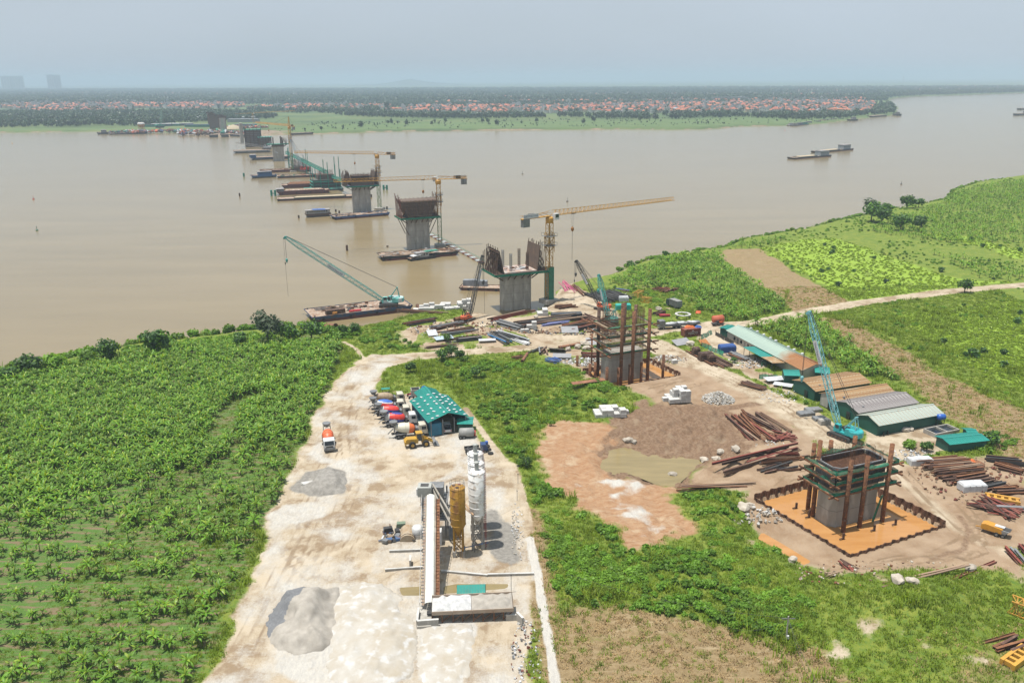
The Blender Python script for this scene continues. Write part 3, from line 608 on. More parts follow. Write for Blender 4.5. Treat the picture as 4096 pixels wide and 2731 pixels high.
def leafcloud(name, n, rx, ry, rz, size, mts, rs, shell=.55, lobes=7, flat=.5, z0=0.0, asp=1.6):
 r_ = np.random.default_rng(rs)
 c = r_.normal(size=(lobes, 3)); c /= np.linalg.norm(c, axis=1)[:, None]; c *= r_.uniform(.25, .62, (lobes, 1)); c[:, 2] = np.abs(c[:, 2]) * .9 - .05
 k = r_.integers(0, lobes, n); v = r_.normal(size=(n, 3)); v /= np.linalg.norm(v, axis=1)[:, None]
 lr = r_.uniform(.32, .52, lobes)[k]; p = c[k] + v * lr[:, None] * r_.uniform(shell, 1.0, (n, 1))
 p = p * np.array([rx, ry, rz]); p[:, 2] += rz * .55 + z0; p[:, 2] = np.maximum(p[:, 2], .05)
 nrm = v * .8 + r_.normal(size=(n, 3)) * .55 + np.array([0, 0, flat]); nrm /= np.linalg.norm(nrm, axis=1)[:, None]
 u = np.cross(nrm, r_.normal(size=(n, 3))); u /= np.linalg.norm(u, axis=1)[:, None]; w_ = np.cross(nrm, u)
 s_ = size * r_.uniform(.55, 1.3, (n, 1)); a, b = u * s_ * asp * .5, w_ * s_ * .5
 co = np.stack([p - a, p + b * .9 + a * .1, p + a, p - b * .9 + a * .1], 1).reshape(-1, 3)
 me = npmesh(name, co, np.arange(4 * n).reshape(-1, 4), False)
 for m_ in mts: me.materials.append(m_)
 if len(mts) > 1: me.polygons.foreach_set('material_index', (r_.random(n) < .28).astype(np.int32))
 return me
def tuft(name, n, h, sp, wd, mt, rs, lean=.5):
 r_ = random.Random(rs); mb = MB()
 for i in range(n):
  a = r_.uniform(0, 6.28); rr = sp * math.sqrt(r_.random()); p = Vector((rr * math.cos(a), rr * math.sin(a), -.05)); b = r_.uniform(0, 6.28); l_ = h * r_.uniform(.5, 1.15)
  d = Vector((math.cos(b), math.sin(b), 0)); s_ = Vector((-d.y, d.x, 0)) * wd * r_.uniform(.7, 1.3); k = lean * r_.uniform(.3, 1.3)
  m_ = p + d * (l_ * k * .35) + Vector((0, 0, l_ * .6)); e = p + d * (l_ * k) + Vector((0, 0, l_ * (.95 - .35 * k)))
  mb.add([p - s_ * .5, p + s_ * .5, m_ + s_ * .45, m_ - s_ * .45, e], [(0, 1, 2, 3), (3, 2, 4)])
 me = mb.mesh(name, True); me.materials.append(mt); return me
# ---- sampling the near land
def sample(n, x0, x1, y0, y1, fn, rs=1, pw=1.0):
 r_ = np.random.default_rng(rs); t = r_.random(n); Y = y0 * (y1 / y0) ** (t ** pw); X = r_.uniform(x0, x1, n)
 keep = fn(X, Y) > r_.random(n)
 X, Y = X[keep], Y[keep]
 return X, Y
def gridval(a):
 A_ = a.reshape(GX.shape)
 def f(x, y):
  i = np.clip(np.searchsorted(xs, x) - 1, 0, len(xs) - 2); j = np.clip(np.searchsorted(ys, y) - 1, 0, len(ys) - 2)
  u = np.clip((x - xs[i]) / (xs[i + 1] - xs[i]), 0, 1); v = np.clip((y - ys[j]) / (ys[j + 1] - ys[j]), 0, 1)
  return (A_[j, i] * (1 - u) + A_[j, i + 1] * u) * (1 - v) + (A_[j + 1, i] * (1 - u) + A_[j + 1, i + 1] * u) * v
 return f
fd, fw, fm_, fdry, fs_, fc, fpz, fgv, fsd_ = [gridval(a) for a in (dirt, white, inmud, dryz, sandz, cropz, plantz, gravel, sd)]
wetf = gridval(mx_(sm(dB + .5, 1), sm(dA + .5, 1), sm(pond, 1), sm(dD + .3, 1), sm(ypd, .6)))
def inframe(X, Y, Z, m_=60):
 d = Y * _F.y + (Z - CAMH) * _F.z + X * 0; u = CX + FPX * (X * _R.x + Y * _R.y + (Z - CAMH) * _R.z) / d; v = CY - FPX * (X * _U.x + Y * _U.y + (Z - CAMH) * _U.z) / d
 return (u > -m_) & (u < 4096 + m_) & (v < 2731 + m_ * 2) & (d > 0)
# clearings where the site keeps the ground open (sheds, stores, huts): filled by the builders below
CLEAR = []
def clear(p, r): CLEAR.append((p[0], p[1], r))
def clearpoly(P, grow=0.0): CLEAR.append((P, grow))
clearpoly(poly('W', [(930, 890), (1010, 880), (1110, 985), (1100, 1010), (980, 995), (940, 940)]), 1)
clearpoly(poly('W', [(1650, 745), (1690, 742), (1940, 850), (1950, 875), (1850, 890), (1690, 820)]), 1)
clearpoly(poly('W', [(1800, 840), (2060, 880), (2170, 950), (2260, 1000), (2200, 1025), (1990, 1005), (1850, 920)]), 1)
clearpoly(poly('W', [(1180, 725), (1260, 700), (1420, 700), (1640, 740), (1640, 780), (1500, 790), (1240, 790), (1130, 770)]), 0)
clearpoly(poly('W', [(900, 765), (1060, 735), (1210, 770), (1230, 790), (1000, 800)]), 0)
clearpoly(poly('W', [(1225, 800), (1390, 795), (1390, 850), (1235, 845)]), 0)
clearpoly(poly('W', [(2090, 1060), (2400, 1050), (2420, 1260), (2240, 1190)]), 0)
clearpoly(poly('W', [(1560, 785), (1650, 790), (1760, 850), (1690, 850)]), 0)
def opened(X, Y):
 k = np.zeros(X.shape, bool)
 for c in CLEAR:
  if len(c) == 3: k |= np.hypot(X - c[0], Y - c[1]) < c[2]
  else: k |= sdist(X, Y, c[0]) > -c[1]
 return k
# ---- banana plantations
left_field = lambda X, Y: fpz(X, Y)
gap = poly('U', [(1500, 900), (1560, 760), (1700, 640), (1840, 600), (1880, 560), (1900, 640), (1740, 720), (1660, 860), (1560, 950)])
bare_row = poly('U', [(820, 1270), (1500, 1120), (1700, 960), (2080, 930), (2250, 860), (2060, 1120), (1900, 1538), (700, 1700), (300, 1538), (420, 1380)])
X, Y = [], []
r_ = np.random.default_rng(5); sp = 1.45
for iy in np.arange(92, 260, sp):
 xr = np.arange(-200, -10, sp); X.append(xr + r_.normal(0, .42, len(xr)) + (iy * .37) % sp); Y.append(iy + r_.normal(0, .42, len(xr)))
X, Y = np.concatenate(X), np.concatenate(Y)
k = (fpz(X, Y) > .62) & (fd(X, Y) < .3) & (fw(X, Y) < .3) & (sdist(X, Y, gap) < 0) & (r_.random(len(X)) < .93); X, Y = X[k], Y[k]
yb = sdist(X, Y, bare_row) > 0; X2, Y2 = X, Y
yng = yb & (r_.random(len(X)) < .72); drop = yb & (r_.random(len(X)) < .12)
idx = np.where(yng, r_.integers(4, 7, len(X)), r_.integers(0, 4, len(X)))
strip_bare = np.sin((Y - 95) * 1.0 + X * .04 + vnoise(X, Y, 25) * 2) * .5 + .5
front = (Y < 150 - vnoise(X, Y, 12) * 18)
idx = np.where(front & (r_.random(len(X)) < .25 + .5 * strip_bare) & (idx < 4), r_.integers(4, 7, len(X)), idx); drop |= front & (strip_bare > .5) & (r_.random(len(X)) < .85)
X, Y, idx = X[~drop], Y[~drop], idx[~drop]
BX, BY, BI = [X], [Y], [idx]
for pl, den in ((poly('W', [(1395, 655), (1450, 622), (1540, 596), (1648, 584), (1740, 655), (1826, 716), (1700, 735), (1610, 715), (1555, 672), (1480, 662)]), 2.0),
    (poly('W', [(1725, 745), (1868, 726), (1960, 792), (2075, 885), (2200, 985), (2150, 990), (1990, 890), (1945, 868)]), 2.1),
    (poly('W', [(1990, 530), (2120, 485), (2200, 440), (2352, 412), (2560, 390), (2560, 560), (2352, 560), (2180, 560), (2060, 545)]), 3.3),
    (poly('W', [(2140, 585), (2260, 600), (2420, 640), (2352, 650), (2240, 640)]), 3.6), (poly('W', [(1640, 580), (1720, 556), (1800, 548), (1780, 562), (1680, 580)]), 3.2)):
 P_ = np.array([(p.x, p.y) for p in pl]); a0, a1 = P_.min(0), P_.max(0)
 gx_, gy_ = np.meshgrid(np.arange(a0[0], a1[0], den), np.arange(a0[1], a1[1], den)); gx_ = gx_.ravel() + r_.normal(0, .5, gx_.size); gy_ = gy_.ravel() + r_.normal(0, .5, gy_.size)
 k = (sdist(gx_, gy_, pl) > 0) & (r_.random(gx_.size) < .86) & (fd(gx_, gy_) < .35) & (fdry(gx_, gy_) < .4) & ~opened(gx_, gy_)
 BX.append(gx_[k]); BY.append(gy_[k]); BI.append(r_.integers(0, 4, k.sum()))
X, Y, idx = np.concatenate(BX), np.concatenate(BY), np.concatenate(BI); Z = ground_z(X, Y)
k = inframe(X, Y, Z) & (Z > -2.4); X, Y, Z, idx = X[k], Y[k], Z[k], idx[k]
rot = r_.uniform(0, 6.28, len(X)); sc = r_.uniform(.5, .85, len(X)) * (.8 + .4 * vnoise(X, Y, 9)) * np.where(idx > 3, 1.15, 1) * np.where((X < 0) & (Y < 140), .82, 1); tl = r_.normal(0, .1, (len(X), 2))
order = np.argsort(np.hypot(X, Y) - 40 * (X > 100) + np.where(idx > 3, 30, 0)); vis = inframe(X, Y, Z, -20); near = [i for i in order if vis[i] and X[i] < 0][:300]
nearset = np.zeros(len(X), bool); nearset[near] = True
for i in near:
 t_ = thing('banana_plant', 'leafy green banana plant in the near rows of the plantation beside the yard' if idx[i] < 4 else 'small young banana plant in the near rows of the plantation', 'banana plant', (X[i], Y[i], Z[i]), rot[i],
               'grown banana plants in the near rows' if idx[i] < 4 else 'young banana plants in the near rows')
 t_.rotation_euler = (tl[i, 0], tl[i, 1], rot[i]); t_.scale = (sc[i],) * 3
 mobj('crown', BAN[idx[i]][0], None, t_); mobj('trunk', BAN[idx[i]][1], None, t_)
k = ~nearset
scatter('banana_plantation', [joined(a, b, 'banana_%d' % i) for i, (a, b) in enumerate(BAN)], np.stack([X[k], Y[k], Z[k]], 1), rot[k], sc[k], idx[k], 'dense mass of banana plants behind the near rows', 'banana plants', tl[k])
# ---- grass and low bushes
def grassy(X, Y):
 return np.clip(1 - 1.5 * fd(X, Y) - 1.5 * fw(X, Y) - 1.6 * fm_(X, Y) - 1.6 * fs_(X, Y) - 2 * fgv(X, Y), 0, 1) * (fsd_(X, Y) > 1.0) * (wetf(X, Y) < .2)
GT = [tuft('grass_tuft_%d' % i, 16, .55, .5, .07, GRASSL, 80 + i) for i in range(3)]; DT = [tuft('dry_tuft_%d' % i, 14, .45, .5, .07, DRYL, 90 + i, .9) for i in range(2)]
RT = [tuft('reed_tuft_%d' % i, 16, 1.5, .6, .09, GRASSL, 120 + i, .6) for i in range(2)]
X, Y = sample(135000, -75, 190, 94, 330, lambda x, y: grassy(x, y) * (1 - .8 * np.clip(fdry(x, y), 0, 1)), 11, .8); Z = ground_z(X, Y); k = inframe(X, Y, Z) & ~(opened(X, Y) & (rng.random(len(X)) < .6)); X, Y, Z = X[k], Y[k], Z[k]
tall = vnoise(X, Y, 9) * .9 + vnoise(X, Y, 3) * .5
ix = np.where((tall > .95) & (rng.random(len(X)) < .25), rng.integers(3, 5, len(X)), rng.integers(0, 3, len(X)))
scatter('grass', GT + RT, np.stack([X, Y, Z], 1), rng.uniform(0, 6.28, len(X)), rng.uniform(.6, 1.3, len(X)) * (.75 + .5 * tall) * np.where(fpz(X, Y) > .5, .6, 1), ix, 'rough green grass over the open ground', 'grass')
X, Y = sample(60000, -5, 190, 94, 330, lambda x, y: np.clip(fdry(x, y), 0, 1) * (fd(x, y) < .4) * (fw(x, y) < .25), 12, .8); Z = ground_z(X, Y); k = inframe(X, Y, Z); X, Y, Z = X[k], Y[k], Z[k]
scatter('dry_grass', DT, np.stack([X, Y, Z], 1), rng.uniform(0, 6.28, len(X)), rng.uniform(.6, 1.3, len(X)), rng.integers(0, 2, len(X)), 'straw-coloured dry grass on the fallow fields', 'dry grass')
BU = [leafcloud('bush_%d' % i, 230, 1.1, 1.1, .9, .34, [BUSHL, BUSHY], 200 + i, lobes=6) for i in range(3)] + [leafcloud('vine_%d' % i, 200, 1.3, 1.3, .6, .32, [BUSHY, BUSHL], 210 + i, lobes=8) for i in range(2)]
bz = [(poly('W', [(1000, 830), (1230, 840), (1330, 870), (1440, 905), (1390, 930), (1280, 960), (1230, 1000), (1225, 1080), (1170, 1040), (1090, 940), (1060, 870)]), 1.0), (poly('W', [(1215, 1090), (1310, 1150), (1420, 1240), (1560, 1275), (1700, 1300), (1900, 1420), (1800, 1470), (1620, 1440), (1420, 1405), (1290, 1395), (1245, 1250)]), 1.0),
      (poly('W', [(780, 770), (900, 742), (1000, 770), (960, 808), (850, 800)]), .8), (poly('W', [(1400, 640), (1530, 600), (1600, 690), (1500, 700)]), .45), (poly('W', [(1560, 1120), (1700, 1140), (1770, 1240), (1800, 1310), (1620, 1260)]), .4),
      (poly('W', [(-80, 895), (0, 874), (190, 838), (420, 798), (700, 772), (790, 778), (795, 764), (690, 757), (420, 786), (190, 824), (0, 862), (-80, 880)]), 1.0), (poly('W', [(1990, 890), (2200, 990), (2352, 1010), (2400, 1070), (2260, 1040), (2100, 970)]), .8), (poly('W', [(2060, 1030), (2130, 1010), (2180, 1040), (2110, 1060)]), .9)]
X, Y = sample(48000, -160, 150, 96, 330, lambda x, y: np.maximum.reduce([(sdist(x, y, a) > 0) * b for a, b in bz]) * grassy(x, y) * np.clip(vnoise(x, y, 5) * 2.4 - .65, 0, 1), 13, .8)
Z = ground_z(X, Y); k = inframe(X, Y, Z) & ~opened(X, Y); X, Y, Z = X[k], Y[k], Z[k]
pat = vnoise(X, Y, 11); ix = np.where(pat > .52, rng.integers(3, 5, len(X)), rng.integers(0, 3, len(X)))
scatter('undergrowth', BU, np.stack([X, Y, Z - .1], 1), rng.uniform(0, 6.28, len(X)), rng.uniform(.45, 1.15, len(X)) * np.where((X < -50) & (Y > 200), 1.7, 1), ix, 'leafy weeds and vines covering the waste ground', 'undergrowth')
# right-hand fields: crop leaves, fruit bushes
X, Y = sample(60000, 70, 480, 215, 740, lambda x, y: np.clip(fc(x, y) * 1.5 - .1, 0, 1) * (fd(x, y) < .3), 14); Z = ground_z(X, Y); k = inframe(X, Y, Z); X, Y, Z = X[k], Y[k], Z[k]
CR = [leafcloud('crop_%d' % i, 60, 1.0, 1.0, .5, .5, [leafmat('crop_leaf', (.27, .35, .03), (.19, .28, .026), rnd=.35), BUSHY], 230 + i) for i in range(2)]
scatter('crop_vines', CR, np.stack([X, Y, Z], 1), rng.uniform(0, 6.28, len(X)), rng.uniform(.4, .9, len(X)), rng.integers(0, 2, len(X)), 'pale green crop vines covering the field beyond the road', 'crop vines')
X, Y = sample(26000, 40, 520, 200, 760, lambda x, y: grassy(x, y) * (fc(x, y) < .5) * (1 - np.clip(fdry(x, y) * 1.5, 0, 1)) * np.clip(vnoise(x, y, 16) * 2 - .85, 0, 1), 15); Z = ground_z(X, Y); k = inframe(X, Y, Z) & ~opened(X, Y); X, Y, Z = X[k], Y[k], Z[k]
scatter('field_weeds', BU[2:], np.stack([X, Y, Z], 1), rng.uniform(0, 6.28, len(X)), rng.uniform(.4, .95, len(X)), rng.integers(0, 3, len(X)), 'green weeds on the fields by the river bend', 'weeds')
# bank reeds
X, Y = sample(90000, -160, 420, 200, 700, lambda x, y: ((fsd_(x, y) > .2) & (fsd_(x, y) < 4.5) & (fd(x, y) < .3)) * .9, 16); Z = ground_z(X, Y); k = inframe(X, Y, Z) & ~opened(X, Y); X, Y, Z = X[k], Y[k], Z[k]
scatter('bank_reeds', RT + BU[:2], np.stack([X, Y, Z], 1), rng.uniform(0, 6.28, len(X)), rng.uniform(.8, 2.0, len(X)) * np.where(X < -62, 1.35, np.where(X < -10, .45, 1)), rng.integers(0, 4, len(X)), 'reeds and weeds along the near river bank', 'reeds')
# ---- trees, each its own
def treemesh(rs, rx, h, mts, n=900, size=.5):
 cr_ = leafcloud('tree_crown', n, rx, rx, h * .62, size, mts, rs, shell=.35, lobes=11, z0=h * .22)
 tb = MB(); r2 = random.Random(rs); tb.cyl((0, 0, -.5), (.1, 0, h * .42), .16 + h * .012, .10, 7)
 for i in range(5):
  a = i * 1.3 + r2.random(); tb.cyl((.1, 0, h * .38), (math.cos(a) * rx * .55, math.sin(a) * rx * .55, h * r2.uniform(.55, .8)), .09, .03, 5)
 tm = tb.mesh('tree_trunk', True); tm.materials.append(BARK); return cr_, tm
TM = [treemesh(301, 3.6, 5.0, [TREEL, BUSHL]), treemesh(302, 3.2, 4.4, [TREEL, BUSHL]), treemesh(303, 4.0, 6.2, [TREEG, TREEG], 700), treemesh(304, 2.8, 3.6, [BUSHY, BUSHL])]
def tree(k, x, y, kind, s, label, group=None, name='tree', cat='tree', zz=None):
 p = put(k, x, y); p.z = max(p.z, -2.2) - (.8 * s if k == 'F' else 0)
 t_ = thing(name, label, cat, p, random.uniform(0, 6.28), group); t_.scale = (s, s, s * random.uniform(.9, 1.1))
 mobj('crown', TM[kind][0], None, t_); mobj('trunk', TM[kind][1], None, t_); return t_
for a in (('U', 60, 505, 0, 1.01, 'dark round shrub at the bank where the plantation meets the picture edge'), ('U', 225, 450, 1, 1.43, 'dark green tree on the bank beside the yellow-green one'), ('U', 400, 425, 3, 1.61, 'yellow-green bushy tree on the bank beyond the banana plants'),
          ('U', 640, 375, 3, 1.25, 'light green tree leaning over the bank, lower half of a pair'), ('U', 800, 345, 0, 1.37, 'tall dark tree on the bank beyond the plantation, taller of a pair'), ('U', 1120, 300, 1, 1.84, 'wide spreading green tree alone on the bank beyond the plantation'),
          ('U', 1745, 245, 1, 0.95, 'small dark shrub just before the big grey-green tree'), ('U', 1940, 225, 2, 1.72, 'big grey-green tree with sparse twigs above the water'), ('U', 2090, 220, 0, 1.19, 'dark green tree between the grey-green tree and the moored barge'),
          ('U', 2260, 205, 0, 1.37, 'dark leafy tree at the bank beside the rusty pipe'), ('D', 740, 990, 0, .75, 'round dark shrub at the water just beyond the rusty pipe'), ('D', 620, 1010, 1, .8, 'low green shrub on the bank by the rusty pipe'),
          ('S', 940, 1095, 2, 1.67, 'slim grey-green tree rising against the river, field beyond the road'), ('S', 950, 1150, 0, 2.17, 'largest dark tree clump at the riverside field edge'), ('S', 1030, 1165, 0, 1.89, 'dark tree joined to the largest clump, on its river-bend side'), ('S', 1065, 1085, 1, 1.45, 'rounded dark tree on the bank between slim tree and twin trees'),
          ('S', 1230, 1045, 0, 1.81, 'taller of the twin dark trees on the bank by the bend'), ('S', 1320, 1040, 1, 1.38, 'smaller of the twin dark trees on the bank by the bend'), ('S', 1180, 1220, 0, 1.89, 'dark bushy tree inside the field before the tall banana stand'), ('S', 1330, 1220, 1, 1.74, 'low spreading dark tree at the edge of the tall banana stand'),
          ('C', 1430, 855, 1, .75, 'dark shrub standing at the bank beyond the scrap heaps'), ('C', 1745, 770, 1, .8, 'dark shrub at the bank beside the banana stand'), ('W', 2215, 672, 0, 1.1, 'single dark tree standing on the dirt road verge'), ('W', 1452, 620, 1, .65, 'low shrub on the bank between crane jib and banana stand'),
          ('E', 680, 370, 3, .8, 'bright green shrub behind the orange floats near the banana stand'), ('E', 1000, 850, 0, .38, 'tiny round shrub among the scrap beside the long shed'), ('F', 2050, 870, 1, .8, 'shrub behind the long low green hut'), ('F', 1300, 900, 3, .75, 'dark round bush beside the washing yard, nearer the sheds'), ('F', 1450, 930, 1, .6, 'round bush beside the washing yard, nearer the green hut')):
 tree(*a)
n_ = 0
X, Y = sample(900, 80, 330, 215, 600, lambda x, y: np.clip(fc(x, y) * 1.3, 0, 1) * .33, 19); Z = ground_z(X, Y)
FB = leafcloud('fruit_bush', 140, 1.5, 1.5, 1.3, .5, [TREEL, BUSHL], 240)
for i in range(len(X)):
 if inframe(X[i:i+1], Y[i:i+1], Z[i:i+1], 0)[0] and n_ < 110:
  o = mobj('fruit_bush', FB, None, None, (X[i], Y[i], Z[i]), random.uniform(0, 6)); o.scale = (random.uniform(.7, 1.35),) * 3; n_ += 1
  tag(o, 'dark green round bush dotted over the pale crop field', 'bush', 'dark bushes on the pale crop field')
for x, y, s in ((1530, 1250, 1.2), (1620, 1215, 1.3), (1690, 1245, 1.2), (1750, 1260, 1.0), (1850, 1400, 1.1), (1730, 1390, 1.1), (1590, 1400, .8), (1245, 1360, 1.1), (1580, 1075, .9)):
 p = put('D', x, y); t_ = thing('shrub', 'leafy shrub on the waste ground between road and mixer shed', 'shrub', p, x, 'shrubs between road and mixer shed'); t_.scale = (s * .62,) * 3
 mobj('crown', TM[random.choice((0, 1, 3))][0], None, t_); mobj('trunk', TM[0][1], None, t_)
for x, y, s in ((1480, 520, .8), (1660, 560, .9), (1700, 640, .9), (1850, 620, .9), (1700, 830, .9), (1790, 950, .8), (1850, 960, .8), (2080, 580, .7), (1780, 360, .7), (1450, 140, .8)):
 p = put('K', x, y); t_ = thing('shrub', 'leafy shrub in the green strip between mixer yard and sand', 'shrub', p, x, 'shrubs between mixer yard and sand'); t_.scale = (s * .6,) * 3
 mobj('crown', TM[random.choice((0, 3, 3))][0], None, t_); mobj('trunk', TM[0][1], None, t_)


# ================================================================ beyond the river: village, woods, towers
HWALL = [mat('house_white', (.62, .61, .58), (.5, .49, .46), scale=.2), mat('house_cream', (.55, .46, .32), (.46, .38, .27), scale=.2), mat('house_grey', (.38, .38, .38), (.30, .30, .30), scale=.2)]
HROOF = [mat('roof_red_tile', (.42, .115, .06), (.32, .09, .055), scale=.15, rnd=.2), mat('roof_orange_tile', (.50, .17, .085), (.40, .13, .07), scale=.15, rnd=.2), mat('roof_grey_sheet', (.34, .36, .38), (.26, .27, .29), scale=.15, rnd=.2)]
def house_meshes(w_, d, h, kind, rm, wm):
 wl = MB().box((0, 0, h / 2), (w_, d, h)); rf = MB(); e = .5
 if kind == 'gable':
  a = w_ / 2 + e; rf.add([(-a, -d / 2 - e, h), (a, -d / 2 - e, h), (a, d / 2 + e, h), (-a, d / 2 + e, h), (-a, 0, h + 2.6), (a, 0, h + 2.6)], [(0, 1, 5, 4), (2, 3, 4, 5), (0, 4, 3), (1, 2, 5), (3, 2, 1, 0)])
 elif kind == 'hip':
  a, b = w_ / 2 + e, d / 2 + e; rf.add([(-a, -b, h), (a, -b, h), (a, b, h), (-a, b, h), (-a * .35, 0, h + 2.7), (a * .35, 0, h + 2.7)], [(0, 1, 5, 4), (2, 3, 4, 5), (0, 4, 3), (1, 2, 5), (3, 2, 1, 0)])
 else:
  rf.box((0, 0, h + .15), (w_ + .4, d + .4, .3)); wl.box((0, -d * .1, h + 1.4), (w_ * .55, d * .45, 2.4)); rf.box((0, -d * .1, h + 2.75), (w_ * .65, d * .55, .3))
 a = wl.mesh('house_wall'); a.materials.append(HWALL[wm]); b = rf.mesh('house_roof'); b.materials.append(HROOF[rm]); return a, b, (w_, d, h)
HM = [house_meshes(9, 8, 4.2, 'gable', 0, 0), house_meshes(11, 8, 7.2, 'hip', 1, 1), house_meshes(6, 12, 10.5, 'flat', 2, 0), house_meshes(10, 9, 7.5, 'hip', 0, 0), house_meshes(14, 8, 4.5, 'gable', 1, 2), house_meshes(7, 11, 8.5, 'flat', 2, 2), house_meshes(9, 9, 7, 'gable', 1, 0), house_meshes(12, 9, 5, 'gable', 2, 2)]
VIL = [(poly('W', [(880, 257), (1000, 260), (1150, 262), (1330, 259), (1500, 261), (1700, 259), (1830, 261), (1960, 261), (2052, 256), (2050, 243), (1980, 237), (1850, 236), (1700, 240), (1500, 240), (1300, 246), (1100, 247), (950, 248)]), .62),
       (poly('W', [(0, 249), (90, 256), (250, 259), (320, 249), (470, 251), (560, 247), (560, 241), (300, 238), (150, 235), (0, 236)]), .55), (poly('W', [(560, 250), (700, 256), (880, 254), (900, 245), (700, 243)]), .35), (poly('W', [(-150, 254), (0, 250), (0, 236), (-150, 236)]), .4),
       (poly('W', [(1000, 240), (1500, 238), (1900, 234), (2050, 232), (1900, 219), (1400, 219), (900, 224)]), .16), (poly('W', [(0, 222), (700, 226), (700, 218), (0, 216)]), .12), (poly('W', [(1900, 212), (2352, 206), (2352, 199), (1500, 203)]), .05)]
WINM = MB().box((0, 0, 0), (1.5, .15, 1.6)).mesh('house_window'); WINM.materials.append(GLASS)
HP = []
r_ = np.random.default_rng(21)
for pl, den in VIL:
 P_ = np.array([(p.x, p.y) for p in pl]); a0, a1 = P_.min(0), P_.max(0); st = 13 / den ** .5
 gx_, gy_ = np.meshgrid(np.arange(a0[0], a1[0], st), np.arange(a0[1], a1[1], st)); gx_ = gx_.ravel() + r_.normal(0, st * .25, gx_.size); gy_ = gy_.ravel() + r_.normal(0, st * .25, gy_.size)
 k = (sdist(gx_, gy_, pl) > 0) & (r_.random(gx_.size) < .8); HP.append(np.stack([gx_[k], gy_[k]], 1))
HP = np.concatenate(HP); HP = HP[inframe(HP[:, 0], HP[:, 1], HP[:, 0] * 0, 30)]; HP = HP[np.argsort(HP[:, 1])]
HP = HP[sdist(HP[:, 0], HP[:, 1], FARP) > 60]
hk = r_.choice(8, len(HP), p=[.15, .16, .12, .17, .1, .1, .14, .06]); hr = r_.choice([0, .2, 1.57, 1.4], len(HP)) + r_.normal(0, .15, len(HP)); hs = r_.uniform(.8, 1.25, len(HP))
HDESC = ['low white house with red tiled gable roof', 'two-storey cream house with orange hip roof', 'tall narrow white house with flat roof', 'two-storey white house with red hip roof', 'low grey house with orange gable roof', 'narrow grey house with flat roof', 'two-storey white house with orange gable roof', 'low grey house with grey sheet roof']
for i in range(min(300, len(HP))):
 a, b, dm = HM[hk[i]]; side = 'left of the far bridge works' if HP[i, 0] < -420 else ('behind the far meadow' if HP[i, 0] < 330 else 'near the wooded point')
 t_ = thing('house', HDESC[hk[i]] + ' in the far-bank village ' + side, 'house', (HP[i, 0], HP[i, 1], 0), hr[i], HDESC[hk[i]] + 's in the village ' + side); t_.scale = (hs[i],) * 3
 mobj('wall', a, None, t_); mobj('roof', b, None, t_)
 if i < 90:
  for sx in (-.25, .25):
   for z in ((.35, .75) if dm[2] > 6 else (.5,)):
    mobj('window', WINM, None, t_, (dm[0] * sx, -dm[1] / 2 - .06, dm[2] * z)); o = mobj('window', WINM, None, t_, (-dm[0] / 2 - .06, dm[1] * sx, dm[2] * z)); o.rotation_euler = (0, 0, math.pi / 2)
def join2(a, b, nm):
 bm = bmesh.new(); bm.from_mesh(a); n0 = len(bm.faces); bm.from_mesh(b); bm.faces.ensure_lookup_table()
 for f in bm.faces[n0:]: f.material_index = 1
 o = bpy.data.meshes.new(nm); bm.to_mesh(o); bm.free(); o.materials.append(a.materials[0]); o.materials.append(b.materials[0]); return o
k = slice(300, None)
if len(HP) > 300:
 scatter('distant_village', [join2(a, b, 'house_%d' % i) for i, (a, b, _) in enumerate(HM)], np.concatenate([HP[k], np.zeros((len(HP) - 300, 1))], 1), hr[k], hs[k], hk[k], 'mass of red-roofed houses deeper in the far village', 'houses')
# woods on the far plain
FT = [leafcloud('far_tree_%d' % i, 90, 5.0, 5.0, 8.5, 2.6, [leafmat('far_leaf', (.022, .05, .02), (.034, .064, .022), trans=.15, rnd=.4, scale=.1), leafmat('far_leaf_light', (.042, .075, .026), (.034, .064, .024), trans=.15, rnd=.4, scale=.1)], 400 + i, shell=.5, lobes=7, z0=.5, asp=1.2) for i in range(4)]
WD = [(poly('W', [(760, 262), (900, 264), (1000, 267), (1200, 265), (1400, 268), (1560, 266), (1700, 264), (1850, 266), (1980, 264), (2060, 257), (2050, 262), (1960, 272), (1840, 276), (1700, 270), (1500, 275), (1300, 270), (1100, 274), (950, 272), (800, 268)]), .9),
      (poly('W', [(0, 262), (120, 261), (300, 260), (470, 258), (600, 262), (640, 272), (480, 280), (330, 290), (200, 292), (0, 294)]), .85), (poly('W', [(-250, 262), (0, 262), (0, 294), (-250, 296)]), .85),
      (poly('W', [(0, 237), (400, 236), (560, 240), (900, 247), (1100, 246), (1500, 239), (1900, 235), (2050, 232), (2040, 226), (1700, 222), (1000, 224), (0, 222)]), .5),
      (poly('W', [(-100, 221), (700, 223), (1300, 219), (2000, 218), (2352, 210), (2352, 201), (1500, 203), (700, 206), (-100, 206)]), .18), (poly('W', [(560, 255), (700, 262), (760, 262), (880, 258), (860, 248), (600, 248)]), .5), (VIL[0][0], .22), (VIL[1][0], .25), (poly('W', [(2010, 268), (2066, 262), (2058, 246), (2040, 240), (2000, 255)]), 1.0),
      (poly('W', [(2040, 226), (2352, 213), (2352, 208), (2000, 219)]), .5), (poly('W', [(330, 302), (560, 300), (1400, 285), (1600, 280), (1600, 270), (900, 285), (700, 300)]), .03)]
TX = []
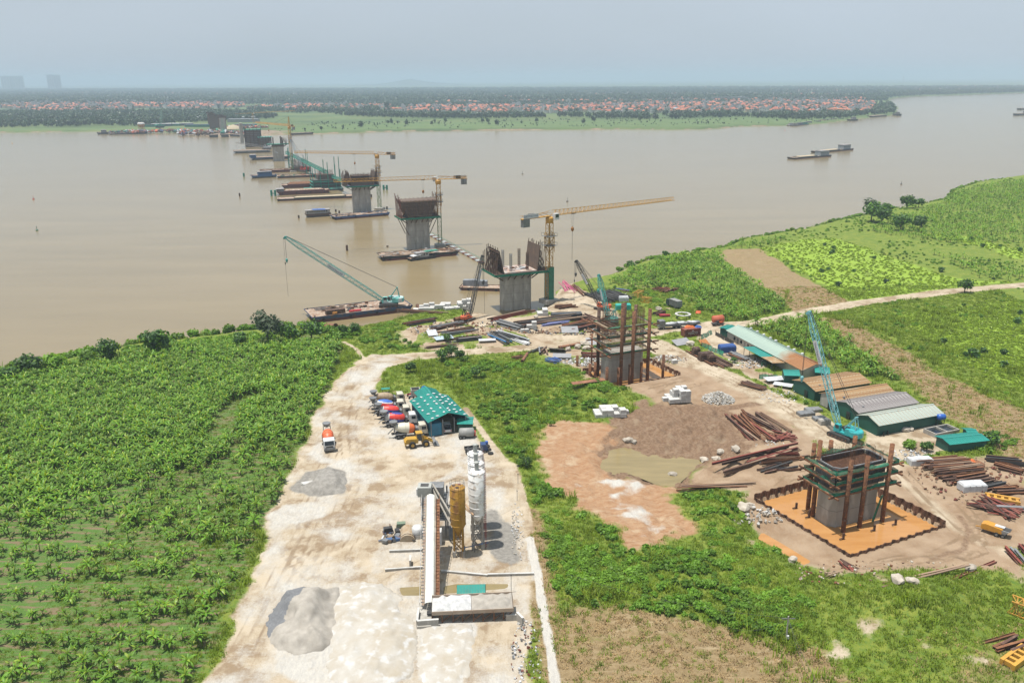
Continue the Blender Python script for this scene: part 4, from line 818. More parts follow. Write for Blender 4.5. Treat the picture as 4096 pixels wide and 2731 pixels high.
for pl, den in WD:
 P_ = np.array([(p.x, p.y) for p in pl]); a0, a1 = P_.min(0), P_.max(0); st = 9.5 / den ** .5
 if (a1 - a0).prod() / st ** 2 > 90000: st = ((a1 - a0).prod() / 90000) ** .5
 gx_, gy_ = np.meshgrid(np.arange(a0[0], a1[0], st), np.arange(a0[1], a1[1], st)); gx_ = gx_.ravel() + r_.normal(0, st * .35, gx_.size); gy_ = gy_.ravel() + r_.normal(0, st * .35, gy_.size)
 k = (sdist(gx_, gy_, pl) > 0) & (r_.random(gx_.size) < .82) & (vnoise(gx_, gy_, 55) > .25); TX.append(np.stack([gx_[k], gy_[k], gx_[k] * 0], 1))
TX = np.concatenate(TX); TX = TX[inframe(TX[:, 0], TX[:, 1], TX[:, 2], 60) & (sdist(TX[:, 0], TX[:, 1], FARP) > 12)]
fs_sc = r_.uniform(.6, 1.25, len(TX)) * np.where(TX[:, 1] > 3200, 1.5, 1)
scatter('far_woods', FT, TX, r_.uniform(0, 6.28, len(TX)), fs_sc, r_.integers(0, 4, len(TX)), 'blue-green woods and gardens across the far plain', 'woods')
# low shrubs on the far meadow
X, Y = sample(5200, -420, 1000, 1330, 2100, lambda x, y: ((sdist(x, y, FARP) > 6) & (sdist(x, y, FARP) < 330)) * np.clip(vnoise(x, y, 30) * 2 - .7, 0.02, 1), 31)
k = inframe(X, Y, X * 0); X, Y = X[k], Y[k]
scatter('far_meadow_shrubs', FT, np.stack([X, Y, X * 0], 1), rng.uniform(0, 6.28, len(X)), rng.uniform(.12, .35, len(X)), rng.integers(0, 4, len(X)), 'low shrubs dotted over the far meadow', 'shrubs')
for nm, k_, x, y, s in (('lone dark tree on the far meadow near the river bank', 'B', 885, 285, .75), ('smaller lone tree on the far meadow beside the lone dark one', 'B', 735, 285, .5), ('largest round tree standing among the far village roofs', 'B', 1490, 95, 2.2), ('broad dark tree at the tip of the wooded point', 'S', 1130, 290, 1.3), ('round tree at the village edge before the wooded point', 'T', 2180, 212, 1.3)):
 t_ = thing('tree', nm, 'tree', g(k_, x, y)); t_.scale = (s,) * 3; mobj('crown', FT[0], None, t_); c_ = MB().cyl((0, 0, -1), (0, 0, 5), .4, .2, 6).obj('trunk', BARK, t_)
# hazy apartment towers
APM = mat('tower_block_wall', (.46, .42, .40), (.38, .35, .34), scale=.05); APW = mat('tower_block_window_band', (.16, .17, .19), (.12, .13, .15), scale=.1)
def tower(x0, x1, ytop, dist, label):
 xm = (x0 + x1) / 2; X_ = dist * (xm - CX) / FPX * .958; w_ = (x1 - x0) * dist / FPX * .958; p = Vector((X_, dist, 0)); h = zat(p, ytop)
 t_ = thing('apartment_tower', label, 'tower', p); nb = 3
 MB().box((0, 0, h / 2), (w_, 18, h)).obj('wall', APM, t_)
 for i in range(nb + 1): MB().box((-w_ / 2 + w_ * i / nb, -9.8, h * .5), (w_ * .1, 2.2, h * 1.02)).obj('pilaster', APM, t_)
 for z in range(3, int(h / 3.6)): MB().box((0, -9.15, z * 3.6), (w_ * .97, .5, 1.7)).obj('window_band', APW, t_)
 MB().box((w_ * .1, 0, h + 2), (w_ * .3, 10, 4)).obj('roof_plant', APM, t_)
tower(204, 229, 300, 10000, 'hazy pale tower block on the horizon, nearer half of the close pair'); tower(231, 255, 301, 10020, 'hazy pale tower block on the horizon, second half of the close pair')
tower(20, 52, 305, 10100, 'hazy tower block in the cluster at the picture edge, first of three'); tower(53, 75, 305, 10120, 'hazy tower block in the cluster, middle of three'); tower(76, 107, 305, 10110, 'hazy tower block in the cluster, last of three'); tower(-30, 10, 304, 10150, 'hazy tower block cut by the picture edge')
p = g('S', 1198, 66); hh = zq('S', 1198, 8, p); t_ = thing('chimney', 'tall slim factory chimney on the hazy far plain', 'chimney', p); MB().lathe([(4, 0), (3, hh * .5), (2.4, hh)], n=10).obj('stack', HWALL[2], t_); MB().lathe([(2.9, hh - 3), (2.9, hh - 1)], n=10).obj('rim', HROOF[0], t_)
p = g('T', 1325, 165); t_ = thing('school_building', 'long grey flat-roofed building above the far village roofs', 'building', p); MB().box((0, 0, 7), (120, 14, 14)).obj('wall', HWALL[2], t_); MB().box((0, 0, 14.4), (123, 16, .8)).obj('roof', HROOF[2], t_)
for z in (3, 7, 11): MB().box((0, -7.05, z), (112, .3, 1.8)).obj('window_band', GLASS, t_)
for k_, x, y, w_, lb in (('T', 600, 128, 140, 'long pale shed roof behind the far village'), ('T', 480, 136, 90, 'shorter pale shed roof behind the far village'), ('S', 1290, 50, 300, 'long pale factory roofs near the chimney'), ('T', 710, 236, 30, 'white roofed hut at the far meadow edge'), ('A', 1890, 530, 60, 'long white concrete-bed roof on the far works'), ('A', 2180, 525, 75, 'wide white-roofed workshop on the far works'), ('A', 2240, 548, 60, 'blue-grey roofed shed before the white workshop')):
 p = g(k_, x, y); t_ = thing('far_shed', lb, 'shed', p); MB().box((0, 0, 3), (w_, 22, 6)).obj('wall', HWALL[2], t_); MB().side([(-w_ / 2 - 1, 6), (w_ / 2 + 1, 6), (w_ / 2 + 1, 6.4), (-w_ / 2 - 1, 6.4)], -12, 12).obj('roof', mat('pale_sheet_roof', (.62, .63, .64), (.5, .51, .52), scale=.1) if 'blue' not in lb else HROOF[2], t_)


# ================================================================ builders for the works
BAX = Vector((-.374, .927, 0)).normalized(); PRZ = math.atan2(.374, .927)      # bridge axis, pier long-axis heading
def tower_crane(label, base, jl, tip, cj, green=0.0, z0=0.0, sign=None, hook=.3, drop=22, group=None, face=1):
 p = base; h = jl - p.z; d = (tip - p); d.z = 0; rz = math.atan2(d.y, d.x); L_ = d.length; up = tip.z - jl
 t_ = thing('tower_crane', label, 'tower crane', p, rz, group)
 n = max(6, int(h / 2.4)); zc = h * (.72 if h > 20 else .6)
 MB().box((0, 0, .4), (5.5, 5.5, 1.6)).obj('foundation', CONC, t_)
 zs = h * green
 if green: MB().lat((0, 0, 1), (0, 0, zs), 1.9, n=max(3, int(n * green)), ch=.2, dg=.1).obj('lower_mast', mat('mast_green_yellow', (.16, .24, .06), (.10, .2, .09), scale=.5), t_)
 MB().lat((0, 0, max(zs, 1)), (0, 0, h - 2), 1.9, n=max(4, int(n * (1 - green))), ch=.2, dg=.1).obj('mast', YEL, t_)
 cf = MB(); cf.lat((0, 0, zc - 4), (0, 0, zc + 3), 2.6, n=4, ch=.16, dg=.1).obj('climbing_frame', YEL, t_)
 for z in (zc - 1.5, zc + 2):
  pl = MB().box((0, 0, z), (4.2, 4.2, .12)).obj('platform', GREYS, t_); rl = MB()
  for a in ((-2.1, -2.1, 2.1, -2.1), (2.1, -2.1, 2.1, 2.1), (2.1, 2.1, -2.1, 2.1), (-2.1, 2.1, -2.1, -2.1)): rl.bar((a[0], a[1], z + 1.1), (a[2], a[3], z + 1.1), .07); rl.bar((a[0], a[1], z), (a[0], a[1], z + 1.1), .07)
  rl.obj('railing', GREYS, pl)
 MB().lathe([(1.3, h - 2.2), (1.5, h - 1.4), (1.5, h - .4), (1.2, h)], n=12).obj('slewing_ring', YEL, t_)
 jb = MB(); n = int(L_ / 2.0); P = []
 for i in range(n + 1):
  t = i / n; x = 1 + (L_ - 1) * t; w_ = .75; tp = 1.9 * (1 - t * .35); zz = h + .4 + up * t
  P.append((Vector((x, -w_, zz)), Vector((x, w_, zz)), Vector((x, 0, zz + tp))))
 for k in range(3):
  for i in range(n): jb.bar(P[i][k], P[i + 1][k], .17)
 for i in range(n):
  jb.bar(P[i][0], P[i + 1][2], .1); jb.bar(P[i][1], P[i + 1][2], .1); jb.bar(P[i + 1][2], P[i + 1][0], .09); jb.bar(P[i + 1][2], P[i + 1][1], .09); jb.bar(P[i + 1][0], P[i + 1][1], .09); jb.bar(P[i][0], P[i + 1][1], .07)
 jb.obj('jib', YEL, t_)
 c2 = MB(); c2.box((-cj / 2, 0, h + .35), (cj, 1.5, .3)); n = 5
 for sy in (-.75, .75):
  c2.bar((0, sy, h + 1.6), (-cj, sy, h + 1.4), .1)
  for i in range(n): c2.bar((-cj * i / n, sy, h + .4), (-cj * (i + 1) / n, sy, h + 1.5), .08)
 c2.bar((0, 0, h + 2.2), (-cj * .5, 0, h + 1.5), .12)
 c2.obj('counter_jib', YEL, t_)
 for i in range(4): MB().box((-cj + .6 + i * .75, 0, h - 1.1), (.65, 1.7, 3.0)).obj('counterweight', GREYS, t_)
 MB().box((-cj + 4.6, 0, h + 1.3), (2.4, 1.3, 1.3)).obj('hoist_winch', DARKS, t_)
 cb = MB().box((1.6, -1.7 * face, h + .2), (2.0, 1.5, 2.2)).obj('cab', WHITEP, t_); MB().box((2.62, -1.7 * face, h + .45), (.06, 1.3, 1.4)).obj('window', GLASS, cb); MB().box((1.6, -2.47 * face, h + .5), (1.5, .06, 1.2)).obj('window', GLASS, cb)
 x = L_ * hook; MB().box((x, 0, h + .25 + up * hook), (1.8, 1.7, .3)).obj('trolley', DARKS, t_)
 rp = MB()
 for s_ in (-.5, .5): rp.cyl((x + s_, 0, h + .2), (x + s_ * .4, 0, h - 5), .035, n=4)
 rp.cyl((x, 0, h - 5.5), (x, 0, h - 5.5 - drop * .55), .06, n=4); rp.obj('hoist_rope', ROPE, t_)
 MB().lathe([(.15, h - 6.6), (.55, h - 6.2), (.6, h - 5.4), (.2, h - 4.8)], (x, 0, 0), 8).obj('hook_block', mat('hook_amber', (.4, .16, .03)), t_)
 if sign:
  b = MB().box((-cj + 3.6, -.95 * face, h + 1.25), (6.8, .08, 1.5)).obj('sign_board', WHITEP, t_)
  textpart('lettering', sign, 1.05, mat('sign_blue', (.03, .10, .30)), b, (-cj + 3.6, -1.0 * face, h + 1.25), (R(90), 0, 0 if face > 0 else R(180)))
 return t_
def crawler(label, p, tip, up_mat, lat_mat, phi=None, body_phi=None, w=1.3, hookdrop=6, ropelen=14, sign=None, body=1.0, ctr=None, z=0.0, group=None, gantry=True, sface=-1, black_tip=False, cat='crawler crane'):
 d = tip - p; rz = math.atan2(d.y, d.x); L_ = math.hypot(d.x, d.y); H_ = tip.z - p.z; B = body
 t_ = thing('crawler_crane', label, cat, p, rz, group)
 for s_ in (-1, 1):
  prof = [(-3.0, .25), (-2.6, .02), (2.6, .02), (3.0, .25), (3.15, .6), (3.0, .95), (2.6, 1.15), (-2.6, 1.15), (-3.0, .95), (-3.15, .6)]
  y = 1.9 * s_; tr = MB().side([(a * B, c * B) for a, c in prof], (y - .42) * B, (y + .42) * B).obj('track', DARKS, t_)
  for i in range(6): MB().cyl(((-2.4 + i * .96) * B, (y + .44 * s_) * B, .45 * B), ((-2.4 + i * .96) * B, (y + .5 * s_) * B, .45 * B), .3 * B, n=8).obj('roller', RUST2, tr)
 MB().box((0, 0, .85 * B), (3.0 * B, 3.2 * B, .7 * B)).obj('carbody', DARKS, t_)
 MB().lathe([(1.1 * B, 1.1 * B), (1.1 * B, 1.4 * B)], n=14).obj('turntable', DARKS, t_)
 u = MB().box((-.9 * B, 0, 1.6 * B), (5.8 * B, 2.9 * B, .4 * B)).obj('upper_deck', up_mat, t_)
 hs = MB().side([(-3.9 * B, 1.8 * B), (.2 * B, 1.8 * B), (.2 * B, 2.9 * B), (-.3 * B, 3.2 * B), (-3.5 * B, 3.2 * B), (-3.9 * B, 2.9 * B)], -1.45 * B, -.2 * B); hs.side([(-3.9 * B, 1.8 * B), (-1.2 * B, 1.8 * B), (-1.2 * B, 3.0 * B), (-3.5 * B, 3.2 * B), (-3.9 * B, 2.9 * B)], .1 * B, 1.45 * B); hs.obj('machine_house', up_mat, t_)
 MB().box((-2.4 * B, -1.47 * B, 2.5 * B), (1.6 * B, .06, .7 * B)).obj('grille', DARKS, t_)
 cw = MB(); cw.lathe([(1.75 * B, 1.5 * B), (1.8 * B, 1.7 * B), (1.8 * B, 2.8 * B), (1.6 * B, 3.05 * B)], (-3.3 * B, 0, 0), 12); cw.obj('counterweight', ctr or up_mat, t_)
 cb = MB().side([(.3 * B, 1.8 * B), (1.9 * B, 1.8 * B), (2.0 * B, 2.4 * B), (1.6 * B, 3.4 * B), (.3 * B, 3.4 * B)], .5 * B, 1.45 * B).obj('cab', up_mat, t_)
 MB().add([(1.92 * B, .6 * B, 2.4 * B), (1.92 * B, 1.4 * B, 2.4 * B), (1.68 * B, 1.35 * B, 3.25 * B), (1.68 * B, .65 * B, 3.25 * B)], [(0, 1, 2, 3)]).obj('window', GLASS, cb)
 MB().box((1.0 * B, 1.47 * B, 2.85 * B), (1.0 * B, .05, .8 * B)).obj('window', GLASS, cb)
 for x in (-.2, -1.4): MB().cyl((x * B, -.55 * B, 2.7 * B), (x * B, .55 * B, 2.7 * B), .5 * B, n=10).obj('winch_drum', DARKS, t_)
 f = Vector((1.3 * B, 0, 1.7 * B)); e = Vector((L_, 0, H_)); dv = (e - f); ln = dv.length; dv.normalize(); n = max(10, int(ln / (w * 1.15)))
 a = f + dv * ln * .12; b = f + dv * ln * .87; bm = MB(); yv = (0, 1, 0)
 bm.lat(f, a, w * .6, w, 3, .16, .08, up=dv.cross(Vector((0, 1, 0)))); bm.lat(a, b, w, w, n, .15, .075, up=dv.cross(Vector((0, 1, 0)))); bm.lat(b, e, w, w * .45, 4, .14, .075, up=dv.cross(Vector((0, 1, 0))))
 bm.obj('boom', lat_mat, t_)
 sh = MB()
 for s_ in (-.3, .0, .3): sh.cyl((e.x, s_ - .08, e.z), (e.x, s_ + .08, e.z), .42, n=10)
 sh.cyl((e.x + .5, -.2, e.z - .35), (e.x + .5, .2, e.z - .35), .35, n=8); sh.obj('boom_head', DARKS if black_tip else lat_mat, t_)
 gt = Vector((-3.0 * B, 0, (4.6 if not gantry else 6.2) * B)); ga = MB()
 for s_ in (-.7, .7):
  ga.bar((-.6 * B, s_ * B, 2.9 * B), gt + Vector((0, s_ * .5, 0)), .22); ga.bar((-3.6 * B, s_ * B, 2.9 * B), gt + Vector((0, s_ * .5, 0)), .2)
 ga.bar(gt - Vector((0, .6, 0)), gt + Vector((0, .6, 0)), .25); ga.obj('gantry', lat_mat, t_)
 rp = MB()
 for s_ in (-.35, .35): rp.cyl(gt + Vector((0, s_, 0)), e + Vector((-.4, s_ * .6, .3)), .05, n=4)
 for s_ in (-.2, .2): rp.cyl(e + Vector((.2, s_, -.3)), (e.x + .2, s_ * .5, e.z - hookdrop), .045, n=4)
 if ropelen: rp.cyl(e + Vector((.8, 0, -.4)), (e.x + .8, 0, e.z - ropelen), .045, n=4)
 rp.obj('rope', ROPE, t_)
 MB().lathe([(.1, -1.5), (.25, -1.1), (.42, -.6), (.4, -.1), (.15, .2)], (e.x + .2, 0, e.z - hookdrop), 8).obj('hook_block', DARKS if black_tip else lat_mat, t_)
 if ropelen: MB().lathe([(.08, -.9), (.2, -.5), (.2, 0)], (e.x + .8, 0, e.z - ropelen * .42), 6).obj('hook_weight', DARKS, t_)
 if sign:
  c = f + dv * (ln * sign[1]); an = math.atan2(dv.z, dv.x); y = sface * (w / 2 + .12)
  bd = MB().box((0, 0, 0), (sign[2], .06, sign[2] * .19)).obj('sign_board', WHITEP, t_); bd.location = (c.x, y, c.z); bd.rotation_euler = (0, -an, 0)
  textpart('lettering', sign[0], sign[2] * .135, mat('sign_navy', (.02, .05, .16)), bd, (0, .05 * sface, 0), (R(90), 0, 0 if sface < 0 else R(180)) if not sign[3:] else (R(90), R(180), 0 if sface < 0 else R(180)))
 return t_
HBLUE = mat('hull_blue', (.03, .07, .17), (.045, .08, .13), rough=.5, scale=.4, col3=(.12, .07, .05)); HRED = mat('hull_red', (.13, .035, .03), (.09, .03, .028), rough=.6, scale=.4); HMAR = mat('hull_maroon', (.16, .045, .045), (.10, .035, .035), rough=.6, scale=.4); HBLK = mat('hull_black', (.03, .03, .035), (.05, .04, .04), rough=.6)
DECK = mat('rusty_deck', (.40, .30, .22), (.24, .13, .08), rough=.85, scale=.35, detail=8, col3=(.5, .45, .38)); SANDC = mat('barge_sand', (.50, .42, .29), (.42, .34, .23), rough=.95, scale=.6)
def barge(label, A, B, width, free=1.4, top=HBLUE, low=HRED, deck=DECK, cargo=None, house=None, name='barge', cat='barge', group=None, rake=3.0, coam=True, tyres=True):
 a = Vector((A[0], A[1], WATER)); b = Vector((B[0], B[1], WATER)); d = b - a; L_ = d.length; rz = math.atan2(d.y, d.x)
 t_ = thing(name, label, cat, a, rz); f = free
 if group: t_['group'] = group
 rake = min(rake, L_ * .12)
 # hull: local x from bow (0) to stern (L), y from 0 (near side) to width
 def slab(z0, z1, e):
  x0 = lambda z: rake * .9 * (1 - (z + .6) / (f + .6)) - e; x1 = lambda z: L_ - rake * .5 * (1 - (z + .6) / (f + .6)) + e
  vs = [(x0(z), y, z) for z in (z0, z1) for y in (-e, width + e)] + [(x1(z), y, z) for z in (z0, z1) for y in (-e, width + e)]
  return MB().add(vs, [(0, 2, 3, 1), (4, 5, 7, 6), (0, 4, 6, 2), (1, 3, 7, 5), (2, 6, 7, 3), (0, 1, 5, 4)])
 slab(-.6, f * .52, 0).obj('lower_hull', low, t_); slab(f * .52, f, .03).obj('upper_hull', top, t_)
 MB().box((L_ / 2, width / 2, f + .03), (L_ - .5, width - .5, .08)).obj('deck', deck, t_)
 rm = MB()
 for y in (.06, width - .06): rm.box((L_ / 2, y, f + .12), (L_ - .2, .16, .3))
 for x in (.06, L_ - .06): rm.box((x, width / 2, f + .12), (.16, width, .3))
 rm.obj('gunwale', top, t_)
 for x, y in ((1.2, .8), (L_ - 1.2, .8), (1.2, width - .8), (L_ - 1.2, width - .8)): MB().lathe([(.22, 0), (.18, .3), (.28, .5), (.25, .6)], (x, y, f), 8).obj('bollard', DARKS, t_)
 if tyres:
  for i in range(max(2, int(L_ / 9))): MB().cyl((4 + i * (L_ - 8) / max(1, int(L_ / 9) - 1), -.06, f * .6), (4 + i * (L_ - 8) / max(1, int(L_ / 9) - 1), -.3, f * .6), .5, n=10).obj('tyre_fender', BLACK, t_)
 if cargo:
  h0, h1, x0, x1, m_, hh = cargo
  MB().add([(L_ * x0, width * .12, f + .05), (L_ * x1, width * .12, f + .05), (L_ * x1, width * .88, f + .05), (L_ * x0, width * .88, f + .05), (L_ * x0 + 2, width * .4, f + hh), (L_ * x1 - 2, width * .4, f + hh), (L_ * x1 - 2, width * .6, f + hh), (L_ * x0 + 2, width * .6, f + hh)], [(0, 1, 5, 4), (1, 2, 6, 5), (2, 3, 7, 6), (3, 0, 4, 7), (4, 5, 6, 7)]).obj('cargo', m_, t_)
  cm = MB()
  for y in (width * .09, width * .91): cm.box((L_ * (x0 + x1) / 2, y, f + .35), (L_ * (x1 - x0) + .6, .15, .7))
  for x in (L_ * x0 - .2, L_ * x1 + .2): cm.box((x, width / 2, f + .35), (.15, width * .82, .7))
  cm.obj('coaming', top, t_)
 if house:
  x, ln, m_, hh = house; hb = MB().box((x * L_, width / 2, f + hh / 2), (ln, width * .7, hh)).obj('deckhouse', m_, t_); MB().box((x * L_, width / 2, f + hh + .1), (ln + .8, width * .78, .18)).obj('roof', mat('cabin_roof', (.35, .36, .38), (.25, .2, .17), scale=.5), hb)
  for i in range(max(2, int(ln / 1.6))): MB().box((x * L_ - ln / 2 + .8 + i * 1.5, width * .15 - .03, f + hh * .62), (.8, .06, .7)).obj('window', GLASS, hb)
  MB().cyl((x * L_, width / 2, f + hh), (x * L_, width / 2, f + hh + 3), .05, n=5).obj('mast', DARKS, hb)
 t_['L'] = L_; return t_
def clutter(rs, frame, L_, W_, z, n, mats, label, x0=0.0, y0=0.0, ln=(1.5, 5), name='deck_scrap', along=.5):     # loose scrap lying about: nobody could count it
 r2 = random.Random(rs); mb = MB(); fm = []
 for i in range(n):
  a = r2.uniform(-along / 2, along / 2) if r2.random() < .75 else r2.uniform(0, 3.1); l_ = r2.uniform(*ln); s_ = r2.choice(((.2, .2), (.3, .1), (.6, .05), (.8, .5), (.25, .25), (1.1, .06)))
  n0 = len(mb.f); mb.box((x0 + r2.uniform(.5, max(.6, L_ - .5)), y0 + r2.uniform(.5, max(.6, W_ - .5)), z + s_[1] / 2 + .03 + r2.random() * .3), (l_ if s_[0] != .8 else 1.2, s_[0], s_[1]), a, r2.uniform(-.05, .05)); fm += [r2.randrange(len(mats))] * (len(mb.f) - n0)
 me = mb.mesh(name); [me.materials.append(x) for x in mats]; me.polygons.foreach_set('material_index', fm)
 o = mobj(name, me); o.location = frame.location; o.rotation_euler = frame.rotation_euler
 return tag(o, label, 'scrap', kind='stuff')


# ================================================================ bridge piers
def pier_frame(label, p, z0, name='bridge_pier'):
 t_ = thing(name, label, 'bridge pier', (p[0], p[1], z0), PRZ); return t_
PL, PT = 11.6, 5.2
def outline(L_, T, c=1.1):                              # chamfered plan with shallow grooves on the broad faces
 a, b = L_ / 2, T / 2
 return [(-a + c, -b), (-a * .38, -b), (-a * .36, -b + .18), (-a * .30, -b + .18), (-a * .28, -b), (a * .28, -b), (a * .30, -b + .18), (a * .36, -b + .18), (a * .38, -b), (a - c, -b), (a, -b + c), (a, b - c), (a - c, b), (-a + c, b), (-a, b - c), (-a, -b + c)]
def column(t_, h, flare=0.0):
 z = 0; i = 0
 MB().prism(outline(PL, PT), -2, h).obj('shaft', CONC, t_)
 for z in np.arange(3.2, h, 3.2): MB().prism(outline(PL + .05, PT + .05), z, z + .07).obj('lift_joint', mat('lift_joint_concrete', (.2, .19, .17), (.25, .24, .22), rough=.95), t_)
def rods(mb, x0, x1, y, z0, z1, n, r=.035, jit=.0, rs=1):
 r2 = random.Random(rs)
 for i in range(n):
  x = x0 + (x1 - x0) * i / max(1, n - 1); mb.cyl((x, y, z0), (x + r2.uniform(-jit, jit), y + r2.uniform(-jit, jit), z1 * (1 - r2.random() * .06) + z0 * 0), r, n=3, cap=False)
def brackets(t_, h, W_, D_, out):
 for sx in (-1, 1):
  for y in (-2, 0, 2):
   MB().bar((sx * (PL / 2 - .05), y, h - 3.2), (sx * (PL / 2 + out), y, h - .5), .35).obj('bracket', RUST2, t_); MB().bar((sx * (PL / 2 - .3), y, h - .45), (sx * (PL / 2 + out + .3), y, h - .45), .3).obj('bracket_beam', RUST2, t_)
 for x in (-4, -1.5, 1.5, 4):
  [MB().bar((x, s_ * (PT / 2 + .05), h - 2.8), (x, s_ * (PT / 2 + 3.4), h - .4), .28).obj('bracket', RUST2, t_) for s_ in (-1, 1)]
def deckplate(t_, h, L_, W_, m_=None, net=True):
 MB().box((0, 0, h + .05), (L_, W_, .25)).obj('work_deck', m_ or RUST2, t_)
 if net:
  for (x0, y0, x1, y1) in ((-L_ / 2, -W_ / 2, L_ / 2, -W_ / 2), (-L_ / 2, -W_ / 2, -L_ / 2, W_ / 2), (L_ / 2, -W_ / 2, L_ / 2, W_ / 2)):
   MB().bar((x0, y0, h - .1), (x1, y1, h - .1), .06, .9).obj('safety_net', GNET, t_)
FORM = mat('dark_formwork', (.095, .065, .05), (.14, .095, .07), rough=.75, scale=.6, col3=(.2, .12, .075))
BROWNF = mat('brown_formwork', (.17, .095, .065), (.10, .06, .045), rough=.8, scale=.5, col3=(.2, .15, .12))
def wing(t_, x, h, H_, lean, sx, D_=11.4):               # a leaning side form with ribs and raking props
 tops = x + lean * sx
 pn = MB(); pn.add([(x, -D_ / 2, h), (x, D_ / 2, h), (tops, D_ / 2, h + H_), (tops, -D_ / 2, h + H_), (x + .15 * sx, -D_ / 2, h), (x + .15 * sx, D_ / 2, h), (tops + .15 * sx, D_ / 2, h + H_), (tops + .15 * sx, -D_ / 2, h + H_)], [(0, 1, 2, 3), (7, 6, 5, 4), (0, 4, 5, 1), (1, 5, 6, 2), (2, 6, 7, 3), (3, 7, 4, 0)]); f = pn.obj('side_form', FORM, t_)
 for i in range(10):
  y = -D_ / 2 + .3 + i * (D_ - .6) / 9; MB().bar((x + .3 * sx, y, h), (tops + .3 * sx, y, h + H_ + (i % 2) * 1.1), .2).obj('rib', BROWNF, f)
  MB().bar((x + 3.4 * sx, y, h), (tops + .4 * sx, y, h + H_ * .8), .22).obj('prop', BROWNF, f)
 for z in (.25, .6, .92): MB().bar((x + lean * sx * z + .45 * sx, -D_ / 2, h + H_ * z), (x + lean * sx * z + .45 * sx, D_ / 2, h + H_ * z), .22).obj('waler', BROWNF, f)
 for i in range(14): MB().cyl((x + (2.8 + i % 2 * 1.2) * sx, -D_ / 2 + i * D_ / 13, h - .5), (x + (2.8 + i % 2 * 1.2) * sx, -D_ / 2 + i * D_ / 13, h + H_ * (.7 + .4 * (i * 7 % 5) / 4)), .13, n=6).obj('scaffold_post', BROWNF, f)
# P1: wing forms and four starter columns, at the shore
p = g('C', 360, 1235, WATER) + Vector((.5, 2.2, 0)); t_ = pier_frame('concrete pier at the shore with open wing forms and four rebar columns', p, WATER); h = zq('C', 360, 872, p) - WATER; column(t_, h); brackets(t_, h, PL, PT, 4.5); deckplate(t_, h, PL + 10, 14)
MB().box((0, 0, h + .35), (PL + 1, 11.5, .4)).obj('cap_slab', mat('pale_cap_slab', (.5, .46, .42), (.42, .26, .2), scale=.4), t_)
wing(t_, -PL / 2 - .8, h + .2, 8.6, 1.8, -1); wing(t_, PL / 2 + .6, h + .2, 9.4, 1.2, 1)
for x, y in ((-3.4, 4), (-3.4, -4), (3.2, 4), (3.2, -4)):
 mb = MB()
 for i in range(10):
  a = i * .628; mb.cyl((x + .5 * math.cos(a), y + .5 * math.sin(a), h), (x + .5 * math.cos(a), y + .5 * math.sin(a), h + 7.2), .05, n=4)
 for z in np.arange(.5, 7, .7): mb.lathe([(.52, h + z), (.52, h + z + .06)], (x, y, 0), 10)
 mb.obj('rebar_column', GREYS if x < 0 else RUST2, t_)
clutter(11, t_, PL - 1, PT - 1, h + .55, 26, [TARPW, GREYS, WCONC, RUST], 'loose materials lying on top of the shore pier', -PL / 2, -PT / 2, (.5, 2.0)).location = t_.location
# P2: full form box
p = g('B', 1765, 1375, WATER) + Vector((.5, 2.2, 0)); t_ = pier_frame('concrete pier carrying a full dark form box with raking pipe props', p, WATER); h = zq('B', 1765, 1068, p) - WATER; column(t_, h); brackets(t_, h, PL, PT, 3.5); deckplate(t_, h, PL + 9, 13)
MB().side([(-PL / 2, h), (PL / 2, h), (PL / 2 + 3.6, h + 8.5), (-PL / 2 - 3.6, h + 8.5)], -5, 5).obj('form_box', FORM, t_)
for sy in (-1, 1):
 for i in range(9):
  x = -5.6 + i * 1.4; MB().bar((x, sy * 5.2, h), (x * 1.6, sy * 5.2, h + 8.8), .3).obj('rib', BROWNF, t_)
 for z in (1.0, 2.8, 4.6, 6.4, 8.2): MB().bar((-PL / 2 - z * .42, sy * 5.42, h + z), (PL / 2 + z * .42, sy * 5.42, h + z), .28).obj('waler', TANS if z in (1.0, 8.2) else BROWNF, t_)
for sx in (-1, 1):
 for i in range(6):
  y = -5 + i * 2; MB().cyl((sx * (PL / 2 + 3.6), y, h - .3), (sx * (PL / 2 + 4.1), y, h + 9.5 + (i % 3)), .17, n=6).obj('prop', OXIDE if sx < 0 else RUST, t_); MB().cyl((sx * (PL / 2 + 4.2), y + .4, h - .3), (sx * (PL / 2 + 1.2), y, h + 5), .16, n=6).obj('prop', RUST, t_)
 MB().bar((sx * (PL / 2 - .4), -PT / 2 - .3, h - 9), (sx * (PL / 2 + 4.0), -PT / 2 - .6, h - .2), .3).obj('raking_strut', RUST2, t_); MB().bar((sx * (PL / 2 + .05), PT / 2, h - 9), (sx * (PL / 2 + 4.0), PT / 2, h - .2), .3).obj('raking_strut', RUST2, t_)
# P3: rebar crown
p = g('B', 1250, 1050, WATER) + Vector((.5, 2.2, 0)); t_ = pier_frame('concrete pier crowned with dark rebar and raking side forms', p, WATER); h = zq('B', 1250, 782, p) - WATER; column(t_, h); brackets(t_, h, PL, PT, 4.5); deckplate(t_, h, PL + 9.5, 14, BLUEP)
MB().box((0, 0, h + 1.6), (PL + 3, 10, 3.2)).obj('form_box', FORM, t_); mb = MB()
for y in (-4.6, -3, -1.4, .2, 1.8, 3.4, 4.6): rods(mb, -PL / 2 - 1, PL / 2 + 1, y, h + 3, h + 7.6, 26, .07, .25, int(y * 10) + 50)
for z in (4, 5.2, 6.2): mb.box((0, 0, h + z), (PL + 1, 9.2, .06))
mb.obj('rebar_cage', RUST2, t_); wing(t_, -PL / 2 - 1.2, h + .2, 8.5, 1.4, -1); wing(t_, PL / 2 + 1.2, h + .2, 8.5, 1.4, 1)
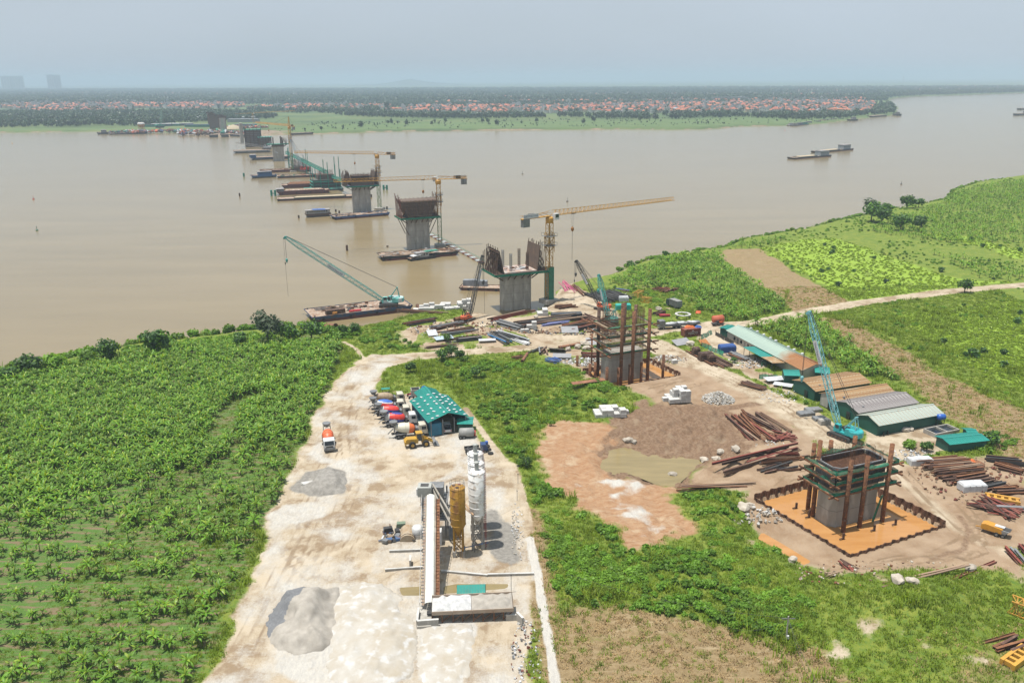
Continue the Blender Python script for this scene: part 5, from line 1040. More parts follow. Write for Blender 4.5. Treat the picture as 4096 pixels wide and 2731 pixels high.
for i in range(4): MB().bar((-PL / 2 - 4.5, -4 + i, h), (-PL / 2 - .5, -4 + i, h + 6.5), .22).obj('prop', TANS, t_)
# P4: green framed cofferdam
p = g('B', 905, 815, WATER) + Vector((1, 5, 0)); t_ = pier_frame('low pier inside green framed cofferdam with tall green guide piles', p, WATER, 'pier_cofferdam'); mb = MB()
MB().box((0, 0, 3.5), (22, 11, 7.2)).obj('coffer_wall', mat('coffer_steel', (.05, .10, .09), (.12, .08, .06), rough=.8, scale=.4), t_)
for z in (.8, 3.2, 5.6): MB().box((0, 0, z), (24, 13, .35)).obj('waler_frame', GPAINT, t_)
MB().box((0, 0, 9), (13, 6, 4)).obj('shaft_form', FORM, t_)
rods(mb, -6, 6, -2, 8, 14.5, 26, .08, .3, 3); rods(mb, -6, 6, 2, 8, 14.5, 26, .08, .3, 4); mb.obj('rebar_cage', RUST2, t_)
for x, y, hh in ((-11, -6, 17), (-5, -6.4, 12), (1, -6.4, 21), (7, -6.4, 19), (11, -6, 15), (-11, 6, 18), (0, 6.2, 22), (9, 6, 24), (12, 3, 24)): MB().cyl((x, y, -2), (x, y, hh), .3, n=8).obj('guide_pile', GPAINT, t_)
MB().box((-13, -4, .7), (10, 8, .5)).obj('side_pontoon', GPAINT, t_)
# P5: half-built pier
p = g('B', 660, 655, WATER) + Vector((1, 5, 0)); t_ = pier_frame('low half-built pier of dark rebar among the crowded barges', p, WATER, 'pier_cofferdam'); mb = MB(); MB().box((0, 0, 1.8), (17, 10, 3.6)).obj('coffer_wall', BROWNF, t_)
for y in (-2.5, 0, 2.5): rods(mb, -7, 7, y, 3, 11, 24, .08, .4, 9)
for z in (5, 7): mb.box((0, 0, z), (13, 5.4, .1))
mb.obj('rebar_cage', RUST2, t_)
for x, y, hh in ((-10, -5, 22), (-6, -5.4, 20), (-8, 5, 23), (4, -5.4, 15), (8, -5, 18), (8, 5, 20)): MB().cyl((x, y, -2), (x, y, hh), .28, n=8).obj('guide_pile', GPAINT, t_)
# P6
p = g('B', 488, 562, WATER) + Vector((.5, 2, 0)); t_ = pier_frame('pale concrete pier with green topped platform and a small blue sign', p, WATER); h = zq('B', 488, 405, p) - WATER; column(t_, h); brackets(t_, h, PL, PT, 4); deckplate(t_, h, PL + 11, PT + 4, GPAINT)
MB().box((0, 0, h - 1.4), (PL + .6, PT + .6, 2.6)).obj('collar_form', BROWNF, t_)
for x, s_ in ((-4.6, 7), (3.4, 8), (4.8, 7)): MB().box((x, 0, h + s_ / 2), (1.0, 2.2, s_)).obj('rebar_column', RUST2, t_)
wing(t_, PL / 2 - .5, h + .2, 5.5, .8, 1, 4)
MB().box((-2.2, -PT / 2 - .1, h * .52), (3.2, .12, 1.4), 0, .55).obj('sign_board', TARPW, t_)
# P7, P8: big scaffolded boxes
for k_, x, y, top, lb, L_ in (('B', 362, 435, 345, 'green netted form tower of the pier beyond the white crane barge', 14), ('B', 255, 432, 275, 'large ribbed brown form box of the pier near the far bank', 19)):
 p = g(k_, x, y, WATER) + Vector((0, 6, 0)); h = zq(k_, x, top, p) - WATER; t_ = pier_frame(lb, p, WATER); MB().box((0, 0, h / 2), (L_, 12, h)).obj('form_box', BROWNF, t_)
 for z in np.arange(1.5, h, 2.4): MB().box((0, 0, z), (L_ + .8, 12.8, .45)).obj('waler', GREYS if L_ > 15 else mat('green_grey_waler', (.10, .2, .17), (.14, .16, .15)), t_)
 for i in range(5): MB().bar((-L_ / 2 + i * L_ / 4, -6.7, -1), (-L_ / 2 + i * L_ / 4, -6.7, h + 1.5), .8).obj('soldier_beam', RUST2, t_)
 for i in range(3): MB().bar((-L_ / 2 - .6, -6 + i * 6, -1), (-L_ / 2 - .6, -6 + i * 6, h + 1.5), .8).obj('soldier_beam', RUST2, t_)
 MB().box((0, 0, h + .5), (L_ + 4, 15, .5)).obj('work_deck', GPAINT, t_)
 if L_ > 15: MB().box((-L_ / 2 - 5, 0, h - 4), (4, 8, h * 1.2)).obj('shaft', CONC, t_)
# far-bank piers
for x, y, top, w_, lb in ((1955, 610, 470, 7, 'far-bank pier wrapped in rusty formwork, nearer the river sand'), (2005, 600, 480, 16, 'far-bank pier with a wide rusty cross frame'), (2050, 620, 492, 9, 'bare pale far-bank pier beside the rusty cross frame'), (1935, 575, 455, 6, 'slim far-bank pier behind the rusty wrapped one')):
 p = g('A', x, y); h = zq('A', x, top, p); t_ = pier_frame(lb, p, 0); MB().box((0, 0, h / 2), (w_ + 2, 5, h)).obj('shaft', CONC if 'pale' in lb else BROWNF, t_); MB().box((0, 0, h - 1.5), (w_ + 6, 7, 3)).obj('cap_form', RUST2, t_)
 for sx in (-1, 1): MB().bar((sx * (w_ / 2 + 1.2), -2.7, 0), (sx * (w_ / 2 + 1.2), -2.7, h), .7).obj('soldier_beam', RUST, t_)
# green access trestle between the river piers
a = g('B', 560, 480, 9); b = g('B', 935, 665, 7.5); t_ = thing('access_trestle', 'long green steel access trestle running between the river piers', 'trestle', (0, 0, 0)); mb = MB().lat(a, b, 2.2, 2.2, 44, .28, .14); mb.obj('truss', GPAINT, t_); MB().bar(a - Vector((0, 0, 1.0)), b - Vector((0, 0, 1.0)), 2.0, .2).obj('walkway', GPAINT, t_)
for i in range(10):
 c = a.lerp(b, (i + .5) / 10); MB().cyl((c.x, c.y, WATER - 1), (c.x, c.y, c.z - 1), .35, n=7).obj('support_pile', GPAINT if i % 2 else DARKS, t_)
a = g('B', 985, 700, 6.5); b = g('B', 1090, 745, 6.5); t_ = thing('access_walkway', 'short green walkway bridging from cofferdam to the rebar-crowned pier', 'walkway', (0, 0, 0)); MB().lat(a, b, 1.8, 1.8, 10, .22, .12).obj('truss', GPAINT, t_); MB().bar(a - Vector((0, 0, .9)), b - Vector((0, 0, .9)), 1.6, .15).obj('deck', GPAINT, t_)
# floating walkway from the shore
a = g('D', 1425, 90, WATER + .2); b = g('D', 1905, 350, WATER + .2); d = b - a; t_ = thing('floating_walkway', 'long floating walkway with white and green railings leading out from the shore', 'walkway', a, heading(a, b)); n = 22; l_ = d.length / n
for i in range(n):
 s_ = MB().box((l_ * (i + .5), 0, .15), (l_ - .15, 2.2, .5)).obj('pontoon', OXIDE if i % 2 else TARPW, t_)
rl = MB()
for s_ in (-1, 1):
 rl.bar((0, s_ * 1.1, 1.4), (d.length, s_ * 1.1, 1.4), .08); rl.bar((0, s_ * 1.1, .9), (d.length, s_ * 1.1, .9), .06)
 for i in range(n * 2): rl.bar((l_ * i / 2, s_ * 1.1, .3), (l_ * i / 2, s_ * 1.1, 1.4), .07)
rl.obj('railing', GPAINT, t_)

# ================================================================ tower cranes
def tcr(label, kb, xb, yb, z0, kj, xj, yj, kt, xt, yt, cj, **kw):
 p = g(kb, xb, yb, z0); h = zq(kj, xj, yj, p); return tower_crane(label, p, h, g(kt, xt, yt, h), cj, **kw)
tc1 = tcr('yellow tower crane with green netted mast foot beside the shore pier', 'C', 680, 1165, -.5, 'C', 668, 385, 'C', 1820, 240, 13, sign='DATPHUONG', hook=.17, drop=22)
hN = 13.5
for (x0, y0, x1, y1) in ((-1.3, -1.3, 1.3, -1.3), (1.3, -1.3, 1.3, 1.3), (-1.3, 1.3, 1.3, 1.3), (-1.3, -1.3, -1.3, 1.3)):
 if not (x0 == -1.3 and x1 == -1.3): MB().add([(x0, y0, .8), (x1, y1, .8), (x1, y1, hN), (x0, y0, hN)], [(0, 1, 2, 3)]).obj('mast_net', GNET, tc1)
tcr('yellow tower crane behind the full form box pier', 'B', 1977, 1340, WATER, 'B', 1962, 735, 'B', 1000, 762, 15, green=.5, sign='DATPHUONG', hook=.15, drop=18)
tcr('yellow tower crane behind the rebar-crowned pier', 'B', 1422, 1005, WATER, 'B', 1400, 505, 'B', 640, 492, 13, green=.5, sign='DATPHUONG', hook=.27, drop=16)
tc4 = tcr('yellow tower crane beyond the crowded barges with high cat head', 'B', 622, 660, WATER, 'B', 605, 245, 'B', 280, 215, 12, green=.35, hook=.6, drop=5)
hh = zq('B', 605, 245, tc4.location) - WATER; MB().lat((0, 0, hh), (-.5, 0, hh + 9), 1.6, .4, 4, .16, .1).obj('cat_head', YEL, tc4); mb = MB(); mb.cyl((-.5, 0, hh + 9), (38, 0, hh + 1.5), .08, n=4); mb.cyl((-.5, 0, hh + 9), (-11, 0, hh + 1), .08, n=4); mb.obj('tie_rope', ROPE, tc4)
tcr('orange-yellow tower crane standing on the far-bank works', 'A', 2330, 575, 0, 'A', 2325, 470, 'B', 640, 105, 45, hook=.5, drop=4)

# ================================================================ river craft
b1 = barge('long blue and red deck barge moored with the teal crawler crane', g('D', 345, 905, WATER), g('D', 1268, 790, WATER), 13.5, 2.0, rake=5)
L1 = b1['L']; bx = MB().side([(5.5, 2.1), (12.5, 2.1), (12.5, 3.7), (5.5, 3.7)], 1.2, 3.4).obj('open_tank', RUST2, b1)
MB().lathe([(.9, 2.1), (.9, 3.0)], (8.5, 0.9, 0), 10).obj('winch', mat('winch_amber', (.45, .2, .04)), b1)
MB().cyl((14, 1.7, 2.45), (18.5, 1.7, 2.45), .38, n=8).obj('red_pipe', mat('signal_red', (.55, .03, .05)), b1); clutter(5, b1, L1 * .6, 9, 2.1, 34, [RUST, DARKS, WOOD, GREYS, RUST2], 'rusty scrap and timbers on the deck of the crane barge', 2, 3)
cp = g('D', 1045, 745, -.9); tp_ = cp + Vector((math.cos(R(186)), math.sin(R(186)), 0)) * 0
def ptip(p, ph, k, x, y):
 px, py = q(k, x, y); d = _F + _R * ((px - CX) / FPX) - _U * ((py - CY) / FPX); nx, ny = -math.sin(ph), math.cos(ph); t = (nx * p[0] + ny * p[1]) / (nx * d.x + ny * d.y); return Vector((d.x * t, d.y * t, CAMH + d.z * t))
crawler('teal crawler crane with long low boom standing on the moored barge', cp, ptip(cp, R(186), 'D', 95, 112), mat('teal_house', (.16, .50, .46), (.62, .66, .65), rough=.5, scale=.35, lo=.48, hi=.52), TEAL, w=1.6, hookdrop=8, ropelen=22, sign=('DATPHUONG', .50, 7.0, 1), body=1.15, sface=1)
b2 = barge('rusty maroon deck barge moored before the form box pier', g('B', 1440, 1483, WATER), g('B', 2150, 1428, WATER), 12, 1.9, HBLK, HMAR, rake=4); clutter(6, b2, b2['L'], 11, 2.0, 90, [RUST, WOOD, TANS, RUST2, WCONC], 'timbers and scrap covering the barge before the form box pier', 0, .5)
b3 = barge('blue deck barge moored before the rebar-crowned pier', g('B', 1010, 1105, WATER), g('B', 1515, 1062, WATER), 12, 1.8, mat('hull_bright_blue', (.04, .10, .28), (.05, .09, .2), rough=.5), HRED, rake=3); clutter(7, b3, b3['L'], 11, 1.9, 70, [RUST, WOOD, TARPW, RUST2, BLUEP, GREYS], 'timbers and plates on the blue barge by the rebar-crowned pier', 0, .5)
barge('long low sand barge passing behind the rebar-crowned pier', g('B', 480, 932, WATER), g('B', 1352, 893, WATER), 11, 1.3, HBLK, HMAR, cargo=(0, 0, .18, .72, SANDC, .9), house=(.93, 7, HMAR, 2.4), rake=4, tyres=False)
barge('maroon barge alongside the green cofferdam', g('B', 478, 880, WATER), g('B', 965, 857, WATER), 10, 2.6, HMAR, HRED, cargo=(0, 0, .15, .9, DECK, 1.2), house=(.07, 5, GREYS, 2), rake=4)
barge('rust-orange barge behind the maroon one by the green cofferdam', g('B', 522, 815, WATER), g('B', 825, 802, WATER), 10, 2.4, HMAR, HRED, cargo=(0, 0, .2, .95, RUST, 2.0), rake=4)
bp_ = barge('dark pontoon under the green cofferdam', g('B', 880, 838, WATER), g('B', 1090, 828, WATER), 9, 1.0, DARKS, DARKS, GPAINT, rake=1, tyres=False); clutter(71, bp_, bp_['L'], 8, 1.1, 30, [GPAINT, DARKS, GREYS], 'green pipes and dark gear on the cofferdam pontoon', 0, 0)
barge('blue pusher tug with cabin among the crowded barges', g('B', 245, 724, WATER), g('B', 478, 712, WATER), 8, 2.4, mat('tug_blue', (.03, .12, .32), (.05, .09, .16)), HBLK, house=(.55, 12, mat('tug_blue', (0, 0, 0)), 3.0), name='pusher_tug', cat='tug', rake=5)
b_ = barge('dark flat barge before the half-built rebar pier', g('B', 482, 722, WATER), g('B', 900, 706, WATER), 12, 1.6, HBLK, HRED, rake=3); clutter(8, b_, b_['L'], 11, 1.7, 60, [GPAINT, RUST, DARKS, TANS, ORANGE], 'steel sections stacked on the dark flat barge', 0, .5)
b_ = barge('maroon barge behind the half-built rebar pier', g('B', 320, 672, WATER), g('B', 640, 660, WATER), 11, 2.2, HMAR, HRED, rake=4); clutter(9, b_, b_['L'], 10, 2.3, 40, [RUST, RUST2, TANS], 'rusty beams on the maroon barge behind the rebar pier', 0, .5)
barge('blue barge behind the pale pier with green platform', g('B', 240, 556, WATER), g('B', 605, 540, WATER), 12, 2.6, HBLUE, HBLK, house=(.07, 6, mat('tug_blue', (0, 0, 0)), 3), rake=5)
barge('white and black crane barge before the brown form box', g('B', 75, 494, WATER), g('B', 420, 482, WATER), 14, 3.0, mat('hull_pale', (.36, .38, .38), (.22, .22, .22)), HBLK, rake=5)
cp = g('B', 385, 455, -.2); crawler('white crawler crane with low lattice boom on the white barge', cp, ptip(cp, R(183), 'B', 110, 392), WHITEP, mat('pale_lattice', (.5, .48, .44)), w=2.0, hookdrop=5, ropelen=9, body=1.6)
cp = g('B', 728, 660, -1.2); crawler('red crawler crane with tall white and blue boom among the crowded barges', cp, ptip(cp, R(150), 'B', 605, 365), mat('signal_red2', (.5, .06, .03)), mat('pale_blue_lattice', (.35, .42, .48)), w=1.8, hookdrop=14, ropelen=0, body=1.5)
cp = g('B', 868, 682, 2.0); MB()
for k_, a_, b_, lb, w_, f_ in (('A', (890, 663), (1000, 660), 'small dark barge at the far-bank works, end of the row', 14, 3), ('A', (1000, 666), (1360, 655), 'long dark flat barge moored at the far-bank silos', 16, 2), ('A', (1920, 691), (2005, 689), 'dark barge at the far-bank slipway, first of two', 14, 4), ('A', (2030, 688), (2105, 686), 'dark green crane barge at the far-bank slipway', 14, 4), ('B', (620, 323), (815, 314), 'blue barge moored along the far sandy bank', 12, 2.5), ('B', (40, 335), (160, 340), 'maroon barge half hidden behind the far form box', 12, 3),
                               ('S', (352, 664), (640, 641), 'sand-laden river barge with cabin sailing on open water, nearer of two', 11, 1.6), ('S', (538, 614), (812, 590), 'sand-laden river barge with cabin sailing on open water, farther of two', 11, 1.6), ('S', (960, 334), (1072, 326), 'dark cargo barge moored by the wooded point', 14, 3), ('S', (1115, 318), (1152, 322), 'small dark boat moored at the tip of the wooded point', 10, 4), ('S', (784, 362), (848, 360), 'small brown boat moored on the far bank alone', 9, 3),
                               ('S', (2105, 320), (2230, 312), 'dark river barge entering at the picture edge, nearer of two', 12, 4), ('S', (2128, 276), (2240, 270), 'dark river barge entering at the picture edge, farther of two', 12, 4)):
 sail = 'sailing' in lb
 barge(lb, g(k_, *a_, WATER), g(k_, *b_, WATER), w_, f_, HBLK, HMAR if sail else HBLK, cargo=(0, 0, .15, .62, SANDC, 1.2) if sail else None, house=(.84, 14, mat('cabin_grey', (.22, .27, .30), (.3, .33, .34)), 5.0) if sail else ((.6, 8, GREYS, 4) if 'edge' in lb or 'boat' in lb or 'small' in lb else None), tyres=False, name='river_barge')
for i, (x, y, c) in enumerate(((300, 400, 'white'), (330, 402, 'grey'), (368, 396, 'blue'), (405, 392, 'green'), (440, 385, 'grey'), (512, 380, 'dark'), (545, 372, 'red'), (575, 370, 'grey'), (605, 364, 'white'), (640, 362, 'brown'), (694, 356, 'green'))):
 cm = {'white': TARPW, 'grey': GREYS, 'blue': BLUEP, 'green': GPAINT, 'dark': DARKS, 'red': ORANGE, 'brown': RUST2}[c]; p = g('S', x, y, WATER)
 barge('%s roofed houseboat moored along the far bank, number %s of the row' % (c, ('one two three four five six seven eight nine ten eleven'.split())[i]) if False else '%s-roofed houseboat in the far-bank row, %s from the open river' % (c, ('first second third fourth fifth sixth seventh eighth ninth tenth eleventh'.split())[i]), p, p + Vector((16, 6, 0)), 6, 1.5, cm, HBLK, house=(.5, 10, cm, 3), tyres=False, name='houseboat', cat='houseboat', rake=2)
hb = barge('old wooden houseboat with blue tarpaulin and awning off the blue barge', g('B', 750, 1084, WATER), g('B', 976, 1068, WATER), 6, 2.0, mat('boat_brown', (.12, .07, .05), (.09, .06, .045)), HBLK, house=(.5, 15, mat('boat_cream', (.5, .48, .43), (.3, .26, .22)), 2.3), name='houseboat', cat='houseboat', rake=3, tyres=False)
MB().box((9, 2.6, 4.55), (9, 5, .1), 0, .03).obj('tarpaulin', TARPB, hb); MB().cyl((19, 3, 2), (19.2, 3, 9), .06, n=5).obj('flag_pole', DARKS, hb)
tg = barge('small black tug with green and white cabin beside the maroon barge', g('B', 1705, 1484, WATER), g('B', 1942, 1452, WATER), 4.6, 1.0, HBLK, HBLK, house=(.52, 6.5, mat('boat_cream', (0, 0, 0)), 2.3), name='tug', cat='tug', rake=4)
MB().box((4.0, 2.0, 2.4), (5, 4, .08), 0, -.12).obj('white_awning', TARPW, tg); MB().box((12.5, 2.3, 3.55), (7, 3.2, .12)).obj('green_roof', GPAINT, tg)
bs = barge('rusty barge with grey shelter and orange tarpaulin behind the shore pier', g('D', 1690, 600, WATER), g('D', 2120, 612, WATER), 6.5, 1.0, RUST2, HMAR, rake=3)
MB().side([(1, 1.0), (11, 1.0), (11, 3.2), (6, 3.7), (1, 3.4)], 3.5, 6.2).obj('shelter', mat('shelter_grey', (.27, .29, .32), (.16, .17, .18), scale=.5), bs)
mb = MB(); r2 = random.Random(4); pts = [(17, 2), (22, 1.6), (22.5, 5.5), (17.5, 6), (20, 3.8)]; mb.add([(a, b, 1.1) for a, b in pts[:4]] + [(18.2, 3, 3.2), (21, 2.8, 3.5), (21.4, 4.8, 3.1), (18.4, 5, 3.4)], [(0, 1, 5, 4), (1, 2, 6, 5), (2, 3, 7, 6), (3, 0, 4, 7), (4, 5, 6, 7)]); mb.obj('tarpaulin', TARPO, bs)
# buoys and lone piles
BUOY = {'red': mat('buoy_red', (.45, .05, .05)), 'green': mat('buoy_green', (.03, .16, .10)), 'dark': DARKS, 'yellow': YEL}
def buoy(k, x, y, c, label, s=1.0):
 t_ = thing('buoy', label, 'buoy', g(k, x, y, WATER)); t_.scale = (s * .6,) * 3; MB().lathe([(.8, -.4), (1.3, 0), (1.3, .6), (.5, 1.1)], n=12).obj('float', BUOY[c], t_); mb = MB()
 for i in range(4): a = i * 1.57; mb.bar((.7 * math.cos(a), .7 * math.sin(a), .9), (.12 * math.cos(a), .12 * math.sin(a), 3.6), .1)
 mb.obj('tower', BUOY[c], t_); MB().lathe([(.05, 3.5), (.4, 3.7), (.4, 4.2), (.05, 4.5)], n=8).obj('lantern', BUOY[c], t_)
for a in (('A', 308, 1258, 'red', 'red channel buoy floating near the picture edge'), ('A', 340, 1545, 'green', 'dark green channel buoy floating below the red one'), ('A', 112, 745, 'yellow', 'small pale buoy far off in the hazy water'), ('C', 848, 245, 'dark', 'dark channel buoy beyond the shore tower crane jib'), ('S', 1186, 858, 'dark', 'dark conical buoy on open water off the river bend'), ('S', 275, 438, 'red', 'tiny red buoy off the far houseboats'), ('W', 1200, 400, 'dark', 'tiny dark buoy in mid river')): buoy(*a)
def pile_(k, x, yb, yt, label, m_=RUST2, r=.55):
 p = g(k, x, yb, WATER); h = zq(k, x, yt, p) - WATER; t_ = thing('mooring_pile', label, 'mooring pile', p); MB().tube((0, 0, -2), (0, 0, h), r, .06, 12).obj('pipe', m_, t_); MB().lathe([(r + .05, h * .55), (r + .05, h * .55 + .15)], n=12).obj('weld_band', DARKS, t_)
for a in (('D', 662, 236, 186, 'tall dark mooring pile standing alone beyond the teal boom'), ('D', 1033, 200, 190, 'short stub of a pile between the two deck barges'), ('B', 135, 886, 855, 'dark mooring pile standing alone far out in the river'), ('B', 678, 1085, 1060, 'dark mooring pile beside the old houseboat'), ('B', 1018, 1027, 1006, 'dark mooring pile left of the rebar-crowned pier, farther of two'), ('B', 1051, 1050, 1018, 'dark mooring pile left of the rebar-crowned pier, nearer of two'), ('B', 1488, 1000, 980, 'dark mooring pile right of the rebar-crowned pier'), ('B', 1345, 893, 868, 'dark pile at the stern of the sand barge')): pile_(*a)
for a in (('B', 174, 705, 672, 'thin green mooring pile far out in the river'), ('A', 1681, 680, 630, 'thin dark pile off the far slipway, taller'), ('A', 1820, 682, 640, 'thin dark pile off the far slipway, shorter')): pile_(*a, m_=GPAINT if 'green' in a[4] else RUST2, r=.8)
for k_, xs_, yb, yt, lb in (('B', (428, 463), 882, 828, 'green twin-pile dolphin at the bow of the maroon barge'), ('B', (1458, 1488), 825, 782, 'green twin-pile dolphin right of the rebar-crowned pier')):
 p = g(k_, xs_[0], yb, WATER); p2 = g(k_, xs_[1], yb, WATER); h = zq(k_, xs_[0], yt, p) - WATER; t_ = thing('mooring_dolphin', lb, 'dolphin', p); d = p2 - p
 for v in (Vector(), d): MB().cyl(v - Vector((0, 0, 2)), v + Vector((0, 0, h)), .8, n=10).obj('pile', GPAINT, t_)
 MB().bar(Vector((0, 0, h * .45)), d + Vector((0, 0, h * .45)), .6).obj('cross_beam', GPAINT, t_)
# far-bank works: silos, crane, mounds
SILOF = mat('silo_amber', (.5, .26, .05), (.4, .2, .05), scale=.3)
for x, lb in ((1292, 'orange cement silo on the far bank, first of a pair'), (1314, 'orange cement silo on the far bank, second of a pair')):
 p = g('A', x, 625); h = zq('A', x, 553, p); t_ = thing('cement_silo', lb, 'silo', p); MB().lathe([(1.0, 5), (4, 9), (4, h - 2), (3, h)], n=14).obj('barrel', SILOF, t_); MB().lathe([(4.1, h - 3), (4.1, h - 1.5), (2.6, h + .4)], n=14).obj('cap', WHITEP, t_)
 for i in range(4): a = .78 + i * 1.57; MB().bar((3.4 * math.cos(a), 3.4 * math.sin(a), -.5), (3.4 * math.cos(a), 3.4 * math.sin(a), 10), .6).obj('leg', SILOF, t_)
cp = g('A', 1470, 600); crawler('tall pale green crane standing on the far bank beyond the silos', cp, ptip(cp, R(60), 'A', 1482, 442), GPAINT, mat('pale_green_lattice', (.3, .5, .4)), w=3.0, hookdrop=8, ropelen=0, body=2.0)
cp = g('A', 2052, 665, -.5); crawler('pale green crane on the far slipway barge', cp, ptip(cp, R(100), 'A', 2040, 520), GPAINT, mat('pale_green_lattice', (0, 0, 0)), w=2.4, hookdrop=8, ropelen=0, body=1.8)
for i, (x, y, w_, lb, m_) in enumerate(((1410, 590, 40, 'dark site hut row on the far bank, first', DARKS), (1490, 585, 36, 'site hut with white roof on the far bank, second', WHITEP), (1570, 583, 34, 'site hut with white roof on the far bank, third', WHITEP), (1650, 580, 50, 'long site hut with white roof on the far bank, last', WHITEP), (1830, 592, 50, 'dark blue site shed on the far works', BLUEP), (2255, 590, 40, 'blue roofed shed near the far sand heap', BLUEP))):  # the pale hut roofs are plain white paint
 p = g('A', x, y); t_ = thing('site_hut', lb, 'hut', p); MB().box((0, 0, 2), (w_, 10, 4)).obj('wall', BLUEP if i % 2 else GPAINT, t_); MB().side([(-w_ / 2 - .5, 4), (w_ / 2 + .5, 4), (w_ / 2 + .5, 4.4), (-w_ / 2 - .5, 4.4)], -6, 6).obj('roof', m_, t_)
FARHEAP = [(31, 1200, 640, 38, 12, 3, 130, 4, 'heaped steel and gear around the far-bank silos'), (32, 1560, 630, 55, 12, 2, 170, 4, 'steel sections strewn over the far-bank slipway'), (33, 1960, 650, 60, 14, 4, 240, 5, 'red and rusty steel stacked on the far-bank works'), (34, 2250, 600, 40, 14, 3, 120, 5, 'machines and stores beside the far sand heap')]
p = g('A', 2145, 610); mb = MB().lathe([(15, 0), (11, 3), (5, 6), (1, 7)], n=14).obj('sand_heap', SANDC); mb.location = p; tag(mb, 'conical sand heap on the far-bank works', 'sand heap')


# ================================================================ vehicles and plant
def wheel(parent, x, y, r, w_, m_=None):
 o = MB().cyl((x, y - w_ / 2, r), (x, y + w_ / 2, r), r, n=14).obj('wheel', BLACK, parent); MB().cyl((x, y - w_ / 2 - .02, r), (x, y + w_ / 2 + .02, r), r * .52, n=10).obj('rim', m_ or GREYS, o); return o
CREAM = mat('cab_cream', (.62, .58, .47), (.5, .46, .38), rough=.4, scale=.8)
def two(name, a, b, ax=0, scale=3.0, lo=.49, hi=.51, ang=None):                                   # banded two-colour paint along the drum
 mt = mat(name, a, b, rough=.45); t = mt.node_tree; n = t.nodes; l = t.links; b_ = n['Principled BSDF']
 tc_ = n.new('ShaderNodeTexCoord'); sp_ = n.new('ShaderNodeSeparateXYZ'); l.new(tc_.outputs['Object'], sp_.inputs[0]); ma = n.new('ShaderNodeMapRange'); ma.inputs[1].default_value = lo; ma.inputs[2].default_value = hi; l.new(sp_.outputs[ax], ma.inputs[0])
 mi = n.new('ShaderNodeMix'); mi.data_type = 'RGBA'; l.new(ma.outputs[0], mi.inputs[0]); mi.inputs[6].default_value = (*a, 1); mi.inputs[7].default_value = (*b, 1); l.new(mi.outputs[2], b_.inputs['Base Color']); return mt
def mixer(label, A, B, drum, cab, text=None, band=None):
 A, B = Vector(A), Vector(B); rz = heading(A, B); t_ = thing('mixer_truck', label, 'mixer truck', A, rz); L_ = 8.6
 MB().box((4.2, 0, 1.0), (8.0, .9, .28)).obj('chassis', DARKS, t_)
 for x in (1.7, 3.0, 6.0, 7.4):
  for s_ in (-1, 1): wheel(t_, x, s_ * 1.02, .5, .42)
 cb = MB().side([(6.7, .75), (8.5, .75), (8.6, 1.7), (8.35, 2.75), (8.1, 2.95), (6.7, 2.95)], -1.22, 1.22).obj('cab', cab, t_)
 MB().add([(8.62, -1.05, 1.75), (8.62, 1.05, 1.75), (8.42, 1.0, 2.65), (8.42, -1.0, 2.65)], [(0, 1, 2, 3)]).obj('windscreen', GLASS, cb)
 for s_ in (-1, 1): MB().box((7.7, s_ * 1.235, 2.2), (1.0, .04, .75)).obj('side_window', GLASS, cb); MB().box((8.45, s_ * 1.45, 2.2), (.1, .25, .5)).obj('mirror', DARKS, cb); MB().box((8.62, s_ * .85, 1.1), (.06, .4, .25)).obj('headlight', GREYS, cb)
 MB().box((8.6, 0, .72), (.25, 2.4, .4)).obj('bumper', GREYS, cb); MB().box((8.63, 0, 1.35), (.05, 1.5, .35)).obj('radiator_grille', DARKS, cb)
 d = MB().lathe([(.55, 0), (.62, .25), (1.05, 1.3), (1.25, 2.3), (1.25, 3.3), (1.0, 4.3), (.55, 4.75)], n=20, axis='x').obj('drum', drum, t_, True); d.location = (1.0, 0, 2.55); d.rotation_euler = (0, R(9), 0)
 for x, r in ((.9, .9), (2.3, 1.27), (3.3, 1.27)): MB().lathe([(r, x - .05), (r + .05, x), (r, x + .05)], n=20, axis='x').obj('drum_ring', band or drum, d)
 if text:
  for x in (2.2, 3.2): MB().box((x, -1.24, -.05), (.5, .03, .09)).obj('marking', WHITEP, d)
 MB().lathe([(1.0, 0), (.5, -.9)], (.75, 0, 4.1), 10).obj('feed_hopper', GREYS, t_); MB().bar((.6, 0, 2.2), (-.6, .25, 1.0), .5, .15).obj('discharge_chute', GREYS, t_)
 fr = MB()
 for s_ in (-.8, .8): fr.bar((.9, s_, 1.1), (.9, s_, 3.3), .16); fr.bar((.9, s_, 3.2), (.2, s_, 3.9), .1); fr.bar((5.9, s_, 1.1), (5.9, s_, 2.3), .2)
 fr.bar((.9, -.8, 3.3), (.9, .8, 3.3), .16); fr.obj('drum_stand', GREYS, t_); MB().cyl((6.15, -.9, 1.9), (6.15, .9, 1.9), .35, n=10).obj('water_tank', GREYS, t_)
 for s_ in (-1, 1): MB().box((2.35, s_ * 1.1, 1.12), (2.7, .5, .06)).obj('mudguard', GREYS, t_)
 return t_
def kk(a, b, dz=0): p = put('K', a, b, dz); return p
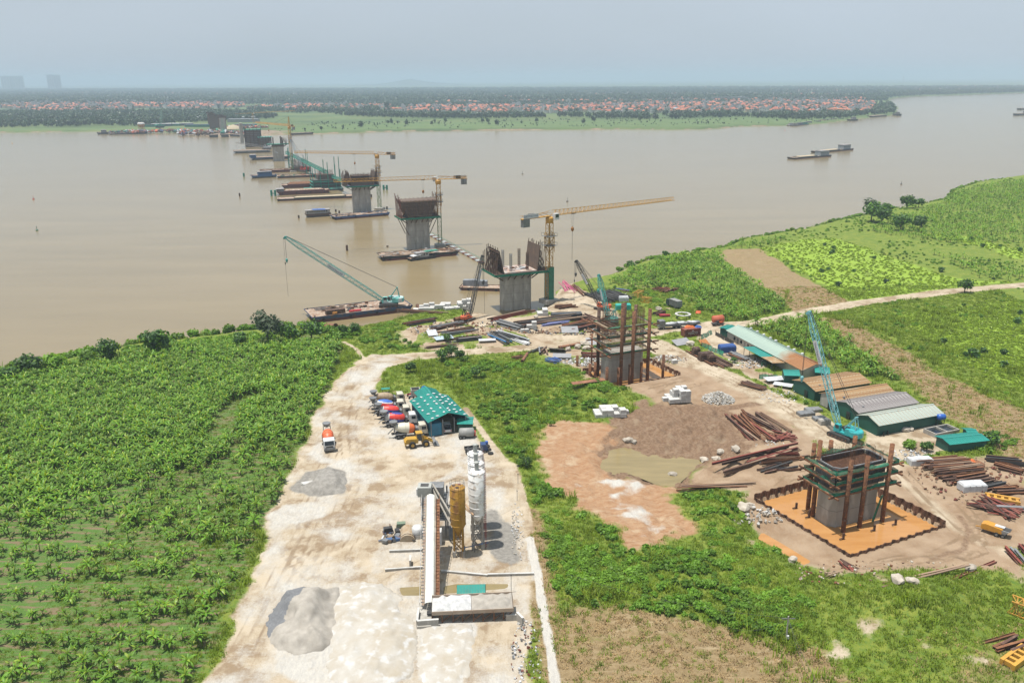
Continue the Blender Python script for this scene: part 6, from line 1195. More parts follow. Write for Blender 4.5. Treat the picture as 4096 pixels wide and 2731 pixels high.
def bands(name, stops):
 mt = two(name, (.5, .5, .5), (.4, .4, .4)); t = mt.node_tree; n = t.nodes; l = t.links; tc_ = n.new('ShaderNodeTexCoord'); sp_ = n.new('ShaderNodeSeparateXYZ'); l.new(tc_.outputs['Object'], sp_.inputs[0]); ma = n.new('ShaderNodeMapRange'); ma.inputs[1].default_value = -1.3; ma.inputs[2].default_value = 1.3; l.new(sp_.outputs[2], ma.inputs[0]); cr_ = n.new('ShaderNodeValToRGB'); cr_.color_ramp.interpolation = 'CONSTANT'; l.new(ma.outputs[0], cr_.inputs[0])
 for i, (p_, c_) in enumerate(stops):
  e = cr_.color_ramp.elements[i] if i < 2 else cr_.color_ramp.elements.new(p_); e.position = p_; e.color = (*c_, 1)
 mx2 = n.new('ShaderNodeMix'); mx2.data_type = 'RGBA'; m3 = n.new('ShaderNodeMath'); m3.operation = 'LESS_THAN'; m3.inputs[1].default_value = .95; l.new(sp_.outputs[0], m3.inputs[0]); l.new(m3.outputs[0], mx2.inputs[0]); l.new(cr_.outputs[0], mx2.inputs[6]); mx2.inputs[7].default_value = (.45, .44, .42, 1); l.new(mx2.outputs[2], n['Principled BSDF'].inputs['Base Color']); return mt
_r, _bl = (.6, .045, .03), (.03, .045, .24)
RB = bands('drum_blue_red', [(0, _r), (.22, _bl), (.66, _r), (.97, _bl)])
mixer('dusty tan drummed mixer truck, farthest of the row by the green shed', kk(425, 400), kk(712, 374), mat('drum_tan', (.42, .32, .2), (.3, .22, .14), rough=.6), CREAM)
mixer('blue and red drummed mixer truck second from the water tanks', kk(420, 462), kk(710, 436), bands('drum_blue_white_red', [(0, _bl), (.3, _r), (.72, (.6, .6, .6)), (.82, (.04, .13, .45))]), CREAM)
mixer('blue and red drummed mixer truck third in the row, white lettering', kk(470, 520), kk(790, 490), RB, CREAM, True)
mixer('red drummed mixer truck with blue underside, fourth in the row', kk(520, 590), kk(842, 560), bands('drum_red_over_blue', [(0, _bl), (.46, _r), (.9, _bl)]), WHITEP, True)
mixer('white and orange drummed mixer truck nearest in the row', kk(605, 692), kk(925, 662), two('drum_white_orange', (.58, .55, .44), (.62, .14, .04), 0, lo=3.25, hi=3.3), CREAM)
mixer('orange drummed mixer truck facing the camera alone beside the plantation', put('K', 22, 690), put('K', 50, 850), two('drum_orange_grey', (.45, .43, .40), (.62, .13, .05), 0, lo=1.4, hi=1.45), WHITEP)
# wheel loader
a, b = kk(735, 778), kk(1000, 748); t_ = thing('wheel_loader', 'yellow wheel loader with lowered bucket in front of the mixer row', 'wheel loader', a, heading(a, b)); YL = mat('loader_yellow', (.58, .34, .03), (.42, .24, .04), rough=.5, scale=.6)
for x in (1.6, 4.7):
 for s_ in (-1, 1): wheel(t_, x, s_ * 1.1, .78, .6, YL)
MB().side([(.1, 1.0), (3.0, 1.0), (3.0, 2.1), (.5, 2.2), (.1, 1.9)], -.85, .85).obj('engine_hood', YL, t_); MB().box((.05, 0, 1.25), (.3, 2.2, .9)).obj('counterweight', YL, t_)
cb = MB().side([(2.7, 1.5), (4.1, 1.5), (4.1, 2.3), (3.8, 3.25), (2.7, 3.25)], -.75, .75).obj('cab', GLASS, t_); MB().box((3.3, 0, 3.32), (1.5, 1.7, .15)).obj('cab_roof', YL, cb)
for x, y in ((2.7, .74), (2.7, -.74), (4.05, .74), (4.05, -.74)): MB().bar((x, y, 1.5), (x - (.25 if x > 3 else 0), y, 3.25), .12).obj('cab_post', YL, cb)
MB().box((4.6, 0, 1.2), (1.6, 1.1, .8)).obj('front_frame', YL, t_)
for s_ in (-.55, .55): MB().bar((4.3, s_, 2.0), (6.6, s_, .8), .22, .4).obj('lift_arm', YL, t_)
MB().side([(6.4, .1), (7.7, .05), (7.75, .12), (6.6, .3), (6.5, 1.0), (7.0, 1.35), (6.9, 1.4), (6.3, 1.0)], -1.45, 1.45).obj('bucket', GREYS, t_)
# pickup by the shed door
a, b = kk(1130, 655), kk(1112, 575); t_ = thing('pickup_truck', 'white pickup truck parked under the green shed roof', 'pickup', a, heading(a, b)); MB().side([(0, .45), (5.2, .45), (5.25, .95), (3.9, 1.05), (0, 1.05)], -.9, .9).obj('body', WHITEP, t_)
cb = MB().side([(1.7, 1.05), (4.1, 1.05), (3.3, 1.75), (1.95, 1.75)], -.82, .82).obj('cabin', GLASS, t_); MB().box((2.6, 0, 1.77), (1.5, 1.55, .08)).obj('roof', WHITEP, cb); MB().box((.85, 0, 1.07), (1.4, 1.5, .08)).obj('cargo_bed', DARKS, t_)
for x in (1.0, 4.1):
 for s_ in (-1, 1): wheel(t_, x, s_ * .8, .38, .25)
for s_ in (-1, 1): MB().box((-.02, s_ * .75, .85), (.06, .2, .3)).obj('tail_light', mat('signal_red', (0, 0, 0)), t_)
# ================================================================ sheds
TEALR = mat('teal_sheet_roof', (.012, .22, .185), (.02, .27, .225), rough=.45, scale=.25, col3=(.03, .20, .165), spec=.5)
GWALL = mat('dark_green_wall', (.012, .085, .065), (.018, .11, .085), rough=.6, scale=.3); PALEG = mat('pale_green_roof', (.42, .53, .45), (.36, .46, .40), rough=.5, scale=.15, stretch=(.2, 2, 1)); CREAMW = mat('cream_panel_wall', (.55, .52, .44), (.45, .42, .36), rough=.8, scale=.3)
RUSTR = mat('rust_stained_roof', (.40, .25, .12), (.27, .145, .06), rough=.75, scale=.3, detail=7, col3=(.44, .38, .26), stretch=(.5, 1.6, 1)); DULLR = mat('dull_plum_roof', (.20, .17, .17), (.30, .28, .27), rough=.5, scale=.35, stretch=(2.2, .3, 1), col3=(.42, .40, .38))
PATCHR = mat('patched_pale_roof', (.45, .50, .44), (.36, .42, .38), rough=.6, scale=.4, stretch=(1.5, .15, 1), col3=(.40, .33, .24))
def sheetroof(t_, L_, half, ez, rz_, m_, name='roof_panel', pitchw=1.0, over=.4, trim=None):       # overlapping sheets, each its own piece, with standing ribs
 n = max(3, int(L_ / pitchw)); w_ = L_ / n
 for s_ in (-1, 1):
  sl = math.atan2(rz_ - ez, half); ln = math.hypot(half, rz_ - ez) + over
  me = MB()
  me.box((0, 0, 0), (w_ * .985, ln, .05)); me.box((w_ * .25, 0, .045), (.07, ln, .05)); me.box((-w_ * .25, 0, .045), (.07, ln, .05)); mesh = me.mesh('roof_panel'); mesh.materials.append(m_)
  for i in range(n):
   o = mobj(name, mesh, None, t_); c = (half + over * math.cos(sl)) / 2
   o.location = (-L_ / 2 + w_ * (i + .5), s_ * c, rz_ - math.tan(sl) * c + (.006 if i % 2 else 0) + .03); o.rotation_euler = (-s_ * sl, 0, 0)
 MB().box((0, 0, rz_ + .06), (L_ + .1, .45, .08)).obj('ridge_cap', trim or m_, t_)
def gable(name, label, cat, pL, pR, half, ez, rz_, roof, wall, trim=None, walls=(1, 1, 1, 1), endm=None):
 a, b = Vector(pL), Vector(pR); c = (a + b) / 2; c.z = 0; L_ = (Vector((b.x, b.y, 0)) - Vector((a.x, a.y, 0))).length; rz = heading(a, b); c.z = gz(c)
 t_ = thing(name, label, cat, c, rz); ins = .25; l2 = L_ / 2 - ins; hw = half - ins
 if walls[0]: MB().box((0, -hw, ez / 2), (2 * l2, .12, ez)).obj('wall', wall, t_)
 if walls[1]: MB().box((0, hw, ez / 2), (2 * l2, .12, ez)).obj('wall', wall, t_)
 for i, s_ in ((2, -1), (3, 1)):
  if walls[i]:
   x = s_ * l2; MB().add([(x, -hw, 0), (x, hw, 0), (x, hw, ez), (x, 0, rz_ - .08), (x, -hw, ez), (x - .12 * s_, -hw, 0), (x - .12 * s_, hw, 0), (x - .12 * s_, hw, ez), (x - .12 * s_, 0, rz_ - .08), (x - .12 * s_, -hw, ez)], [(0, 1, 2, 3, 4), (9, 8, 7, 6, 5), (0, 4, 9, 5), (1, 6, 7, 2)]).obj('gable_wall', endm or wall, t_)
 sheetroof(t_, L_, half, ez, rz_, roof, trim=trim); t_['L'] = L_; return t_
# mixer-yard green shed
e1, e2, e3 = g('K', 965, 555, 3.8), g('K', 790, 352, 3.8), g('K', 1305, 490, 3.8)
hw = (e3 - e1).length / 2; mid = (e3 - e1) / 2; shed = gable('vehicle_shed', 'open fronted vehicle shed with teal sheet roof beside the mixer trucks', 'shed', e1 + mid, e2 + mid, hw, 3.8, 5.4, TEALR, mat('shed_blue_wall', (.03, .16, .24), (.03, .12, .17)), walls=(1, 1, 0, 1))
ax = (e2 - e1).normalized(); sdv = (e3 - e1).normalized()
for i in range(4): MB().box((-shed['L'] / 2 + .3, -hw + .4 + i * (2 * hw - .8) / 3, 1.95), (.2, .2, 3.9)).obj('post', GREYS, shed)
MB().box((-shed['L'] / 2 + 1.5, hw - 1.6, 1.6), (2.4, 2.8, 3.0)).obj('office_box', mat('office_blue', (.03, .2, .32), (.03, .15, .24)), shed)
o = e2 + ax * 4.2; gable('rear_shed', 'lower teal roofed lean-to joined behind the vehicle shed', 'shed', e2 + sdv * hw * 1.25 + ax * .3, e2 + sdv * hw * 1.25 + ax * 7.0, 2.6, 3.2, 4.3, TEALR, GWALL)
SB = leafcloud('sandbag', 1, .1, .1, .1, .1, [TARPW], 5)
sbm = MB().lathe([(.1, 0), (.32, .05), (.36, .14), (.2, .24), (.05, .26)], n=8).mesh('sandbag'); sbm.materials.append(TARPW); r2 = random.Random(8)
for i in range(36):
 x = -shed['L'] / 2 + shed['L'] * ((i // 6) + .5 + r2.uniform(-.25, .25)) / 6; y = (-.88, -.58, -.2, .15, .5, .86)[i % 6] * hw * r2.uniform(.9, 1.06); z = 5.4 - (5.4 - 3.8) * abs(y) / hw + .08
 v = shed.matrix_basis @ Vector((x, y, z)); o = mobj('sandbag', sbm, None, None, v, r2.uniform(0, 3)); o.scale = (1.3, .8, .8); tag(o, 'white sandbag lying on the teal shed roof', 'sandbag', 'sandbags on the teal shed roof')
# small teal hut and the grey tank trailer before it
a, b = g('K', 1215, 545, 2.6), g('K', 1362, 545, 2.6); gable('small_hut', 'small teal roofed green hut beside the vehicle shed', 'hut', a + Vector((0, 1.2, 0)), b + Vector((0, 1.2, 0)), 1.9, 2.5, 2.9, TEALR, GWALL)
a, b = kk(1230, 690), kk(1372, 685); t_ = thing('tank_trailer', 'grey cylindrical tank trailer on small wheels before the small hut', 'tank trailer', a, heading(a, b)); MB().lathe([(.3, 0), (1.05, .25), (1.05, 3.4), (.3, 3.7)], (0, 0, 1.35), 18, 'x').obj('tank', mat('tank_grey', (.27, .27, .26), (.36, .35, .33), rough=.6, scale=.6), t_, True)
for x in (.4, 1.2): [wheel(t_, x, s_ * .9, .42, .3) for s_ in (-1, 1)]
MB().box((1.8, 0, .45), (3.8, 1.2, .18)).obj('frame', DARKS, t_); MB().box((3.7, .3, .9), (.5, 1.2, 1.0)).obj('pump', mat('signal_red', (0, 0, 0)), t_)
# blue tank, wash tanks, motorbikes
t_ = thing('water_tank', 'upright blue water tank behind the vehicle shed', 'water tank', kk(912, 292)); BLT = mat('tank_blue', (.03, .13, .5), (.025, .10, .4), rough=.35); MB().lathe([(.8, 0), (.8, 1.7), (.85, 1.75), (.6, 2.2), (.2, 2.3)], n=16).obj('barrel', BLT, t_, True); [MB().lathe([(.82, z), (.85, z + .06), (.82, z + .12)], n=16).obj('rib', BLT, t_) for z in (.4, .8, 1.2)]; MB().lathe([(.25, 2.3), (.25, 2.42)], n=10).obj('lid', BLT, t_)
for x, y, s_, lb in ((832, 300, 2.2, 'larger open concrete wash tank beside the blue tank'), (868, 302, 1.5, 'smaller open concrete wash tank beside the blue tank')):
 t_ = thing('wash_tank', lb, 'wash tank', kk(x, y), .2); hh = 1.9 if s_ > 2 else 1.1
 for sx, sy, dx, dy in ((0, -1, s_, .15), (0, 1, s_, .15), (-1, 0, .15, s_), (1, 0, .15, s_)): MB().box((sx * s_ / 2, sy * s_ / 2, hh / 2), (dx + (.15 if sx == 0 else 0), dy - (.15 if sx else 0), hh)).obj('wall', CONC, t_)
 MB().box((0, 0, hh * .6), (s_ - .2, s_ - .2, .05)).obj('water', GLASS, t_)
def bike(p, rz, col, label):
 t_ = thing('motorbike', label, 'motorbike', p, rz)
 for x in (0, 1.2): MB().cyl((x, -.05, .28), (x, .05, .28), .28, n=12).obj('wheel', BLACK, t_)
 MB().side([(.05, .35), (.9, .3), (1.15, .75), (.95, .8), (.55, .6), (.1, .75), (-.2, .7)], -.12, .12).obj('body', col, t_); MB().box((.25, 0, .78), (.65, .22, .1)).obj('seat', BLACK, t_); MB().bar((1.0, -.3, .98), (1.0, .3, .98), .05).obj('handlebar', DARKS, t_); MB().bar((1.2, 0, .3), (1.0, 0, .98), .07).obj('fork', GREYS, t_)
bike(kk(760, 310), .6, mat('signal_red', (0, 0, 0)), 'red motorbike parked behind the mixer row'); bike(kk(775, 335), .5, BLUEP, 'blue motorbike parked behind the mixer row'); bike(put('F', 1062, 790), 1.2, DARKS, 'dark motorbike beside the pale roofed barrack, nearer the corner'); bike(put('F', 1100, 780), 1.4, DARKS, 'dark motorbike beside the pale roofed barrack, nearer the door')
t_ = thing('canopy_cart', 'small cart with a green canopy at the end of the mixer row', 'cart', kk(560, 300), .2); MB().box((0, 0, 1.9), (2.2, 1.4, .1)).obj('canopy', GPAINT, t_); MB().box((0, 0, .6), (2.0, 1.1, .4)).obj('body', DARKS, t_); [MB().bar((x, y, .4), (x, y, 1.9), .08).obj('post', DARKS, t_) for x in (-.9, .9) for y in (-.5, .5)]; [wheel(t_, x, y, .3, .2) for x in (-.7, .7) for y in (-.6, .6)]
# light flatbed truck with blue cab and tyres by the silos
a, b = kk(1290, 835), kk(1450, 815); t_ = thing('flatbed_truck', 'small flatbed truck with dark blue cab behind the white silos', 'truck', a, heading(a, b)); MB().box((1.6, 0, .85), (3.4, 1.9, .15)).obj('cargo_bed', DARKS, t_)
for s_ in (-1, 1): MB().box((1.6, s_ * .95, 1.15), (3.4, .08, .5)).obj('side_board', DARKS, t_)
cb = MB().side([(3.5, .6), (5.0, .6), (5.0, 1.3), (4.6, 2.1), (3.5, 2.1)], -.9, .9).obj('cab', mat('cab_navy', (.02, .05, .14), (.03, .07, .18), rough=.35), t_); MB().add([(5.02, -.75, 1.35), (5.02, .75, 1.35), (4.68, .7, 2.0), (4.68, -.7, 2.0)], [(0, 1, 2, 3)]).obj('windscreen', GLASS, cb); [wheel(t_, x, s_ * .8, .4, .3) for x in (1.0, 4.3) for s_ in (-1, 1)]
for x, y, lb in ((1522, 838, 'loose tyre lying nearest the silos'), (1503, 803, 'loose tyre lying between two others by the silos'), (1490, 772, 'loose tyre beside the blue drums')):
 p = kk(x, y); o = MB().lathe([(.36, 0), (.6, .03), (.66, .18), (.6, .34), (.36, .36), (.34, .18)], n=16).obj('tyre', BLACK, None, True); o.location = p; tag(o, lb, 'tyre')
o = MB().lathe([(.35, 0), (.37, .45), (.35, .9)], n=12).obj('oil_drum', BLT); o.location = kk(1485, 755); tag(o, 'blue oil drum standing behind the loose tyres', 'drum')
# ================================================================ concrete batching plant
SW = mat('silo_white', (.93, .92, .91), (.8, .79, .77), rough=.5, scale=.5, col3=(.55, .47, .40)); SY = mat('silo_yellow', (.46, .25, .025), (.34, .17, .025), rough=.55, scale=.35, col3=(.26, .12, .03), stretch=(1, 1, .4)); SRED = mat('ladder_red', (.3, .07, .05))
def silo(label, p, r, zt, zb, m_, tank_top, legm, ladder, rings=6):
 t_ = thing('cement_silo', label, 'silo', p); MB().lathe([(.35, zb - 2.3), (r, zb), (r, zt), (r * .9, zt + .12), (.2, zt + .35)], n=28).obj('barrel', m_, t_, True)
 for i in range(rings + 1):
  z = zb + (zt - zb) * i / rings; MB().lathe([(r, z - .06), (r + .05, z), (r, z + .06)], n=28).obj('hoop', m_, t_)
 for i in range(4):
  a = .78 + i * 1.57; x, y = r * .82 * math.cos(a), r * .82 * math.sin(a); MB().bar((x, y, 1.2), (x, y, zb + .4), .26).obj('leg', legm, t_); MB().box((x, y, .5), (.55, .55, 1.5)).obj('plinth', CONC, t_)
  a2 = a + 1.57; x2, y2 = r * .82 * math.cos(a2), r * .82 * math.sin(a2)
  for z0, z1 in ((1.3, zb * .5), (zb * .5, zb)): MB().bar((x, y, z0), (x2, y2, z1), .1).obj('brace', legm, t_); MB().bar((x2, y2, z0), (x, y, z1), .1).obj('brace', legm, t_)
  MB().bar((x, y, zb * .5), (x2, y2, zb * .5), .12).obj('brace', legm, t_)
 rl = MB()
 for z in (.55, 1.05):
  for i in range(20): rl.bar(((r - .05) * math.cos(i * .314), (r - .05) * math.sin(i * .314), zt + z), ((r - .05) * math.cos((i + 1) * .314), (r - .05) * math.sin((i + 1) * .314), zt + z), .04)
 for i in range(10): rl.bar(((r - .05) * math.cos(i * .628), (r - .05) * math.sin(i * .628), zt), ((r - .05) * math.cos(i * .628), (r - .05) * math.sin(i * .628), zt + 1.05), .04)
 rl.obj('guard_rail', GREYS, t_)
 if tank_top: MB().lathe([(.38, zt + .2), (.38, zt + 1.5), (.44, zt + 1.55), (.44, zt + 1.8), (.2, zt + 1.9)], n=14).obj('dust_filter', mat('filter_grey', (.42, .43, .40), (.34, .35, .33)), t_)
 else: [MB().lathe([(.3, zt + .2), (.3, zt + .36)], (x, y, 0), 10).obj('hatch', OXIDE if x > 0 else RUST2, t_) for x, y in ((-.6, .2), (.3, .5), (0, -.6))]
 ld = MB(); a = -.5 if ladder > 0 else -1.25; x, y = (r + .2) * math.cos(a), (r + .2) * math.sin(a); tx, ty = -math.sin(a) * .22, math.cos(a) * .22
 ld.bar((x - tx, y - ty, .3), (x - tx, y - ty, zt + 1), .06); ld.bar((x + tx, y + ty, .3), (x + tx, y + ty, zt + 1), .06)
 for i in range(int(zt / .45)): ld.bar((x - tx, y - ty, .5 + i * .45), (x + tx, y + ty, .5 + i * .45), .04)
 ld.obj('ladder', SRED if ladder > 0 else SY, t_); return t_
for (x, y), xt, lb in (((480, 1335), (462, 392), 'nearest of three tall white cement silos in a line'), ((470, 1215), (452, 283), 'middle of three tall white cement silos in a line'), ((462, 1100), (437, 165), 'farthest of three tall white cement silos in a line')):
 p = g('X', x, y); silo(lb, p, 1.45, zq('X', *xt, p), 6.9, SW, True, mat('leg_pale', (.42, .40, .37), (.3, .25, .2)), 1)
p = g('X', 240, 1440); silo('yellow cement silo standing before the white silos', p, 1.33, zq('X', 205, 592, p), 6.2, SY, False, SY, -1, 5)
t_ = thing('blue_pipe', 'long blue pipe lying before the silo feet', 'pipe', put('X', 255, 1440, 1.3)); a = put('X', 255, 1440); b = put('X', 612, 1362); MB().cyl((0, 0, 0), b - a, .09, n=8).obj('pipe', BLUEP, t_); MB().cyl((0, 0, -.0), (b - a) * .02, .13, n=8).obj('flange', BLUEP, t_)
for i in range(3): MB().bar((b - a) * (.1 + .4 * i) - Vector((0, 0, 1.3)), (b - a) * (.1 + .4 * i), .08).obj('stand', DARKS, t_)
# inclined covered belt conveyor
zc = 10.2; top = g('L', 576, 238, zc); bot = put('L', 568, 1045, 1.0); t_ = thing('belt_conveyor', 'long inclined belt conveyor under a white rounded cover', 'conveyor', bot, 0); d = top - bot; CVR = mat('conveyor_cover', (.88, .88, .8), (.76, .76, .7), rough=.5, scale=.4)
u = d.normalized(); sdx = u.cross(Vector((0, 0, 1))).normalized(); n_ = sdx.cross(u)
n = 16
for i in range(n):
 a, b = d * (i / n), d * ((i + .985) / n); vs = []
 for p in (a, b):
  for j in range(9): th = math.pi * j / 8; vs.append(p + sdx * (.74 * math.cos(th)) + n_ * (.55 * math.sin(th) + .1))
 MB().add(vs, [(j, j + 1, 10 + j, 9 + j) for j in range(8)]).obj('cover_panel', CVR, t_, True)
mb = MB()
for s_ in (-1, 1):
 mb.bar(sdx * (.85 * s_) - n_ * .5, d + sdx * (.85 * s_) - n_ * .5, .16); mb.bar(sdx * (.85 * s_) + n_ * .05, d + sdx * (.85 * s_) + n_ * .05, .12)
 for i in range(30): a = d * (i / 30) + sdx * (.85 * s_); b = d * ((i + 1) / 30) + sdx * (.85 * s_); mb.bar(a - n_ * .5, b + n_ * .05, .07)
mb.obj('truss', mat('conveyor_steel', (.36, .31, .25), (.28, .18, .12)), t_)
for s_, m_ in ((1.25, RUST), (-1.1, mat('conveyor_steel', (0, 0, 0)))):
 wk = MB().bar(sdx * s_ - n_ * .45, d * .985 + sdx * s_ - n_ * .45, .6 if s_ > 0 else .3, .06).obj('walkway', m_, t_); mb = MB(); o_ = 1.55 if s_ > 0 else -1.55
 mb.bar(sdx * o_ + n_ * .6, d + sdx * o_ + n_ * .6, .06); [mb.bar(d * (i / 34) + sdx * (s_ - .3) - n_ * .4, d * (i / 34) + sdx * (s_ + .3) - n_ * .4, .12, .1) for i in range(34)]; [mb.bar(d * (i / 20) + sdx * o_ - n_ * .45, d * (i / 20) + sdx * o_ + n_ * .6, .06) for i in range(21)]; mb.obj('railing', m_ if s_ > 0 else GREYS, wk)
for f in (.3, .6, .85):
 c = d * f
 for s_ in (-1, 1): MB().bar(c + sdx * s_ - n_ * .5, Vector((c.x + s_ * 1.2, c.y, -bot.z)), .2).obj('trestle_leg', GREYS, t_)
# mixing tower
p = g('L', 615, 505); tw = thing('mixing_tower', 'steel mixing tower with stairs at the head of the conveyor', 'mixing tower', p); ht = top.z
for x in (-2, 2):
 for y in (-2.2, 2.2): MB().bar((x, y, -.2), (x, y, ht - 1.5), .3).obj('column', GREYS, tw)
for z in (4.2, 7.2): MB().box((0, 0, z), (4.8, 5.2, .15)).obj('floor', GREYS, tw)
MB().lathe([(.5, 3.8), (1.6, 5.0), (1.6, 6.6), (1.0, 7.0)], n=14).obj('mixer', mat('mixer_dark', (.10, .10, .10), (.2, .19, .18)), tw); MB().box((.3, .6, 8.6), (2.6, 2.4, 2.2)).obj('weigh_hopper', GREYS, tw)
MB().box((-1.6, -1.8, ht - .3), (2.4, 2.2, 1.8)).obj('conveyor_head', mat('filter_grey', (0, 0, 0)), tw); MB().box((-1.6, -1.8, ht + .65), (1.4, 1.0, .1)).obj('hatch', DARKS, tw); MB().box((-2.6, -2.0, ht - .5), (.9, .9, 1.2)).obj('drive_motor', WHITEP, tw)
rl = MB()
for z in (4.2, 7.2):
 for a in ((-2.4, -2.6, 2.4, -2.6), (2.4, -2.6, 2.4, 2.6), (-2.4, -2.6, -2.4, 2.6)): rl.bar((a[0], a[1], z + 1.1), (a[2], a[3], z + 1.1), .06); rl.bar((a[0], a[1], z + .6), (a[2], a[3], z + .6), .05)
rl.obj('railing', GREYS, tw); MB().bar((2.9, -2.4, .2), (2.9, 2.4, 4.2), .8, .12).obj('stair', GREYS, tw); MB().bar((2.9, 2.4, 4.2), (2.9, -2.4, 7.2), .8, .12).obj('stair', GREYS, tw)
sy = g('X', 240, 1440); sv = Vector((sy.x - p.x, sy.y - p.y, 0))
for (z0, z1, of) in ((7.6, ht + .2, 0), (6.4, ht - .4, .5), (5.6, ht - .6, -.4)): MB().cyl(Vector((sv.x * .75, sv.y * .75 + of, z0 - 1)), Vector((-.3, -.5 + of, z1)), .17, n=8).obj('screw_feeder', mat('feeder_pale', (.46, .44, .40), (.36, .33, .28)), tw)
MB().box((-.4, -3.4, 1.4), (3.4, 1.6, 2.6)).obj('control_cabin', WHITEP, tw)
for i, (a_, b_) in enumerate((((420, 940), (330, 830)), ((420, 940), (330, 740)))):
 p0, p1 = g('X', *a_, 7.2), g('X', 250, 760, 8); MB().cyl(p0 - p, p1 - p + Vector((.6, 0, -i * 1.2)), .14, n=8).obj('screw_feeder', mat('feeder_tan', (.5, .33, .2)), tw)
# aggregate hopper
A, B = g('L', 640, 1135), g('L', 1110, 1112); rz = heading(A, B); hp = thing('aggregate_hopper', 'long aggregate hopper heaped with white stone and grey sand', 'hopper', A, rz); LL = (B - A).length; HB = mat('hopper_tan', (.44, .36, .28), (.35, .25, .18), rough=.7, scale=.4)
nb = 4; bw = (LL + 2.4) / nb
for i in range(nb):
 x0 = -1.2 + i * bw; MB().add([(x0, -.4, 1.7), (x0 + bw, -.4, 1.7), (x0 + bw, 3.0, 2.4), (x0, 3.0, 2.4), (x0 + bw * .3, 1.1, .7), (x0 + bw * .7, 1.1, .7), (x0 + bw * .7, 1.9, .7), (x0 + bw * .3, 1.9, .7)], [(0, 1, 5, 4), (1, 2, 6, 5), (2, 3, 7, 6), (3, 0, 4, 7), (7, 6, 5, 4)]).obj('bin', HB, hp)
 MB().box((x0 + bw / 2, -.43, 1.92), (bw - .04, .1, .62)).obj('side_plate', HB, hp); MB().box((x0 + bw / 2, 3.02, 2.6), (bw - .04, .1, .5)).obj('side_plate', HB, hp)
 for x in (x0 + .1, x0 + bw * .5): MB().bar((x, -.2, 0), (x, -.2, 1.7), .18).obj('leg', RUST, hp); MB().bar((x, 2.85, 0), (x, 2.85, 2.3), .18).obj('leg', RUST, hp); MB().bar((x, -.2, .2), (x + bw * .5, -.2, 1.6), .1).obj('brace', RUST, hp)
for x in (-1.22, -1.2 + nb * bw): MB().add([(x, -.4, 1.7), (x, 3.0, 2.4), (x, 3.0, 2.85), (x, -.4, 2.2)], [(0, 1, 2, 3)]).obj('end_plate', HB, hp)
def heapmesh(pts, hfun, mt, name, res=26, mg=0.0):
 xs_ = [p[0] for p in pts]; ys_ = [p[1] for p in pts]; X_ = np.linspace(min(xs_) - mg, max(xs_) + mg, res); Y_ = np.linspace(min(ys_) - mg, max(ys_) + mg, res); XX, YY = np.meshgrid(X_, Y_); s_ = sdist(XX.ravel(), YY.ravel(), [Vector((a, b, 0)) for a, b in pts]); Zz = hfun(XX.ravel(), YY.ravel(), s_).reshape(XX.shape)
 me_, _ = gridmesh(name, X_, Y_, Zz); me_.materials.append(mt); return me_
GRAVW = mat('white_crushed_stone', (.62, .62, .61), (.48, .48, .48), rough=.95, scale=2.5, detail=8, bump=.8, bscale=5); GRAVS = mat('grey_sand', (.44, .405, .355), (.33, .30, .26), rough=.95, scale=.8, detail=8, bump=.4, bscale=5); GRAVD = mat('dark_grey_gravel', (.15, .155, .165), (.22, .225, .235), rough=.95, scale=3, detail=8, bump=.8, bscale=6)
for x0, x1, m_, nm in ((-1.15, 4.9, GRAVW, 'stone_fill'), (4.95, LL + 1.1, GRAVS, 'sand_fill')):
 me_ = heapmesh([(x0, -.33), (x1, -.33), (x1, 2.96), (x0, 2.96)], lambda X, Y, s_: 1.95 + (Y + .4) * .2 + np.minimum(s_, 1.2) * .35 + (vnoise(X * 3, Y * 3, 2.0) - .5) * .5, m_, nm); mobj(nm, me_, None, hp)
MB().bar((-2.0, 1.5, .8), (LL + 1, 1.5, .8), .9, .2).obj('feed_belt', DARKS, hp); MB().box((-2.4, .4, .2), (2.2, 3.6, .4)).obj('feeder_pit', CONC, hp)
def wall(k, a, b, h, th, label, name='retaining_wall', m_=CONC, cat='wall'):
 A, B = put(k, *a), put(k, *b); L_ = (B - A).length; t_ = thing(name, label, cat, (A.x, A.y, min(A.z, B.z) - .1), heading(A, B)); n = max(2, int(L_ / 2.4)); t_['kind'] = 'thing'
 for i in range(n): MB().box((L_ * (i + .5) / n, 0, h / 2), (L_ / n - .03, th, h)).obj('block', m_, t_)
 MB().box((L_ / 2, 0, h + .03), (L_, th + .04, .06)).obj('coping', WCONC, t_); return t_
wall('L', (480, 1172), (632, 1160), 1.3, .35, 'pale concrete wall before the feeder pit'); wall('L', (480, 1170), (490, 1075), 1.3, .3, 'short side wall of the feeder pit'); wall('L', (1190, 1118), (1232, 1160), 1.5, .35, 'short concrete wall at the end of the hopper'); wall('L', (1110, 1120), (1200, 1118), 1.1, .3, 'dark low wall joining the hopper end')
wall('L', (250, 775), (520, 755), .6, .3, 'long low concrete kerb across the wash bays, nearer the camera'); wall('L', (280, 638), (520, 628), .5, .3, 'low concrete kerb across the wash bays, nearer the machines'); wall('L', (650, 780), (980, 808), .5, .35, 'low drain wall behind the teal cover sheet, conveyor end'); wall('L', (980, 806), (1310, 796), .5, .35, 'low drain wall behind the teal cover sheet, ditch end')
wall('L', (430, 745), (432, 705), 1.4, .3, 'short upright concrete stub on the wash bay', 'concrete_stub')
t_ = thing('cover_roof', 'small teal corrugated roof over the pump behind the hopper', 'roof', g('L', 862, 930)); t_['kind'] = 'thing'; a, b, c = g('L', 760, 940, 1.2), g('L', 965, 932, 1.2), g('L', 762, 872, 1.6); n = 10
